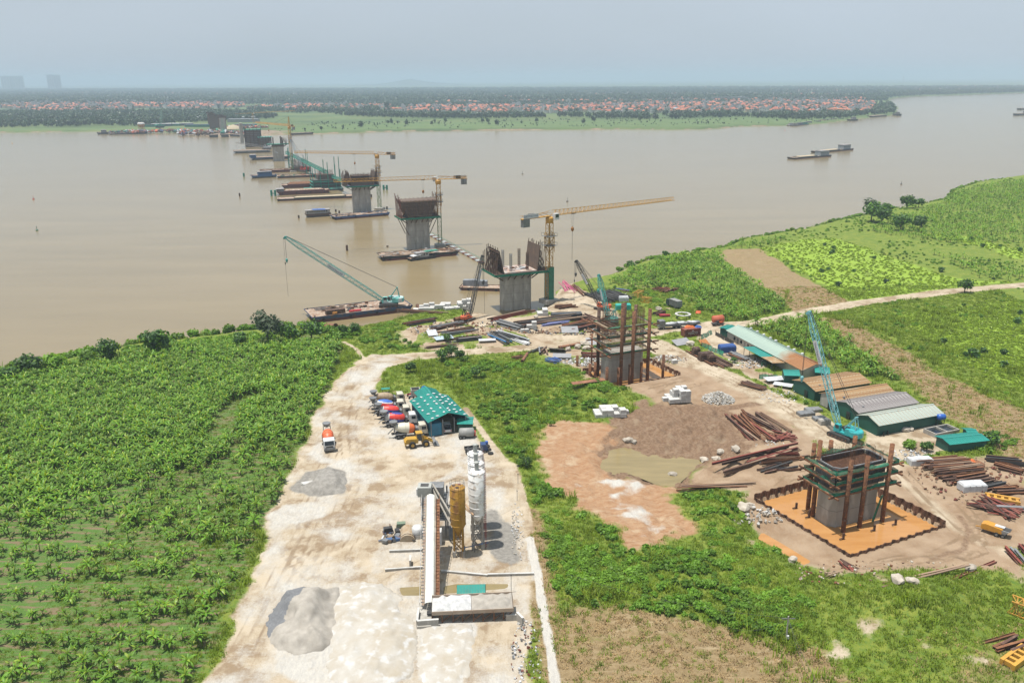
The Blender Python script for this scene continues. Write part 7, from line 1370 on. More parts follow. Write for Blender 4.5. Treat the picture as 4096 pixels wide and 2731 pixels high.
for i in range(n):
 u0, u1 = i / n, (i + .97) / n; o = Vector(t_.location); MB().add([a + (b - a) * u0 - o, a + (b - a) * u1 - o, c + (b - a) * u1 - o, c + (b - a) * u0 - o, a + (b - a) * u0 - o + Vector((0, 0, .06)), a + (b - a) * u1 - o + Vector((0, 0, .06)), c + (b - a) * u1 - o + Vector((0, 0, .06)), c + (b - a) * u0 - o + Vector((0, 0, .06))], [(3, 2, 1, 0), (4, 5, 6, 7), (0, 1, 5, 4), (1, 2, 6, 5), (2, 3, 7, 6), (3, 0, 4, 7)]).obj('roof_sheet', TEALR, t_)
for pt in (a, b, c, c + b - a): MB().bar(pt - o, Vector((pt.x, pt.y, 0)) - o, .1).obj('post', DARKS, t_)
# machines beside the tower
LP = lambda x, y, dz=0: put('L', x, y, dz)
t_ = thing('round_shelter', 'tan half-round steel tank lying beside the mixing tower', 'tank', LP(410, 560), .1); MB().side([(-1.4 * math.cos(math.pi * i / 10) , 1.4 * math.sin(math.pi * i / 10)) for i in range(11)], -.2, 3.8).obj('shell', mat('tan_shell', (.45, .38, .28), (.35, .24, .14)), t_); MB().side([(-1.42 * math.cos(math.pi * i / 10), 1.42 * math.sin(math.pi * i / 10)) for i in range(11)], .2, .45).obj('hoop', RUST2, t_)
t_ = thing('white_cistern', 'white upright cistern beside the conveyor', 'cistern', LP(485, 525)); MB().lathe([(1.1, 0), (1.1, 1.8), (.9, 2.1), (.2, 2.3)], n=16).obj('barrel', WHITEP, t_, True); MB().lathe([(1.13, .9), (1.13, 1.0)], n=16).obj('hoop', GREYS, t_)
t_ = thing('generator', 'dark engine block standing in the washed stone beside the tank', 'generator', LP(272, 495), .3); MB().box((0, 0, .6), (1.6, .9, .9)).obj('engine', DARKS, t_); MB().box((0, 0, .1), (2.0, 1.1, .2)).obj('skid', RUST2, t_); MB().cyl((.4, 0, 1.05), (.4, 0, 1.7), .08, n=8).obj('exhaust', RUST, t_); MB().cyl((-.9, 0, .6), (-.75, 0, .6), .35, n=10).obj('fan', GREYS, t_)
t_ = thing('pump_set', 'green machine set behind the tan tank', 'pump', LP(365, 458), .1); MB().box((0, 0, .55), (1.6, 1.0, .8)).obj('casing', mat('machine_green', (.2, .26, .18), (.15, .2, .14)), t_); MB().box((0, 0, .08), (1.9, 1.2, .16)).obj('skid', DARKS, t_)
clutter(14, type('F', (), dict(location=LP(200, 590), rotation_euler=(0, 0, 0))), 7, 5, .05, 45, [DARKS, BLUEP, GREYS, WOOD, TARPW], 'small parts and pipes lying around the machine corner', 0, 0, (.4, 1.4), 'loose_gear', 3)

for x, y, h, lb in ((1148, 920, 3.2, 'slim lamp post behind the hopper end'), (1190, 270, 2.2, 'thin fence post by the ditch behind the silos'), (1196, 150, 2.2, 'thin fence post by the ditch nearest the yard gate')):
 t_ = thing('post', lb, 'post', LP(x, y)); MB().cyl((0, 0, -.2), (0, 0, h), .05, n=6).obj('pole', GREYS, t_); MB().box((0, 0, h), (.25, .12, .1)).obj('cap', DARKS, t_)
# stone and sand heaps in the yard
def yardheap(label, k, pts, H_, m_, rs, m2=None, top=.5, slope=1.0, cat='stone heap', name='stone_heap'):
 P_ = [g(k, *a) for a in pts]; c = sum(P_, Vector()) / len(P_); pts2 = [(p.x - c.x, p.y - c.y) for p in P_]
 def hf(X, Y, s_):
  s_ = s_ + (vnoise(X + rs, Y, 2.6) - .45) * 1.6 + (vnoise(X, Y + rs, .9) - .5) * .7
  return np.where(s_ > -.15, np.minimum(np.clip(s_ + .1, 0, None) * slope, H_) * (1 + .5 * (vnoise(X + rs, Y, 2.2) - .5)) + (vnoise(X, Y + rs, .8) - .5) * .2 - .06, np.clip(s_ * 2, -3, 0) - .1)
 me_ = heapmesh(pts2, hf, m_, name, 70, 2.0)
 if m2:
  me_.materials.append(m2); nf = len(me_.polygons); cc = np.empty(nf * 3, np.float32); me_.polygons.foreach_get('center', cc); cc = cc.reshape(-1, 3); xr = cc[:, 0] - cc[:, 0].min(); f_ = (cc[:, 0] + cc[:, 1] * -.35 + (vnoise(cc[:, 0], cc[:, 1], 1.5) - .5) * 2.6) < (cc[:, 0].min() * .22); me_.polygons.foreach_set('material_index', f_.astype(np.int32))
 o = mobj(name, me_, None, None, (c.x, c.y, gz(c))); return tag(o, label, cat)
GRAVC = mat('cream_crushed_stone', (.50, .475, .43), (.42, .37, .295), rough=.95, scale=.25, detail=9, col3=(.56, .55, .53), bump=.6, bscale=4)
yardheap('heap of grey sand with dark gravel on its far flank in the yard', 'M', [(262, 1310), (275, 1200), (290, 1120), (350, 1050), (450, 1010), (560, 1000), (690, 985), (705, 1060), (680, 1200), (660, 1330), (560, 1370), (430, 1378), (320, 1360)], 3.0, GRAVS, 3, GRAVD, slope=.75)
yardheap('broad bank of white crushed stone beside the loading ramp', 'L', [(-160, 1100), (-60, 900), (120, 850), (230, 880), (330, 950), (400, 1070), (440, 1200), (465, 1380), (460, 1500), (400, 1560), (100, 1600), (-120, 1560), (-170, 1300)], 1.1, GRAVC, 9, slope=.3)
yardheap('white crushed stone spread on the loading ramp under the hopper', 'L', [(500, 1180), (650, 1150), (860, 1140), (850, 1300), (820, 1500), (780, 1640), (500, 1640), (480, 1480), (500, 1300)], .4, GRAVC, 12, slope=.3)
yardheap('grey rubble heap beside the orange mixer and the plantation', 'M', [(470, 385), (520, 320), (600, 275), (700, 285), (735, 340), (725, 400), (620, 415), (540, 410)], 1.6, mat('grey_rubble', (.33, .31, .28), (.24, .225, .20), rough=.95, scale=1.5, bump=1, bscale=3), 15, slope=.6, cat='rubble heap', name='rubble_heap')
o = MB().box((0, 0, .3), (2.6, 1.3, .35), .7, .15).obj('concrete_slab', WCONC); o.location = put('M', 505, 360); tag(o, 'broken white concrete slab leaning on the grey rubble heap', 'slab')


# ================================================================ land piers and their cofferdams
SPM = MB().prism([(-.5, 0), (-.32, 0), (-.2, .22), (.2, .22), (.32, 0), (.5, 0), (.5, .05), (.3, .05), (.17, .27), (-.17, .27), (-.3, .05), (-.5, .05)], -1.6, 0).mesh('sheet_pile'); SPM.materials.append(mat('sheet_pile_rust', (.2, .10, .06), (.13, .07, .045), rough=.85, scale=1.5, rnd=.3, col3=(.27, .16, .1)))
def cofferdam(label, P, tops, cat='cofferdam'):
 t_ = thing('cofferdam', label, cat, (P[0].x, P[0].y, 0)); r2 = random.Random(3)
 for i in range(4):
  a, b = P[i], P[(i + 1) % 4]; L_ = (b - a).length; n = int(L_ / .98); rz = heading(a, b)
  for j in range(n):
   c = a.lerp(b, (j + .5) / n); o = mobj('sheet_pile', SPM, None, t_); o.location = (c.x - P[0].x, c.y - P[0].y, tops[i] + r2.uniform(-.08, .08)); o.rotation_euler = (0, 0, rz + (math.pi if j % 2 else 0)); o.scale = (L_ / n, 1, 1)
 return t_
cofferdam('rusty sheet-pile cofferdam full of orange water round the near pier', COFB, (.6, 1.25, 1.25, .6)); cofferdam('rusty sheet-pile cofferdam round the tall scaffolded pier', COFA, (.1, .8, .8, .7))
def ringnet(t_, z, L_, W_, m_=GNET, h=.8, over=1.2):
 for (x0, y0, x1, y1) in ((-L_ / 2 - over, -W_ / 2, L_ / 2 + over, -W_ / 2), (-L_ / 2 - over, W_ / 2, L_ / 2 + over, W_ / 2), (-L_ / 2, -W_ / 2 - over, -L_ / 2, W_ / 2 + over), (L_ / 2, -W_ / 2 - over, L_ / 2, W_ / 2 + over)):
  MB().bar((x0, y0, z), (x1, y1, z), .3).obj('walkway_beam', RUST, t_)
  d = Vector((x1 - x0, y1 - y0, 0)).normalized() * over; A_ = Vector((x0, y0, z + .1)) + d; B_ = Vector((x1, y1, z + .1)) - d; r2 = random.Random(int(z * 50 + x0 * 7 + y0)); n2 = 9; tp_ = [h * r2.uniform(.35, 1.25) for _ in range(n2 + 1)]; ou = Vector((y0 - y1, x1 - x0, 0)).normalized() * .25; MB().add([A_.lerp(B_, i / n2) + ou * r2.uniform(-1, .3) for i in range(n2 + 1)] + [A_.lerp(B_, i / n2) + Vector((0, 0, tp_[i])) + ou * r2.uniform(-1, 1) for i in range(n2 + 1)], [(i, i + 1, n2 + 2 + i, n2 + 1 + i) for i in range(n2)]).obj('safety_net', m_, t_)
 MB().box((0, -W_ / 2 + .45, z + .18), (L_, .8, .08)).obj('walkway', WOOD, t_); MB().box((-L_ / 2 + .45, 0, z + .18), (.8, W_, .08)).obj('walkway', WOOD, t_); MB().box((L_ / 2 - .45, 0, z + .18), (.8, W_, .08)).obj('walkway', WOOD, t_)
def pipepile(t_, x, y, z0, z1, r=.42, m_=None):
 o = MB().tube((x, y, z0), (x, y, z1), r, .05, 12).obj('pipe_pile', m_ or RUST, t_, True); [MB().lathe([(r + .02, z), (r + .05, z + .06), (r + .02, z + .12)], (x, y, 0), 12).obj('weld_band', RUST2, o) for z in np.arange(z0 + 4, z1, 5)]
def loc(t_, p): return t_.matrix_basis.inverted() @ Vector((p[0], p[1], t_.location.z))
WZ = -.75
p = g('Y', 745, 1300, WZ); fl = g('Y', 487, 1165, WZ); fr = g('Y', 1290, 1175, WZ); ctr = p + Vector((math.cos(PRZ), math.sin(PRZ), 0)) * (PL / 2 - .6) + BAX * (PT / 2 + .4)
pb = thing('bridge_pier', 'near concrete pier standing in orange water with green netted forms', 'bridge pier', (ctr.x, ctr.y, WZ), PRZ); top = zq('Y', 780, 560, p) - WZ; base = zq('Y', 770, 900, p) - WZ; column(pb, top - 4.5)
for z0, z1 in ((top - 4.4, top - 2.3), (top - 2.2, top - .1)):
 for sx, sy, dx, dy in ((0, -1, PL + .1, .15), (0, 1, PL + .1, .15), (-1, 0, .15, PT + .1), (1, 0, .15, PT + .1)):
  nn_ = 8 if sx == 0 else 4
  for i in range(nn_): MB().box((sx * (PL / 2 + .15) + (0 if sx else -PL / 2 + PL * (i + .5) / nn_), sy * (PT / 2 + .15) + (0 if sy else -PT / 2 + PT * (i + .5) / nn_), (z0 + z1) / 2), (dx if sx else PL / nn_ - .06, dy if sy else PT / nn_ - .06, z1 - z0)).obj('form_panel', mat('form_panel_steel', (.05, .06, .075), (.09, .085, .085), rough=.6, scale=.8, rnd=.2), pb)
for z in (top - 4.6, top - 2.4, top - .5): ringnet(pb, z, PL + 3.2, PT + 3.2)
MB().box((0, 0, top - 1.1), (PL - .2, PT - .2, .1)).obj('inner_bed', BROWNF, pb); mb = MB()
for x in np.arange(-PL / 2 + .3, PL / 2, .35): mb.bar((x, -PT / 2 + .2, top - .95), (x, PT / 2 - .2, top - .95), .06)
for y in np.arange(-PT / 2 + .3, PT / 2, .35): mb.bar((-PL / 2 + .2, y, top - .9), (PL / 2 - .2, y, top - .9), .06)
mb.obj('rebar_mat', RUST, pb); mb = MB()
for x0, x1, y, n in ((-PL / 2 + .4, -PL / 2 + 2.4, PT / 2 - .4, 12), (-PL / 2 + 2.5, PL / 2 - .4, PT / 2 - .3, 34), (PL / 2 - 1.6, PL / 2 - .4, -.4, 8), (-1, .2, -.6, 8), (PL / 2 - 1.2, PL / 2 - .3, -PT / 2 + .5, 6)): rods(mb, x0, x1, y, top - 1, top + 2.2, n, .03, .05, n)
mb.obj('starter_bars', RUST, pb); mb = MB(); _o = outline(PL + .2, PT + .2); [mb.bar((*_o[i], top), (*_o[(i + 1) % 16], top), .22) for i in range(16)]; mb.obj('form_rim', GREYS, pb)
for (kx, ky), (tx, ty) in (((853, 1338), (950, 440)), ((1057, 1283), (1163, 390)), ((1343, 1203), (1487, 235))):
 v = loc(pb, g('Y', kx, ky, WZ)); pipepile(pb, v.x, v.y, -1.5, zq('Y', tx, ty, g('Y', kx, ky, WZ)) - WZ); pipepile(pb, v.x, -v.y + .6, -1.5, top + 1.8)
v = loc(pb, g('Y', 470, 1135, WZ)); pipepile(pb, v.x, v.y, -1.5, top + 3.6)
for x, y in ((265, 1045), (425, 1160), (1243, 1325), (1510, 1250), (855, 1430)):
 t_ = thing('steel_stub', 'rusty steel post sticking out of the orange water by the near pier', 'steel post', g('Y', x, y, WZ), .5, 'steel posts in the near cofferdam'); MB().box((0, 0, .6), (.35, .3, 2.2 if x == 425 else 1.3)).obj('post', RUST2, t_); MB().box((-.5, 0, .3), (1.0, .18, .18)).obj('arm', RUST2, t_)
t_ = thing('hanging_net', 'green net hanging down the corner of the near pier', 'net', g('Y', 1225, 1200, WZ)); a = g('Y', 1225, 1205, WZ) - Vector(t_.location); b = g('Y', 1345, 880, 5.5) - Vector(t_.location); MB().bar(a, b, .5, .06).obj('net', GNET, t_); MB().bar(a + Vector((.2, 0, 0)), b, .06).obj('rope', ROPE, t_)
# scaffolded pier
p = g('V', 1330, 1290, WZ); ctr = g('V', 1270, 1285, WZ) + Vector((math.cos(PRZ), math.sin(PRZ), 0)) * (PL / 2 + .2) + BAX * (PT / 2 + .5)
pa = thing('bridge_pier', 'tall pier under bare rebar with rusty pipe piles and walkway beams', 'bridge pier', (ctr.x, ctr.y, WZ), PRZ); h = zq('V', 1290, 905, p) - WZ; column(pa, h); Ht = zq('V', 1330, 330, p) - WZ
for z in (h + .2, h + 2.6, h + 5.0, h + 7.6): ringnet(pa, z, PL + 2.4, PT + 2.8, over=2.2, h=.38)
for y in (-PT / 2 + .3, PT / 2 - .3):
 mb = MB(); rods(mb, -PL / 2 + .3, PL / 2 - .3, y, h, Ht - .5, 42, .035, .05, 7); [mb.bar((-PL / 2 + .3, y, z), (PL / 2 - .3, y, z), .05) for z in np.arange(h + .5, Ht - 2, .9)]; mb.obj('rebar_wall', TANS if y < 0 else RUST, pa)
mb = MB(); [rods(mb, x, x + .01, y, h, Ht, 2, .035, .05, 3) for x in (-PL / 2 + .3, PL / 2 - .3) for y in np.arange(-2, 2.1, .35)]; mb.obj('rebar_end', RUST, pa)
for (bx, by), (tx, ty) in (((1440, 1305), (1472, 215)), ((1590, 1280), (1627, 320)), ((1797, 1240), (1828, 285))):
 v = loc(pa, g('V', bx, by, WZ)); pipepile(pa, v.x, v.y, -1.5, zq('V', tx, ty, g('V', bx, by, WZ)) - WZ, .5)
for x, y, z in ((-PL / 2 + .4, PT / 2 + 1.5, Ht - .6), (PL / 2 - 3, PT / 2 + 1.5, Ht), (PL / 2 + .5, PT / 2 + 1.4, Ht - 1)): pipepile(pa, x, y, -1.5, z, .5, RUST2)
for x, yb, yt in ((1255, 1318, 1065), (1408, 1315, 1070), (1558, 1290, 1025), (1712, 1265, 995), (2003, 1205, 900), (1100, 1215, 1000), (1030, 1235, 1018), (1052, 1075, 620), (862, 1100, 910)):
 q_ = g('V', x, yb, WZ); t_ = thing('pipe_pile', 'rusty steel pipe pile standing in the water beside the tall scaffolded pier', 'pipe pile', q_, 0, 'loose pipe piles round the scaffolded pier'); hh = zq('V', x, yt, q_) - WZ; pipepile(t_, 0, 0, -1.5, hh, .4 if x != 1052 else .25)
cp = put('F', 690, 800); crawler('pale teal crawler crane with tall boom beside the near pier', cp, ptip(cp, R(122), 'E', 1692, 390), mat('house_turquoise', (.03, .42, .43), (.03, .34, .36), rough=.4), LTEAL, w=1.1, hookdrop=16, ropelen=0, sign=('DATPHUONG', .66, 5.6, 1), body=.95, sface=1)
cp = put('D', 1775, 875); crawler('orange bodied crawler crane with black lattice boom before the shore pier', cp, ptip(cp, R(55), 'D', 1905, 285), ORANGE, DARKS, w=1.1, hookdrop=9, ropelen=21, sign=('DATPHUONG', .68, 4.4), body=.72, black_tip=True, sface=-1)
cp = put('C', 1165, 1235); crawler('orange-red crawler crane with black boom on the sandy pad', cp, ptip(cp, R(140), 'C', 932, 790), ORANGE, DARKS, w=1.15, hookdrop=4.5, ropelen=17, sign=('DATPHUONG', .6, 4.2, 1), body=.78, black_tip=True, sface=1)
cp = put('V', 1300, 470); crawler('slim teal crawler crane hidden behind the scaffolded pier', cp, ptip(cp, R(118), 'C', 1138, 920), TEAL, TEAL, w=1.2, hookdrop=5, ropelen=0, body=.8, sign=('DATPHUONG', .55, 3.6, 1), sface=1)
# ================================================================ workers' camp
def fbar(k, a, b, wq, lb, roof, wall_, ez=2.9, rz_=4.0, trim=None, **kw):
 A, B = g(k, *a, rz_), g(k, *b, rz_); E_ = g(k, *wq, ez); d = (B - A).normalized(); v = E_ - A; v.z = 0; half = abs(v.x * -d.y + v.y * d.x); return gable(kw.pop('name', 'barrack'), lb, kw.pop('cat', 'barrack'), A, B, half, ez, rz_, roof, wall_, trim, **kw)
b1_ = fbar('F', (330, 290), (840, 212), (380, 385), 'farthest barrack with rust-brown roof and dark green end wall', RUSTR, GWALL); b2_ = fbar('F', (545, 405), (1090, 320), (600, 480), 'second barrack with rust-brown roof and bare grey end wall', RUSTR, GWALL, endm=CONC)
b3_ = fbar('F', (715, 485), (1270, 392), (780, 585), 'third barrack with dull plum-grey metal roof', DULLR, GWALL); b4_ = fbar('F', (920, 600), (1520, 495), (990, 690), 'nearest barrack with patched pale green roof and open door', PATCHR, GWALL)
for x, m_ in ((1.2, GLASS), (2.6, WHITEP)): MB().box((-b4_['L'] / 2 + 4.0 + x, -3.05, 1.0), (1.1, .1, 2.0)).obj('door', m_, b4_)
for i in range(5): MB().box((-1.5 + i * 1.8, -3.02, 1.35), (1.5, .06, 2.6)).obj('wall_panel', mat('panel_pale', (.42, .47, .46), (.5, .48, .42), rnd=.3) if i != 3 else GWALL, b4_)
for b_ in (b1_, b2_, b3_): MB().box((-b_['L'] / 2 - .02, -1.2, 1.0), (.1, 1.2, 2.0)).obj('door', GLASS, b_); MB().box((-b_['L'] / 2 + 3, -2.6, 3.35), (.5, .4, .4)).obj('roof_vent', GREYS, b_)
E1, E2 = g('E', 935, 545, 3.0), g('E', 1640, 915, 3.0); dv = (E2 - E1).normalized(); nv = Vector((-dv.y, dv.x, 0)); nv = nv if nv.x > 0 else -nv; hw = 3.9
STAIN = mat('stained_pale_roof', (.42, .53, .45), (.36, .46, .40), rough=.5, scale=.15); _n = STAIN.node_tree.nodes; _l = STAIN.node_tree.links; _tc = _n.new('ShaderNodeNewGeometry'); _c = g('E', 1640, 830, 4); _vm = _n.new('ShaderNodeVectorMath'); _vm.operation = 'DISTANCE'; _vm.inputs[1].default_value = _c; _l.new(_tc.outputs['Position'], _vm.inputs[0]); _nz = _n.new('ShaderNodeTexNoise'); _nz.inputs['Scale'].default_value = .35; _nz.inputs['Detail'].default_value = 5; _l.new(_tc.outputs['Position'], _nz.inputs['Vector'])
_ma = _n.new('ShaderNodeMath'); _ma.operation = 'MULTIPLY_ADD'; _ma.inputs[1].default_value = 9.; _l.new(_nz.outputs[0], _ma.inputs[0]); _l.new(_vm.outputs['Value'], _ma.inputs[2]); _mr = _n.new('ShaderNodeMapRange'); _mr.inputs[1].default_value = 9.; _mr.inputs[2].default_value = 14.; _mr.inputs[3].default_value = 1; _mr.inputs[4].default_value = 0; _l.new(_ma.outputs[0], _mr.inputs[0]); _mi = _n.new('ShaderNodeMix'); _mi.data_type = 'RGBA'; _b = _n['Principled BSDF']; _l.new(_mr.outputs[0], _mi.inputs[0]); _l.new(_b.inputs['Base Color'].links[0].from_socket, _mi.inputs[6]); _mi.inputs[7].default_value = (.30, .14, .055, 1); _l.new(_mi.outputs[2], _b.inputs['Base Color'])
ls = gable('site_office', 'long site office with pale green roof rust-stained at its far end', 'office', E1 + nv * hw, E2 + nv * hw, hw, 3.0, 4.3, STAIN, CREAMW)
for i, t in enumerate((.05, .14, .23, .32, .39, .55, .62, .72)): MB().box((-ls['L'] / 2 + ls['L'] * t, 3.6 if True else 0, 3.45), (.7, .6, .5)).obj('roof_vent', WHITEP, ls)
for x in (-16, -12, -8, -5, -3): MB().box((x, -hw + .17, 1.5), (1.0, .08, 1.0)).obj('window', GLASS, ls); MB().box((x + 2, -hw + .17, 1.0), (.9, .08, 2.0)).obj('door', GREYS, ls)
for s_ in (-1,):
 c0 = ls.matrix_basis @ Vector((0, 0, 0)); cn = thing('canopy', 'teal lean-to canopy along the site office', 'canopy', c0, ls.rotation_euler.z)
 yside = -1 if (ls.matrix_basis @ Vector((0, -10, 0)) - c0).x < 0 else 1
 for i in range(16): o = MB().box((-3 + i * 1.0, yside * (hw + 2.2), 2.72), (.97, 4.4, .06), 0, 0, -yside * -.06).obj('roof_sheet', TEALR if i < 10 else RUSTR, cn)
 for i in range(6): MB().bar((-3 + i * 3, yside * (hw + 4.2), 0), (-3 + i * 3, yside * (hw + 4.2), 2.6), .12).obj('post', DARKS, cn)
def smallhut(k, a, b, half, ez, rz_, lb, roof=TEALR, wall_=GWALL): return gable('green_hut', lb, 'hut', g(k, *a, rz_), g(k, *b, rz_), half, ez, rz_, roof, wall_)
smallhut('E', (1450, 920), (1600, 925), 2.0, 2.6, 3.3, 'small dark green hut with bright teal roof beside the rusty barrack'); smallhut('E', (1740, 890), (1880, 900), 2.4, 2.6, 3.2, 'teal roofed hut behind the pale teal crane boom'); smallhut('E', (1920, 960), (2010, 972), 1.6, 2.2, 2.6, 'lower teal roofed annex behind the farthest barrack'); smallhut('F', (1600, 812), (1965, 772), 2.2, 2.2, 2.6, 'long low green hut with teal roof below the washing yard'); smallhut('F', (1808, 735), (1908, 735), 1.4, 2.0, 2.3, 'tiny teal roofed hut behind the long low hut')
smallhut('E', (905, 535), (985, 505), 1.5, 2.7, 2.9, 'green gatehouse with teal roof at the head of the site office')
t_ = thing('water_tank', 'blue horizontal water tank on a stand at the barrack corner', 'water tank', put('F', 1540, 700), .1); MB().lathe([(.2, 0), (.7, .15), (.75, 1.0), (.7, 1.9), (.2, 2.05)], (0, 0, 2.4), 14, 'x').obj('barrel', BLT, t_, True); [MB().bar((x, y, 0), (x, y, 1.8), .1).obj('leg', DARKS, t_) for x in (.3, 1.7) for y in (-.5, .5)]
t_ = thing('wash_basin', 'double concrete wash basin in the camp yard', 'wash basin', put('F', 1590, 760), PRZ); [MB().box(c, d).obj('wall', CONC, t_) for c, d in (((0, -1.7, .5), (7.4, .25, 1.1)), ((0, 1.7, .5), (7.4, .25, 1.1)), ((-3.6, 0, .5), (.25, 3.15, 1.1)), ((3.6, 0, .5), (.25, 3.15, 1.1)), ((0, 0, .5), (.25, 3.15, 1.1)))]; MB().box((0, 0, .55), (6.9, 3.1, .1)).obj('water', GLASS, t_)
# container, tanks, trucks
a, b = put('E', 545, 620), put('E', 710, 605); t_ = thing('shipping_container', 'dark red shipping container lettered VOSCO under a bright tarpaulin', 'container', a, heading(a, b)); L_ = 6.05; MB().box((L_ / 2, 1.2, 1.3), (L_, 2.4, 2.6)).obj('box', OXIDE, t_); [MB().box((.35 + i * .335, -.03, 1.3), (.16, .08, 2.3)).obj('corrugation', OXIDE, t_) for i in range(17)]; textpart('lettering', 'VOSCO', 1.05, WHITEP, t_, (L_ / 2, -.09, 1.2), (R(90), 0, 0)); MB().box((L_ / 2, -.05, 1.95), (.6, .06, .25)).obj('emblem', WHITEP, t_)
mb = lambda P, m_, nm, lb: tag(MB().add(P, [(0, 1, 5, 4), (1, 2, 6, 5), (2, 3, 7, 6), (3, 0, 4, 7), (4, 5, 6, 7)]).obj(nm, m_), lb, 'tarpaulin')
c = a + (b - a) * .5;
for m_, x0, x1, lb in ((TARPO, -2.6, .6, 'crumpled orange tarpaulin on the red container'), (TARPB, .7, 2.9, 'crumpled blue tarpaulin on the red container')): mb([(c.x + x, c.y + y + .9, 2.62) for x, y in ((x0, 0), (x1, .2), (x1, 1.9), (x0, 1.7))] + [(c.x + x0 + .6, c.y + 1.3, 3.3), (c.x + x1 - .5, c.y + 1.5, 3.5), (c.x + x1 - .4, c.y + 2.3, 3.2), (c.x + x0 + .7, c.y + 2.2, 3.4)], m_, 'tarpaulin', lb)
a, b = put('E', 815, 500), put('E', 912, 490); t_ = thing('fuel_tank', 'orange-red horizontal fuel tank beside the dirt road', 'fuel tank', a, heading(a, b)); ln = (b - a).length; MB().lathe([(.5, 0), (1.35, .3), (1.35, ln - .3), (.5, ln)], (0, .8, 1.5), 18, 'x').obj('barrel', mat('tank_orange', (.55, .13, .06), (.42, .10, .05)), t_, True); [MB().box((x, .8, .3), (.3, 2.0, .9)).obj('saddle', DARKS, t_) for x in (1, ln - 1)]
a, b = put('E', 812, 512), put('E', 880, 505); t_ = thing('farm_tractor', 'small dark tractor with cart before the orange tank', 'tractor', a, heading(a, b)); MB().box((2.6, 0, .9), (1.6, .7, .6)).obj('hood', ORANGE, t_); MB().box((1.6, 0, 1.2), (.7, .7, .8)).obj('seat', DARKS, t_); MB().box((.3, 0, .8), (1.8, 1.4, .3)).obj('cart', DARKS, t_); [wheel(t_, x, y, r, .3) for x, r in ((.3, .4), (1.7, .6), (3.1, .4)) for y in (-.65, .65)]
a, b = put('E', 690, 515), put('E', 300, 545); t_ = thing('flatbed_lorry', 'grey cabbed flatbed lorry with white sacks parked behind the scaffolded pier', 'lorry', a, heading(a, b)); L_ = (b - a).length; MB().box((L_ * .42, 0, 1.15), (L_ * .82, 2.4, .2)).obj('flatbed', DARKS, t_); cb = MB().side([(L_ - 2.2, .8), (L_, .8), (L_, 2.0), (L_ - .25, 3.1), (L_ - 2.2, 3.1)], -1.2, 1.2).obj('cab', GREYS, t_); MB().add([(L_ + .02, -1, 2.0), (L_ + .02, 1, 2.0), (L_ - .2, .95, 2.9), (L_ - .2, -.95, 2.9)], [(0, 1, 2, 3)]).obj('windscreen', GLASS, cb); [wheel(t_, L_ * f, s_ * 1.0, .52, .4) for f in (.12, .22, .5, .6, .9) for s_ in (-1, 1)]
for i in range(9): o = MB().lathe([(.3, 0), (.8, .1), (.9, .5), (.6, .95), (.1, 1.05)], n=8).obj('sack', TARPW if i % 3 else GREYS); o.scale = (1.3, .9, .8); v = t_.matrix_basis @ Vector((1.2 + i * (L_ * .8 - 2) / 8, random.uniform(-.5, .5), 1.26)); o.location = v; tag(o, 'big white sack lying on the flatbed lorry', 'sack', 'sacks on the flatbed lorry')
a, b = put('E', 500, 360), put('E', 395, 325); t_ = thing('covered_lorry', 'dark lorry with slatted grey cargo box standing in the grass', 'lorry', a, heading(a, b)); L_ = 6.8; MB().box((2.4, 0, 1.9), (4.8, 2.3, 2.2)).obj('cargo_box', mat('cargo_grey', (.23, .23, .22), (.3, .3, .28)), t_); [MB().box((2.4, s_ * 1.17, 1.1 + .45 * i), (4.8, .06, .12)).obj('slat', DARKS, t_) for i in range(5) for s_ in (-1, 1)]; MB().side([(5.0, .6), (6.8, .6), (6.8, 1.6), (6.5, 2.6), (5.0, 2.6)], -1.1, 1.1).obj('cab', mat('cab_dark_green', (.03, .06, .05)), t_); [wheel(t_, x, s_ * .95, .48, .35) for x in (1.2, 5.8) for s_ in (-1, 1)]
t_ = thing('pump_trailer', 'orange trailer concrete pump on the dirt track beside the near cofferdam', 'concrete pump', put('H', 1970, 160), heading(put('H', 1970, 160), put('H', 2220, 235))); L_ = (put('H', 1970, 160) - put('H', 2220, 235)).length; AM = mat('pump_amber', (.62, .30, .03), (.5, .24, .04), rough=.45); MB().side([(-.2, .7), (L_ * .72, .7), (L_ * .74, 1.6), (L_ * .1, 1.85), (-.2, 1.6)], -.85, .85).obj('engine_cover', AM, t_); MB().side([(L_ * .74, .6), (L_ * .82, .6), (L_ * .98, 1.5), (L_ * .70, 1.5)], -.9, .9).obj('hopper', GREYS, t_); MB().box((L_ * .84, 0, 1.53), (1.5, 1.3, .08)).obj('hopper_grate', DARKS, t_); MB().box((L_ * .6, 0, 1.78), (1.6, .9, .12)).obj('cover_plate', TARPW, t_); [wheel(t_, x, s_ * .85, .42, .3) for x in (L_ * .55, L_ * .78) for s_ in (-1, 1)]; MB().bar((-.2, 0, .7), (-1.2, 0, .5), .15).obj('drawbar', AM, t_)
p = put('E', 530, 440, 1.4); t_ = thing('octagon_ring', 'white octagonal ring on legs in the grass', 'ring', p); [MB().bar((2.5 * math.cos(i * .785), 2.5 * math.sin(i * .785), 0), (2.5 * math.cos(i * .785 + .785), 2.5 * math.sin(i * .785 + .785), 0), .8, .2).obj('segment', WCONC, t_) for i in range(8)]; [MB().bar((2.4 * math.cos(a), 2.4 * math.sin(a), -1.5), (2.4 * math.cos(a), 2.4 * math.sin(a), 0), .12).obj('leg', DARKS, t_) for a in (.4, 2, 3.5, 5.1)]
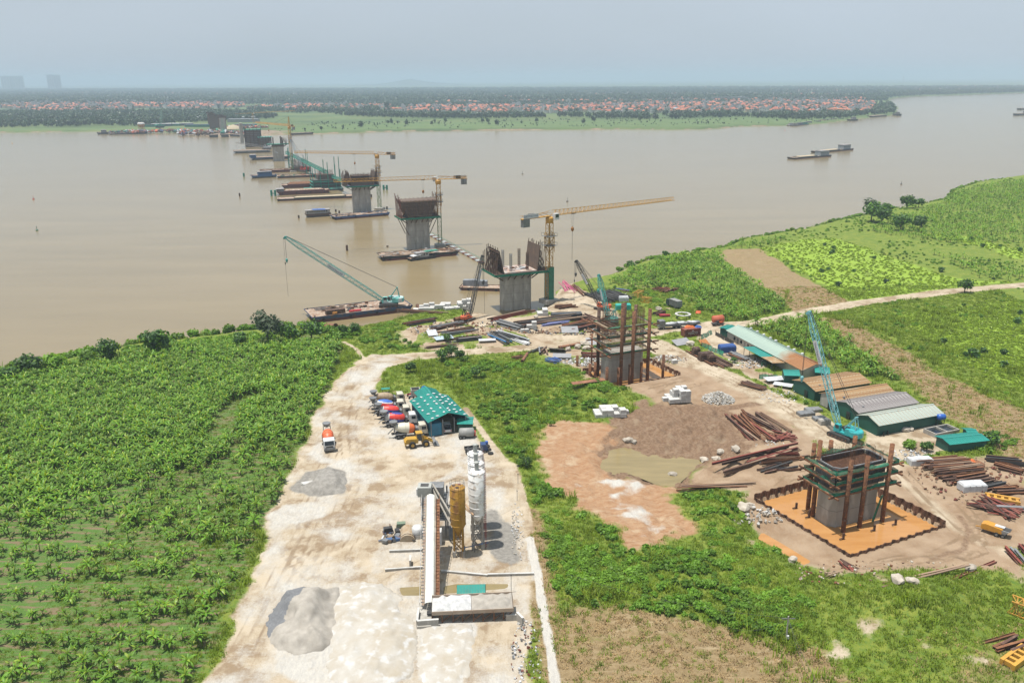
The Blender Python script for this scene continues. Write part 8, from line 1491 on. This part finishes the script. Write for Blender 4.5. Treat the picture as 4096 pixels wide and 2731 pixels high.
for k_, a_, b_, w_, lb in (('E', (90, 262), (150, 230), 2.0, 'yellow lattice mast section lying in the grass, nearer the black pipes'), ('E', (150, 290), (230, 300), 1.8, 'yellow lattice mast section lying in the grass, lower one'), ('H', (2215, 880), (2420, 960), 2.0, 'yellow lattice crane section lying on the green bank')):
 a, b = put(k_, *a_, w_ / 2), put(k_, *b_, w_ / 2); t_ = thing('mast_section', lb, 'mast section', a); MB().lat((0, 0, 0), b - a, w_, w_, 4, .2, .1).obj('frame', YEL, t_)
for k_, x, y, rz, d, m_, lb in (('C', 1360, 1235, .1, (5.5, 2.2, 2.2), mat('genset_teal', (.03, .42, .36)), 'bright teal generator container on the grass by the black pipes'), ('C', 840, 1300, .1, (11, 2, 1.5), TARPG, 'long stack under a black tarpaulin beside the steel store'), ('C', 760, 1045, .3, (4, 2.2, 1.6), TARPG, 'dark tarped load at the foot of the green netted mast'), ('F', 345, 595, .2, (4.0, 2.2, .9), GREYS, 'grey steel tray nearest the rubble, on timber'), ('F', 415, 560, .2, (4.0, 2.2, .9), GREYS, 'grey steel tray beside the barrack, on timber'), ('F', 470, 640, .2, (3.0, 2.0, .9), GREYS, 'grey steel tray nearest the turquoise crane'), ('F', 515, 680, .2, (2.6, 1.6, 1.4), CONC, 'small concrete block base beside the turquoise crane'), ('E', 650, 785, .3, (2.2, 1.6, 2.6), RUST2, 'tall dark steel box beside the scrap row'), ('E', 740, 830, .25, (4.2, 2.4, 2.6), RUST2, 'large dark steel box beside the beams'), ('E', 790, 850, .25, (2.2, 2, 2.4), RUST2, 'dark steel box nearest the beams'), ('E', 935, 750, .15, (5.0, 2.6, 2.2), mat('crate_blue', (.03, .09, .3)), 'stack of blue formwork crates beside the site office'), ('C', 1365, 1165, 0, (3.6, 2.2, 2.2), TARPW, 'white sheeted load beside the teal generator'), ('F', 1390, 1045, .1, (5, 2.2, 1.6), TARPW, 'white tarped bundle at the head of the steel store'), ('F', 1870, 1280, .1, (5, 2.4, 1.6), TARPW, 'white tarped bundle in the middle of the steel store')):
 t_ = thing('steel_box' if 'box' in lb or 'tray' in lb else 'covered_load', lb, 'box' if 'box' in lb or 'tray' in lb else 'load', put(k_, x, y), rz); a, b, c = d; bv = .12; MB().add([(sx * a / 2, sy * b / 2, 0) for sx, sy in ((-1, -1), (1, -1), (1, 1), (-1, 1))] + [(sx * a / 2, sy * b / 2, c * .8) for sx, sy in ((-1, -1), (1, -1), (1, 1), (-1, 1))] + [(sx * (a / 2 - .2), sy * (b / 2 - .25), c + random.uniform(-.1, .1)) for sx, sy in ((-1, -1), (1, -1), (1, 1), (-1, 1))], [(0, 1, 5, 4), (1, 2, 6, 5), (2, 3, 7, 6), (3, 0, 4, 7), (4, 5, 9, 8), (5, 6, 10, 9), (6, 7, 11, 10), (7, 4, 8, 11), (8, 9, 10, 11)]).obj('body', m_, t_); [MB().box((a * (f - .5), 0, c * .82), (.12, b + .08, .1)).obj('strap', RUST2 if m_ in (RUST2, GREYS) else DARKS, t_) for f in (.25, .5, .75)]


# ================================================================ stores: beams, pipes, blocks, rubble, poles
def ib(w_, h): return MB().box((0, 0, h * .46), (1, w_, h * .08)).box((0, 0, -h * .46), (1, w_, h * .08)).box((0, 0, 0), (1, w_ * .12, h * .84)).mesh('steel_beam')
BEAMS = {}
def lay(kind, k, a, b, n, mats, lb, spread=4.0, seed=0, jit=.12, layers=2, ln=.85, group=None):
 A, B = put(k, *a), put(k, *b); d = B - A; L_ = Vector((d.x, d.y, 0)).length; rz = heading(A, B); nrm = Vector((-math.sin(rz), math.cos(rz), 0)); r2 = random.Random(seed + n)
 n = int(n * (.98 if kind == 'steel_beam' else 1.4))
 for i in range(n):
  m_ = r2.choice(mats); key = (kind, m_.name)
  if key not in BEAMS:
   me = ib(.42, .5) if kind == 'steel_beam' else (MB().cyl((-.5, 0, 0), (.5, 0, 0), .18, n=7).mesh('p') if kind == 'steel_pipe' else MB().box((0, 0, 0), (1, .32, .14)).mesh('p')); me.materials.append(m_); BEAMS[key] = me
  o = mobj(kind, BEAMS[key]); ly = i % layers; f = (i // layers + .5) / max(1, (n + layers - 1) // layers) - .5; l_ = L_ * r2.uniform(ln - .25, 1.0)
  c = (A + B) / 2 + nrm * (f * spread + r2.uniform(-.25, .25)) + d * ((1 - l_ / L_) * r2.uniform(-.5, .5)); c.z = gz(c) + .2 + ly * .42 + r2.uniform(0, .1)
  o.location = c; o.rotation_euler = (r2.choice((0, 0, 1.57)) if kind == 'steel_beam' else 0, r2.uniform(-.02, .03), rz + r2.uniform(-jit, jit)); o.scale = (l_, 1.0, 1.0); tag(o, lb, kind.replace('_', ' '), group or lb.split(' lying ')[-1], 'thing')
S3 = [RUST2, TANS, RUST, OXIDE]
lay('steel_beam', 'N', (1560, 350), (1890, 640), 16, S3, 'long rusty steel beam lying in the sloping pile beside the muddy pit', 6, 1, .1); lay('steel_beam', 'N', (1720, 350), (2080, 560), 12, [OXIDE, TANS, RUST2], 'red-brown steel beam lying in the pile beside the haul road', 5, 2, .16); lay('steel_plank', 'N', (1880, 600), (2160, 590), 22, [OXIDE, OXIDE, RUST], 'short red steel offcut lying below the sloping beam pile', 3.5, 3, .9, 2, .35)
lay('steel_beam', 'N', (1420, 915), (2180, 680), 7, [RUST2, TANS, OXIDE], 'long steel beam lying across the bank behind the near cofferdam', 3.2, 4, .05); lay('steel_beam', 'N', (1750, 760), (2240, 740), 12, [RUST, OXIDE, TANS], 'rusty beam lying in the heap beside the near pier', 5, 5, .25, 2, .6); lay('steel_beam', 'N', (1760, 870), (2190, 840), 9, [RUST2, DARKS], 'dark beam lying scattered behind the sheet piles', 5, 6, .5, 1, .55)
lay('steel_plank', 'N', (1040, 1050), (1780, 1000), 6, [RUST, TANS], 'rusty plate beam lying on the grass edge by the pond', 1.6, 7, .03)
lay('steel_beam', 'D', (1110, 860), (1600, 810), 8, [RUST2, TANS, RUST], 'long brown beam lying along the water edge by the white blocks', 3, 8, .06); lay('steel_beam', 'D', (1200, 930), (1480, 860), 7, [RUST2, DARKS, OXIDE], 'brown beam lying behind the low weeds near the bank', 4, 9, .3, 1); lay('steel_pipe', 'D', (1430, 965), (1740, 905), 14, [DARKS, GREYS, RUST2], 'dark pipe lying in the bundle below the orange crane', 3.5, 10, .06)
lay('steel_beam', 'D', (1520, 1010), (1850, 960), 12, [RUST2, GREYS, RUST], 'steel section lying in the middle rows of the bank store', 5, 11, .12); lay('steel_beam', 'D', (1630, 1070), (1900, 1035), 10, [DARKS, TANS, GREYS], 'dark section lying in the lower rows of the bank store', 3.5, 12, .08); lay('steel_plank', 'D', (1370, 1135), (1690, 1105), 5, [RUST2], 'long brown plate lying along the grass above the road', .9, 13, .02)
lay('steel_pipe', 'D', (1960, 985), (2180, 1105), 9, [mat('pipe_azure', (.04, .22, .5)), DARKS, GREYS], 'blue or black section lying beside the haul road bend', 3, 14, .05); lay('steel_beam', 'D', (2010, 985), (2330, 1080), 9, [DARKS, GREYS, WHITEP], 'black and white section lying in the rack by the road', 3, 15, .04); lay('steel_pipe', 'D', (2040, 900), (2280, 965), 20, [DARKS, GREYS], 'grey-black pipe lying in the neat bundle beside the road', 4, 16, .03, 3)
lay('steel_beam', 'C', (120, 1350), (560, 1260), 10, S3, 'long rusty beam lying at the water edge before the shore pier', 3, 17, .06); lay('steel_beam', 'C', (370, 1390), (1000, 1310), 16, [RUST2, TANS, DARKS], 'brown beam lying in the long rows of the main store', 6, 18, .05); lay('steel_pipe', 'C', (600, 1390), (880, 1360), 6, [BLUEP, mat('pipe_lilac', (.25, .26, .5))], 'blue pipe lying among the brown rows of the main store', 1.5, 19, .03)
lay('steel_beam', 'C', (830, 1420), (1240, 1320), 22, [RUST, RUST2, OXIDE, DARKS], 'rusty section lying in the dense rows near the scaffolded pier', 9, 20, .12); lay('steel_beam', 'C', (1000, 1290), (1250, 1440), 14, S3, 'rusty beam lying crosswise behind the scaffolded pier', 6, 21, .15); lay('steel_pipe', 'C', (1120, 1080), (1330, 1170), 46, [DARKS], 'black pipe lying in the big black stack behind the cranes', 13, 22, .12, 3)
lay('steel_beam', 'C', (900, 1010), (1020, 1115), 8, [RUST, TANS], 'brown beam lying near the netted mast on the sandy pad', 3, 23, .06); lay('steel_pipe', 'C', (800, 1030), (900, 1085), 12, [mat('pipe_pink', (.5, .12, .2))], 'pink-red pipe lying in the bundle beside the netted mast', 3, 24, .12, 2); lay('steel_beam', 'C', (740, 1230), (930, 1205), 9, [RUST2, RUST], 'brown beam lying beside the tarped stack', 3, 25, .3)
lay('steel_plank', 'C', (1640, 1000), (1750, 985), 16, [RUST, TANS, OXIDE], 'rusty sheet lying in the upper scrap heap by the banana stand', 4, 26, .6, 3, .7); lay('steel_plank', 'C', (1690, 1080), (1850, 1050), 20, [RUST, OXIDE, TANS], 'rusty sheet lying in the lower scrap heap by the banana stand', 5, 27, .7, 3, .6); lay('steel_plank', 'C', (1620, 1060), (1700, 1040), 5, [RUST], 'rusty strip lying beside the scrap heaps', 2, 28, .2)
lay('steel_pipe', 'C', (1690, 1300), (1790, 1295), 8, [mat('pipe_crimson', (.4, .03, .04))], 'crimson pipe lying behind the flatbed lorry', 1.6, 29, .05); lay('steel_beam', 'C', (1640, 1290), (1750, 1260), 8, [RUST2], 'brown beam lying behind the flatbed lorry', 3, 30, .2); lay('steel_plank', 'C', (1290, 1055), (1420, 1075), 8, [TANS, BLUEP], 'plank lying on blue trestles in the grass', 1.8, 31, .05)
lay('steel_pipe', 'V', (0, 680), (240, 770), 8, [DARKS, WHITEP], 'black and white pipe lying at the end of the roadside rack', 2.5, 32, .05); lay('steel_beam', 'V', (300, 900), (440, 820), 10, [RUST2, TANS, GREYS], 'brown section lying in the messy heap left of the scaffolded pier', 5, 33, .6); lay('steel_plank', 'V', (450, 960), (620, 1010), 12, [BLUEP, mat('crate_blue', (0, 0, 0))], 'blue form strip lying in the messy heap left of the scaffolded pier', 4, 34, .25); lay('steel_beam', 'V', (900, 900), (1220, 930), 14, [RUST, OXIDE, TANS], 'rusty beam lying behind the scaffolded pier cofferdam', 6, 35, .4); lay('steel_beam', 'V', (0, 960), (160, 920), 6, [RUST, RUST2], 'brown beam lying in the grass before the messy heap', 3, 36, .25, 1)
lay('steel_beam', 'E', (700, 770), (960, 900), 9, [RUST2], 'dark brown beam lying in the parallel row beside the haul road', 4, 37, .02, 1, 1.0); lay('steel_beam', 'E', (560, 740), (900, 910), 6, [RUST2, RUST], 'rusty beam lying along the haul road verge', 2.5, 38, .08, 1); lay('steel_plank', 'E', (1060, 1040), (1290, 1110), 10, [RUST2, RUST], 'brown strip lying on the verge below the white sheets', 3, 39, .3); lay('steel_pipe', 'E', (950, 770), (1120, 840), 9, [GREYS, RUST], 'grey pipe lying beside the blue crates', 3.5, 40, .08)
lay('steel_pipe', 'F', (1440, 1120), (1900, 1080), 26, [RUST2, RUST, TANS], 'brown pipe lying in the biggest pipe stack of the right store', 8, 41, .05, 3); lay('steel_beam', 'F', (1570, 1190), (1830, 1140), 9, [RUST2], 'brown beam lying below the biggest pipe stack', 4, 42, .1, 1); lay('steel_beam', 'F', (1680, 1230), (2030, 1180), 8, [RUST, RUST2], 'rusty beam lying in the middle of the right store', 4, 43, .08); lay('steel_beam', 'F', (1990, 1010), (2340, 1050), 9, [DARKS, RUST2], 'dark beam lying at the back of the right store', 4, 44, .1); lay('steel_beam', 'F', (2080, 1060), (2352, 1130), 9, [RUST2, RUST], 'brown beam lying near the orange coil', 4, 45, .2)
lay('steel_beam', 'F', (1940, 1260), (2130, 1220), 9, [RUST2, DARKS], 'brown beam lying beside the white bundle', 4, 46, .08); lay('steel_beam', 'F', (2060, 1310), (2352, 1290), 8, [RUST, RUST2], 'rusty beam lying beside the yellow frame', 3.5, 47, .12); lay('steel_plank', 'F', (1870, 1390), (2330, 1540), 46, [OXIDE, OXIDE, RUST2], 'red steel offcut lying in the strewn line beside the track', 5, 48, .8, 2, .3); lay('steel_pipe', 'F', (2090, 1460), (2380, 1490), 5, [GREYS], 'long silvery pipe lying across the red offcuts', 1.0, 49, .02)
lay('steel_beam', 'H', (2260, 330), (2440, 470), 9, [OXIDE, GREYS, RUST2], 'red or grey beam lying at the right edge beyond the pump', 4, 50, .06); lay('steel_beam', 'H', (1490, 660), (2070, 555), 2, [OXIDE], 'long red beam lying on the bare verge above the grass bank', .7, 51, .03, 1, 1.0); lay('steel_plank', 'H', (1030, 680), (1800, 530), 3, [TANS, WOOD], 'long pale timber lying on the bare verge', 1.2, 52, .05, 1, 1.0); lay('steel_plank', 'H', (640, 460), (840, 540), 9, [OXIDE, RUST2], 'red steel piece lying near the cofferdam corner', 2, 53, .3, 1, .5); lay('steel_beam', 'H', (2070, 1270), (2352, 1180), 8, [RUST2, RUST], 'rusty beam lying on the grass at the lower right edge', 3.5, 54, .2); lay('steel_plank', 'H', (530, 600), (640, 570), 3, [WOOD], 'short timber lying near the cofferdam corner', .8, 55, .1)
# big pipes
def bigpipe(k, a, b, r, lb, m_=RUST):
 A, B = put(k, *a, r), put(k, *b, r); A.z = max(A.z, WATER + .3); B.z = max(B.z, WATER + .3); t_ = thing('steel_casing', lb, 'pipe', A); MB().tube((0, 0, 0), B - A, r, .06, 18).obj('pipe', m_, t_, True); d = (B - A); [MB().tube(d * f, d * (f + .02), r + .05, .06, 18).obj('weld_band', RUST2, t_) for f in (.05, .35, .65, .93)]
bigpipe('D', (440, 935), (560, 955), 1.0, 'large rusty casing pipe half afloat at the bank', mat('casing_orange', (.34, .15, .075), (.2, .09, .05))); bigpipe('V', (130, 1000), (200, 895), .45, 'short rusty pipe lying in the grass before the messy heap', mat('casing_orange', (0, 0, 0))); bigpipe('V', (620, 820), (1000, 750), .5, 'long rusty pipe lying behind the white sacks', mat('casing_orange', (0, 0, 0))); bigpipe('D', (1650, 890), (1700, 880), .8, 'rusty casing ring lying below the orange crane'); bigpipe('D', (1310, 790), (1350, 795), .7, 'rusty casing stub in the shallows by the white blocks')
# concrete blocks
CBM = MB().box((0, 0, 0), (1, 1, 1)).mesh('concrete_block'); bm = bmesh.new(); bm.from_mesh(CBM); bmesh.ops.bevel(bm, geom=bm.edges[:], offset=.02, segments=1, affect='EDGES'); bm.to_mesh(CBM); bm.free(); CBM.materials.append(WCONC)
def block(p, d, rz, lb, grp): o = mobj('concrete_block', CBM, None, None, p, rz); o.scale = d; tag(o, lb, 'concrete block', grp)
def stack(k, x, y, nx, ny, nz, d, rz, lb, drop=.25, seed=1, jit=.1):
 P_ = put(k, x, y); r2 = random.Random(seed); c, s_ = math.cos(rz), math.sin(rz); full = None
 for iz in range(nz):
  for ix in range(nx):
   for iy in range(ny):
    if iz and (r2.random() < drop * iz or ix < iz * .5 - .3): continue
    u, v = (ix - nx / 2) * d[0] * 1.04 + r2.uniform(-jit, jit), (iy - ny / 2) * d[1] * 1.06 + r2.uniform(-jit, jit); block((P_.x + u * c - v * s_, P_.y + u * s_ + v * c, P_.z + d[2] * (iz + .5)), (d[0], d[1], d[2]), rz + r2.uniform(-.04, .04), lb, lb.split(' in ')[-1])
stack('N', 1070, 215, 4, 3, 3, (1.35, 1.5, 1.05), .15, 'white concrete block in the stepped stack beside the rubble cone', .22, 3); stack('N', 450, 350, 5, 2, 2, (1.5, 2.0, 1.0), .1, 'white concrete block in the flat stack at the edge of the green mound', .12, 5); block(put('N', 580, 365, .5), (1.3, 1.3, 1.1), .2, 'white concrete block standing alone beside the flat stack', 'x'); block(put('N', 955, 235, .5), (2.2, 1.2, 1.0), .2, 'white concrete block lying alone before the stepped stack', 'y'); block(put('V', 2160, 1010, .6), (1.6, 1.2, 1.1), .3, 'white concrete block lying alone beside the scaffolded pier', 'z')
stack('D', 1470, 775, 7, 3, 3, (1.9, 1.5, 1.0), .05, 'white concrete block in the long waterside stack under black pipes', .18, 7, .2); stack('D', 1740, 770, 4, 3, 4, (1.7, 1.4, 1.0), .1, 'white concrete block in the tall waterside stack behind the orange crane', .15, 9, .2); stack('D', 1640, 770, 3, 2, 1, (1.7, 1.3, 1.0), .3, 'white concrete block in the low row between the waterside stacks', 0, 10, .3); stack('C', 640, 1280, 2, 2, 3, (1.8, 1.8, 1.2), .1, 'white concrete block in the tower beside the long tarped stack', .15, 11); stack('C', 540, 1395, 2, 1, 2, (1.6, 1.6, 1.1), .1, 'white concrete block in the small stack beside the road', .1, 12); stack('C', 470, 1440, 2, 1, 1, (1.2, 1.2, 1.2), .2, 'grey wrapped block in the pair at the road edge', 0, 13)
lay('steel_pipe', 'D', (1400, 730), (1530, 705), 14, [DARKS], 'black pipe lying on top of the waterside blocks', 3.5, 60, .4, 2, .7)
# rubble, boulders, sacks, sheets
RUB = mat('pale_rubble', (.5, .45, .38), (.36, .31, .25), rough=.95, scale=1, rnd=.2); rm_ = []
for i in range(4):
 bm = bmesh.new(); bmesh.ops.create_icosphere(bm, subdivisions=2, radius=1); r2 = random.Random(i)
 for v in bm.verts: v.co *= r2.uniform(.72, 1.1); v.co.z *= .7
 me = bpy.data.meshes.new('boulder'); bm.to_mesh(me); bm.free(); me.materials.append(RUB); rm_.append(me)
for i, (k, x, y, s_, lb) in enumerate((('N', 600, 610, 1.3, 'split pale boulder at the head of the pond'), ('N', 660, 615, .9, 'smaller half of the split boulder at the pond'), ('N', 1300, 780, 1.3, 'pale boulder at the pond edge, nearest the cofferdam'), ('N', 1410, 755, 1.1, 'pale boulder between the pond and the beams'), ('N', 1450, 720, 1.2, 'pale boulder uphill of its twin by the mud'), ('N', 1590, 695, 1.4, 'broad flat boulder in the mud by the beams'), ('N', 1010, 930, 1.2, 'white boulder on the near pond shore'), ('N', 1130, 825, .8, 'small boulder lying in the pond shallows'), ('N', 1660, 1235, 1.6, 'large white wrapped boulder on the bank before the near cofferdam'), ('N', 1720, 1215, 1.2, 'smaller white boulder beside the wrapped one'), ('H', 230, 445, 1.0, 'white sandbag boulder beside the orange ditch'), ('H', 1185, 640, 1.4, 'big pale sack of spoil on the bare verge, nearer the camera'), ('H', 1320, 645, 1.1, 'big pale sack of spoil on the bare verge, second'), ('H', 1860, 530, 1.2, 'white sheeted heap at the end of the long timber'), ('V', 870, 810, 1.6, 'rounded white sack behind the scaffolded pier, first'), ('V', 960, 770, 1.8, 'rounded white sack behind the scaffolded pier, second'), ('V', 990, 830, 1.6, 'rounded tan sack behind the scaffolded pier, third'), ('V', 745, 840, 1.4, 'grey concrete lump with bent rebar behind the scaffolded pier'), ('C', 560, 1310, 1.0, 'white sack heap beside the block tower'), ('F', 1265, 745, 1.2, 'grey sheeted heap by the barrack door'), ('F', 1310, 735, 1.0, 'smaller grey sheeted heap by the barrack door'), ('E', 310, 370, 1.6, 'white sheet heap in the grass beyond the lorry'), ('E', 600, 690, 1.6, 'grey-white bagged heap beside the tilted plate'))):
 o = mobj('boulder' if 'boulder' in lb else 'sack_heap', rm_[i % 4], None, None, put(k, x, y, s_ * .35), i); o.scale = (s_, s_ * .75, s_ * .8); tag(o, lb, 'boulder' if 'boulder' in lb else 'heap')
def rubble(rs, p, rx, ry, H_, n, s_, mats, lb):
 r2 = random.Random(rs); mb = MB(); fm = []
 for i in range(n):
  a = r2.uniform(0, 6.28); t = math.sqrt(r2.random()); x, y = rx * t * math.cos(a), ry * t * math.sin(a); z = H_ * (1 - t) + r2.uniform(-.1, .2); k = s_ * r2.uniform(.4, 1.3); n0 = len(mb.f); mb.box((x, y, z), (k, k * r2.uniform(.5, 1), k * r2.uniform(.3, .8)), r2.uniform(0, 3), r2.uniform(-.6, .6), r2.uniform(-.6, .6)); fm += [r2.randrange(len(mats))] * (len(mb.f) - n0)
 me = mb.mesh('rubble'); [me.materials.append(x) for x in mats]; me.polygons.foreach_set('material_index', fm); o = mobj('rubble', me, None, None, p); return tag(o, lb, 'rubble', kind='stuff')
for a in FARHEAP: rubble(a[0], g('A', a[1], a[2]), a[3], a[4], a[5], a[6], a[7], [RUST, OXIDE, TARPW, ORANGE, RUST2, BLUEP, TANS, GPAINT], a[8])
rubble(1, put('N', 1430, 225), 4.2, 4.0, 2.2, 900, .42, [RUB, WCONC, CONC], 'cone of pale broken concrete beside the haul road'); rubble(2, put('V', 950, 990), 8, 4, .5, 260, .5, [RUB, WCONC, TARPW], 'pale spoil and rubble behind the scaffolded pier cofferdam'); rubble(3, put('V', 2060, 960), 6, 4, .5, 200, .5, [RUB, WCONC, TANS], 'rubble strewn right of the scaffolded pier'); rubble(4, put('N', 1900, 640), 5, 2.5, .2, 120, .4, [WCONC, RUB], 'broken concrete below the sloping beams'); rubble(5, put('E', 1130, 850), 6, 5, .15, 160, .5, [WCONC, TARPW, GREYS, WOOD], 'white scraps strewn beside the site office'); rubble(6, put('F', 1330, 970), 6, 3, .15, 140, .4, [TARPW, WCONC, GREYS], 'white litter beside the round bushes'); rubble(7, put('C', 1350, 1110), 6, 4, .2, 100, .5, [TANS, WOOD, GREYS], 'tan scraps on the grass by the generator'); rubble(8, put('H', 1100, 560), 16, 4, .05, 150, .35, [RUB, TANS, RUST, WOOD], 'small debris over the bare verge'); rubble(9, put('N', 1700, 1290), 7, 3.5, .1, 130, .5, [RUB, WCONC], 'stones on the bank of the near cofferdam'); rubble(10, put('E', 1550, 1170), 9, 5, .05, 120, .35, [TARPW, WCONC], 'white litter on the verge before the barracks'); rubble(11, put('C', 1000, 1430), 22, 5, .1, 330, .7, [RUST, DARKS, TANS, GREYS, WOOD], 'small steel scrap between the store rows'); rubble(12, put('D', 1700, 960), 18, 10, .1, 240, .6, [RUST, WOOD, GREYS, TARPW], 'small scrap over the bank store'); rubble(13, put('F', 1950, 1200), 14, 12, .1, 300, .5, [RUST, OXIDE, TANS, WOOD], 'small scrap over the right store'); rubble(15, put('L', 1255, 1380), 2.2, 9, .1, 160, .3, [WCONC, WCONC, GREYS, TARPW, OXIDE], 'rubble and rags along the ramp edge'); rubble(16, put('L', 1195, 480), 1.3, 11, .05, 130, .25, [WCONC, RUB, TARPW], 'pale rubble bits along the yard edge by the ditch'); rubble(14, put('C', 420, 1250), 5, 2, .3, 60, .6, [WCONC, RUST, RUB], 'stones at the foot of the shore pier')
def plate(k, x, y, d, rz, tilt, m_, lb):
 t_ = thing('steel_plate', lb, 'plate', put(k, x, y, .5), rz); MB().box((0, 0, .3), (d[0], d[1], .08), 0, 0, tilt).obj('sheet', m_, t_); [MB().box((d[0] * f, 0, .2), (.12, d[1] * .95, .12), 0, 0, tilt).obj('stiffener', DARKS, t_) for f in (-.4, 0, .4)]
GP = mat('grey_plate', (.33, .33, .34), (.27, .27, .28), rough=.55, scale=.5)
for a in (('C', 870, 1440, (5.6, 4.2), .05, .25, GP, 'large grey steel plate leaning beside the blue scrap'), ('V', 600, 860, (5.0, 3.5), -.3, -.5, GP, 'grey steel plate propped over the messy heap, upper'), ('V', 660, 940, (5.5, 2.6), -.1, .2, GP, 'grey steel plate lying over the messy heap, lower'), ('V', 1080, 750, (5.0, 3.2), -.1, .5, GP, 'grey steel plate propped beside the tall thin post'), ('E', 520, 680, (6.0, 3.2), .5, .35, GP, 'grey steel trough leaning beside the red pipes'), ('D', 1445, 1010, (3.2, 4.0), .3, .2, TARPW, 'crumpled white sheet beside the bank store'), ('D', 1550, 1055, (6.0, 3.0), .4, .1, mat('pale_sky_sheet', (.45, .55, .62), (.38, .47, .55)), 'pale blue corrugated sheets beside the weeds'), ('D', 1950, 1075, (5.5, 2.0), .1, .05, TARPW, 'white roofing sheets stacked beside the road'), ('E', 1380, 1020, (6, 3), .2, .03, TARPW, 'white sheets spread on the grass by the green hut, upper'), ('E', 1450, 1075, (5, 2.6), -.5, .03, TARPW, 'white sheets spread on the grass by the green hut, lower'), ('V', 1010, 1290, (9.5, 1.6), .35, .1, mat('casing_orange', (0, 0, 0)), 'long rusty plate lying on the green mound by the cofferdam'), ('E', 730, 690, (3, 3), .5, .5, mat('bent_orange_plate', (.45, .18, .05)), 'bent orange plate lying in the grass by the crates'), ('E', 1035, 645, (4.2, 1.6), -1.3, 1.1, WHITEP, 'white banner board leaning on the site office'), ('E', 1090, 665, (2.6, 1.4), -1.3, 1.1, OXIDE, 'dark red banner board leaning on the site office')): plate(*a)
for k, a, b, lb in (('E', (700, 640), (800, 590), 'green net fence sagging beside the red container'), ('E', (700, 700), (900, 790), 'green net laid along the crates'), ('E', (1250, 890), (1340, 850), 'green net heap under the vines by the canopy'), ('E', (1230, 1000), (1400, 1000), 'green net strip beside the small hut'), ('E', (830, 600), (1000, 690), 'dark corrugated fence beside the site office')):
 A, B = put(k, *a), put(k, *b); t_ = thing('net_fence', lb, 'fence', A, heading(A, B)); t_['kind'] = 'thing'; n = 6; l_ = (B - A).length / n; dk = 'dark' in lb
 for i in range(n): MB().add([(i * l_, 0, 0), ((i + 1) * l_, .3 * math.sin(i * 2), 0), ((i + 1) * l_, .5 + .4 * math.sin(i * 2) if not dk else .0, 1.3 + .3 * math.sin(i * 3.1)), (i * l_, .5 + .4 * math.sin(i * 2 - 2) if not dk else .0, 1.3 + .3 * math.sin(i * 3.1 - 3.1))], [(0, 1, 2, 3)]).obj('panel', DARKS if dk else GNET, t_); MB().bar((i * l_, 0, 0), (i * l_, 0, 1.8), .07).obj('post', RUST2, t_)
# orange floats, yellow frames, coil
for i, (k, x, y, lb) in enumerate((('E', 675, 390, 'orange ring float lying in the grass, upper'), ('E', 672, 402, 'orange ring float lying in the grass, lower'))): o = MB().lathe([(.55, 0), (.9, .05), (1.0, .3), (.9, .5), (.55, .5)], n=14).obj('ring_float', ORANGE, None, True); o.location = put(k, x, y, i * .0); tag(o, lb, 'float')
o = MB().lathe([(1.6, 0), (2.0, .05), (2.1, .35), (2.0, .6), (1.6, .6)], n=20).obj('cable_coil', RUST); o.location = put('F', 1890, 1060); tag(o, 'big rusty coil ring at the back of the right store', 'coil'); o = MB().add([(-3, -1, .1), (2.6, -1.2, .1), (3, 1, .1), (-2.8, 1.1, .1), (-2, -.4, .7), (1.6, -.5, .8), (2, .5, .6), (-2, .6, .8)], [(0, 1, 5, 4), (1, 2, 6, 5), (2, 3, 7, 6), (3, 0, 4, 7), (4, 5, 6, 7)]).obj('tarpaulin', TARPO); o.location = put('F', 1800, 1030); tag(o, 'orange tarpaulin on the pipes beside the coil ring', 'tarpaulin')
for k, x, y, rz, lb in (('F', 2150, 1390, -.45, 'yellow steel spreader frame with black gaps in the right store'), ('H', 2290, 1350, .6, 'yellow crane ballast frame lying at the lower right edge')):
 t_ = thing('spreader_frame', lb, 'steel frame', put(k, x, y), rz); [MB().box((0, s_ * .8, .5), (6, .5, .9)).obj('side_beam', YEL, t_) for s_ in (-1, 1)]; [MB().box((-2.5 + i * 1.25, 0, .5), (.5, 1.1, .7)).obj('cross_beam', YEL, t_) for i in range(5)]
# power pole and wires
pb_ = put('H', 165, 1180); t_ = thing('power_pole', 'slim concrete power pole with cross arms standing in the dry field', 'power pole', pb_); hh = zq('H', 195, 950, pb_) - pb_.z; MB().cyl((0, 0, -.5), (0, 0, hh), .17, .11, 8).obj('pole', CONC, t_); MB().bar((-1.0, 0, hh - .4), (1.0, 0, hh - .4), .1).obj('cross_arm', GREYS, t_); MB().box((.1, -.2, .9), (.35, .3, .5)).obj('meter_box', WHITEP, t_); MB().bar((0, 0, hh - .6), (2.0, 1, hh - 4), .03).obj('stay_wire', GREYS, t_)
tp = pb_ + Vector((0, 0, hh - .3))
for i, (k, x, y, z) in enumerate((('O', 720, 480, 5), ('H', 560, 1700, 8), ('H', 480, 1700, 8), ('O', 1980, 900, 6.5))):
 e = g(k, x, y, z); mb = MB(); pts = [tp.lerp(e, t / 10) - Vector((0, 0, 1.2 * (1 - (t / 5 - 1) ** 2))) for t in range(11)]; [mb.cyl(pts[t], pts[t + 1], .022, n=4, cap=False) for t in range(10)]; o = mb.obj('power_wire', ROPE); tag(o, ('thin wire from the power pole across the weeds to the mixer yard', 'thin wire from the power pole toward the camera, outer', 'thin wire from the power pole toward the camera, inner', 'thin wire sagging from the power pole to the low bushes')[i], 'wire')
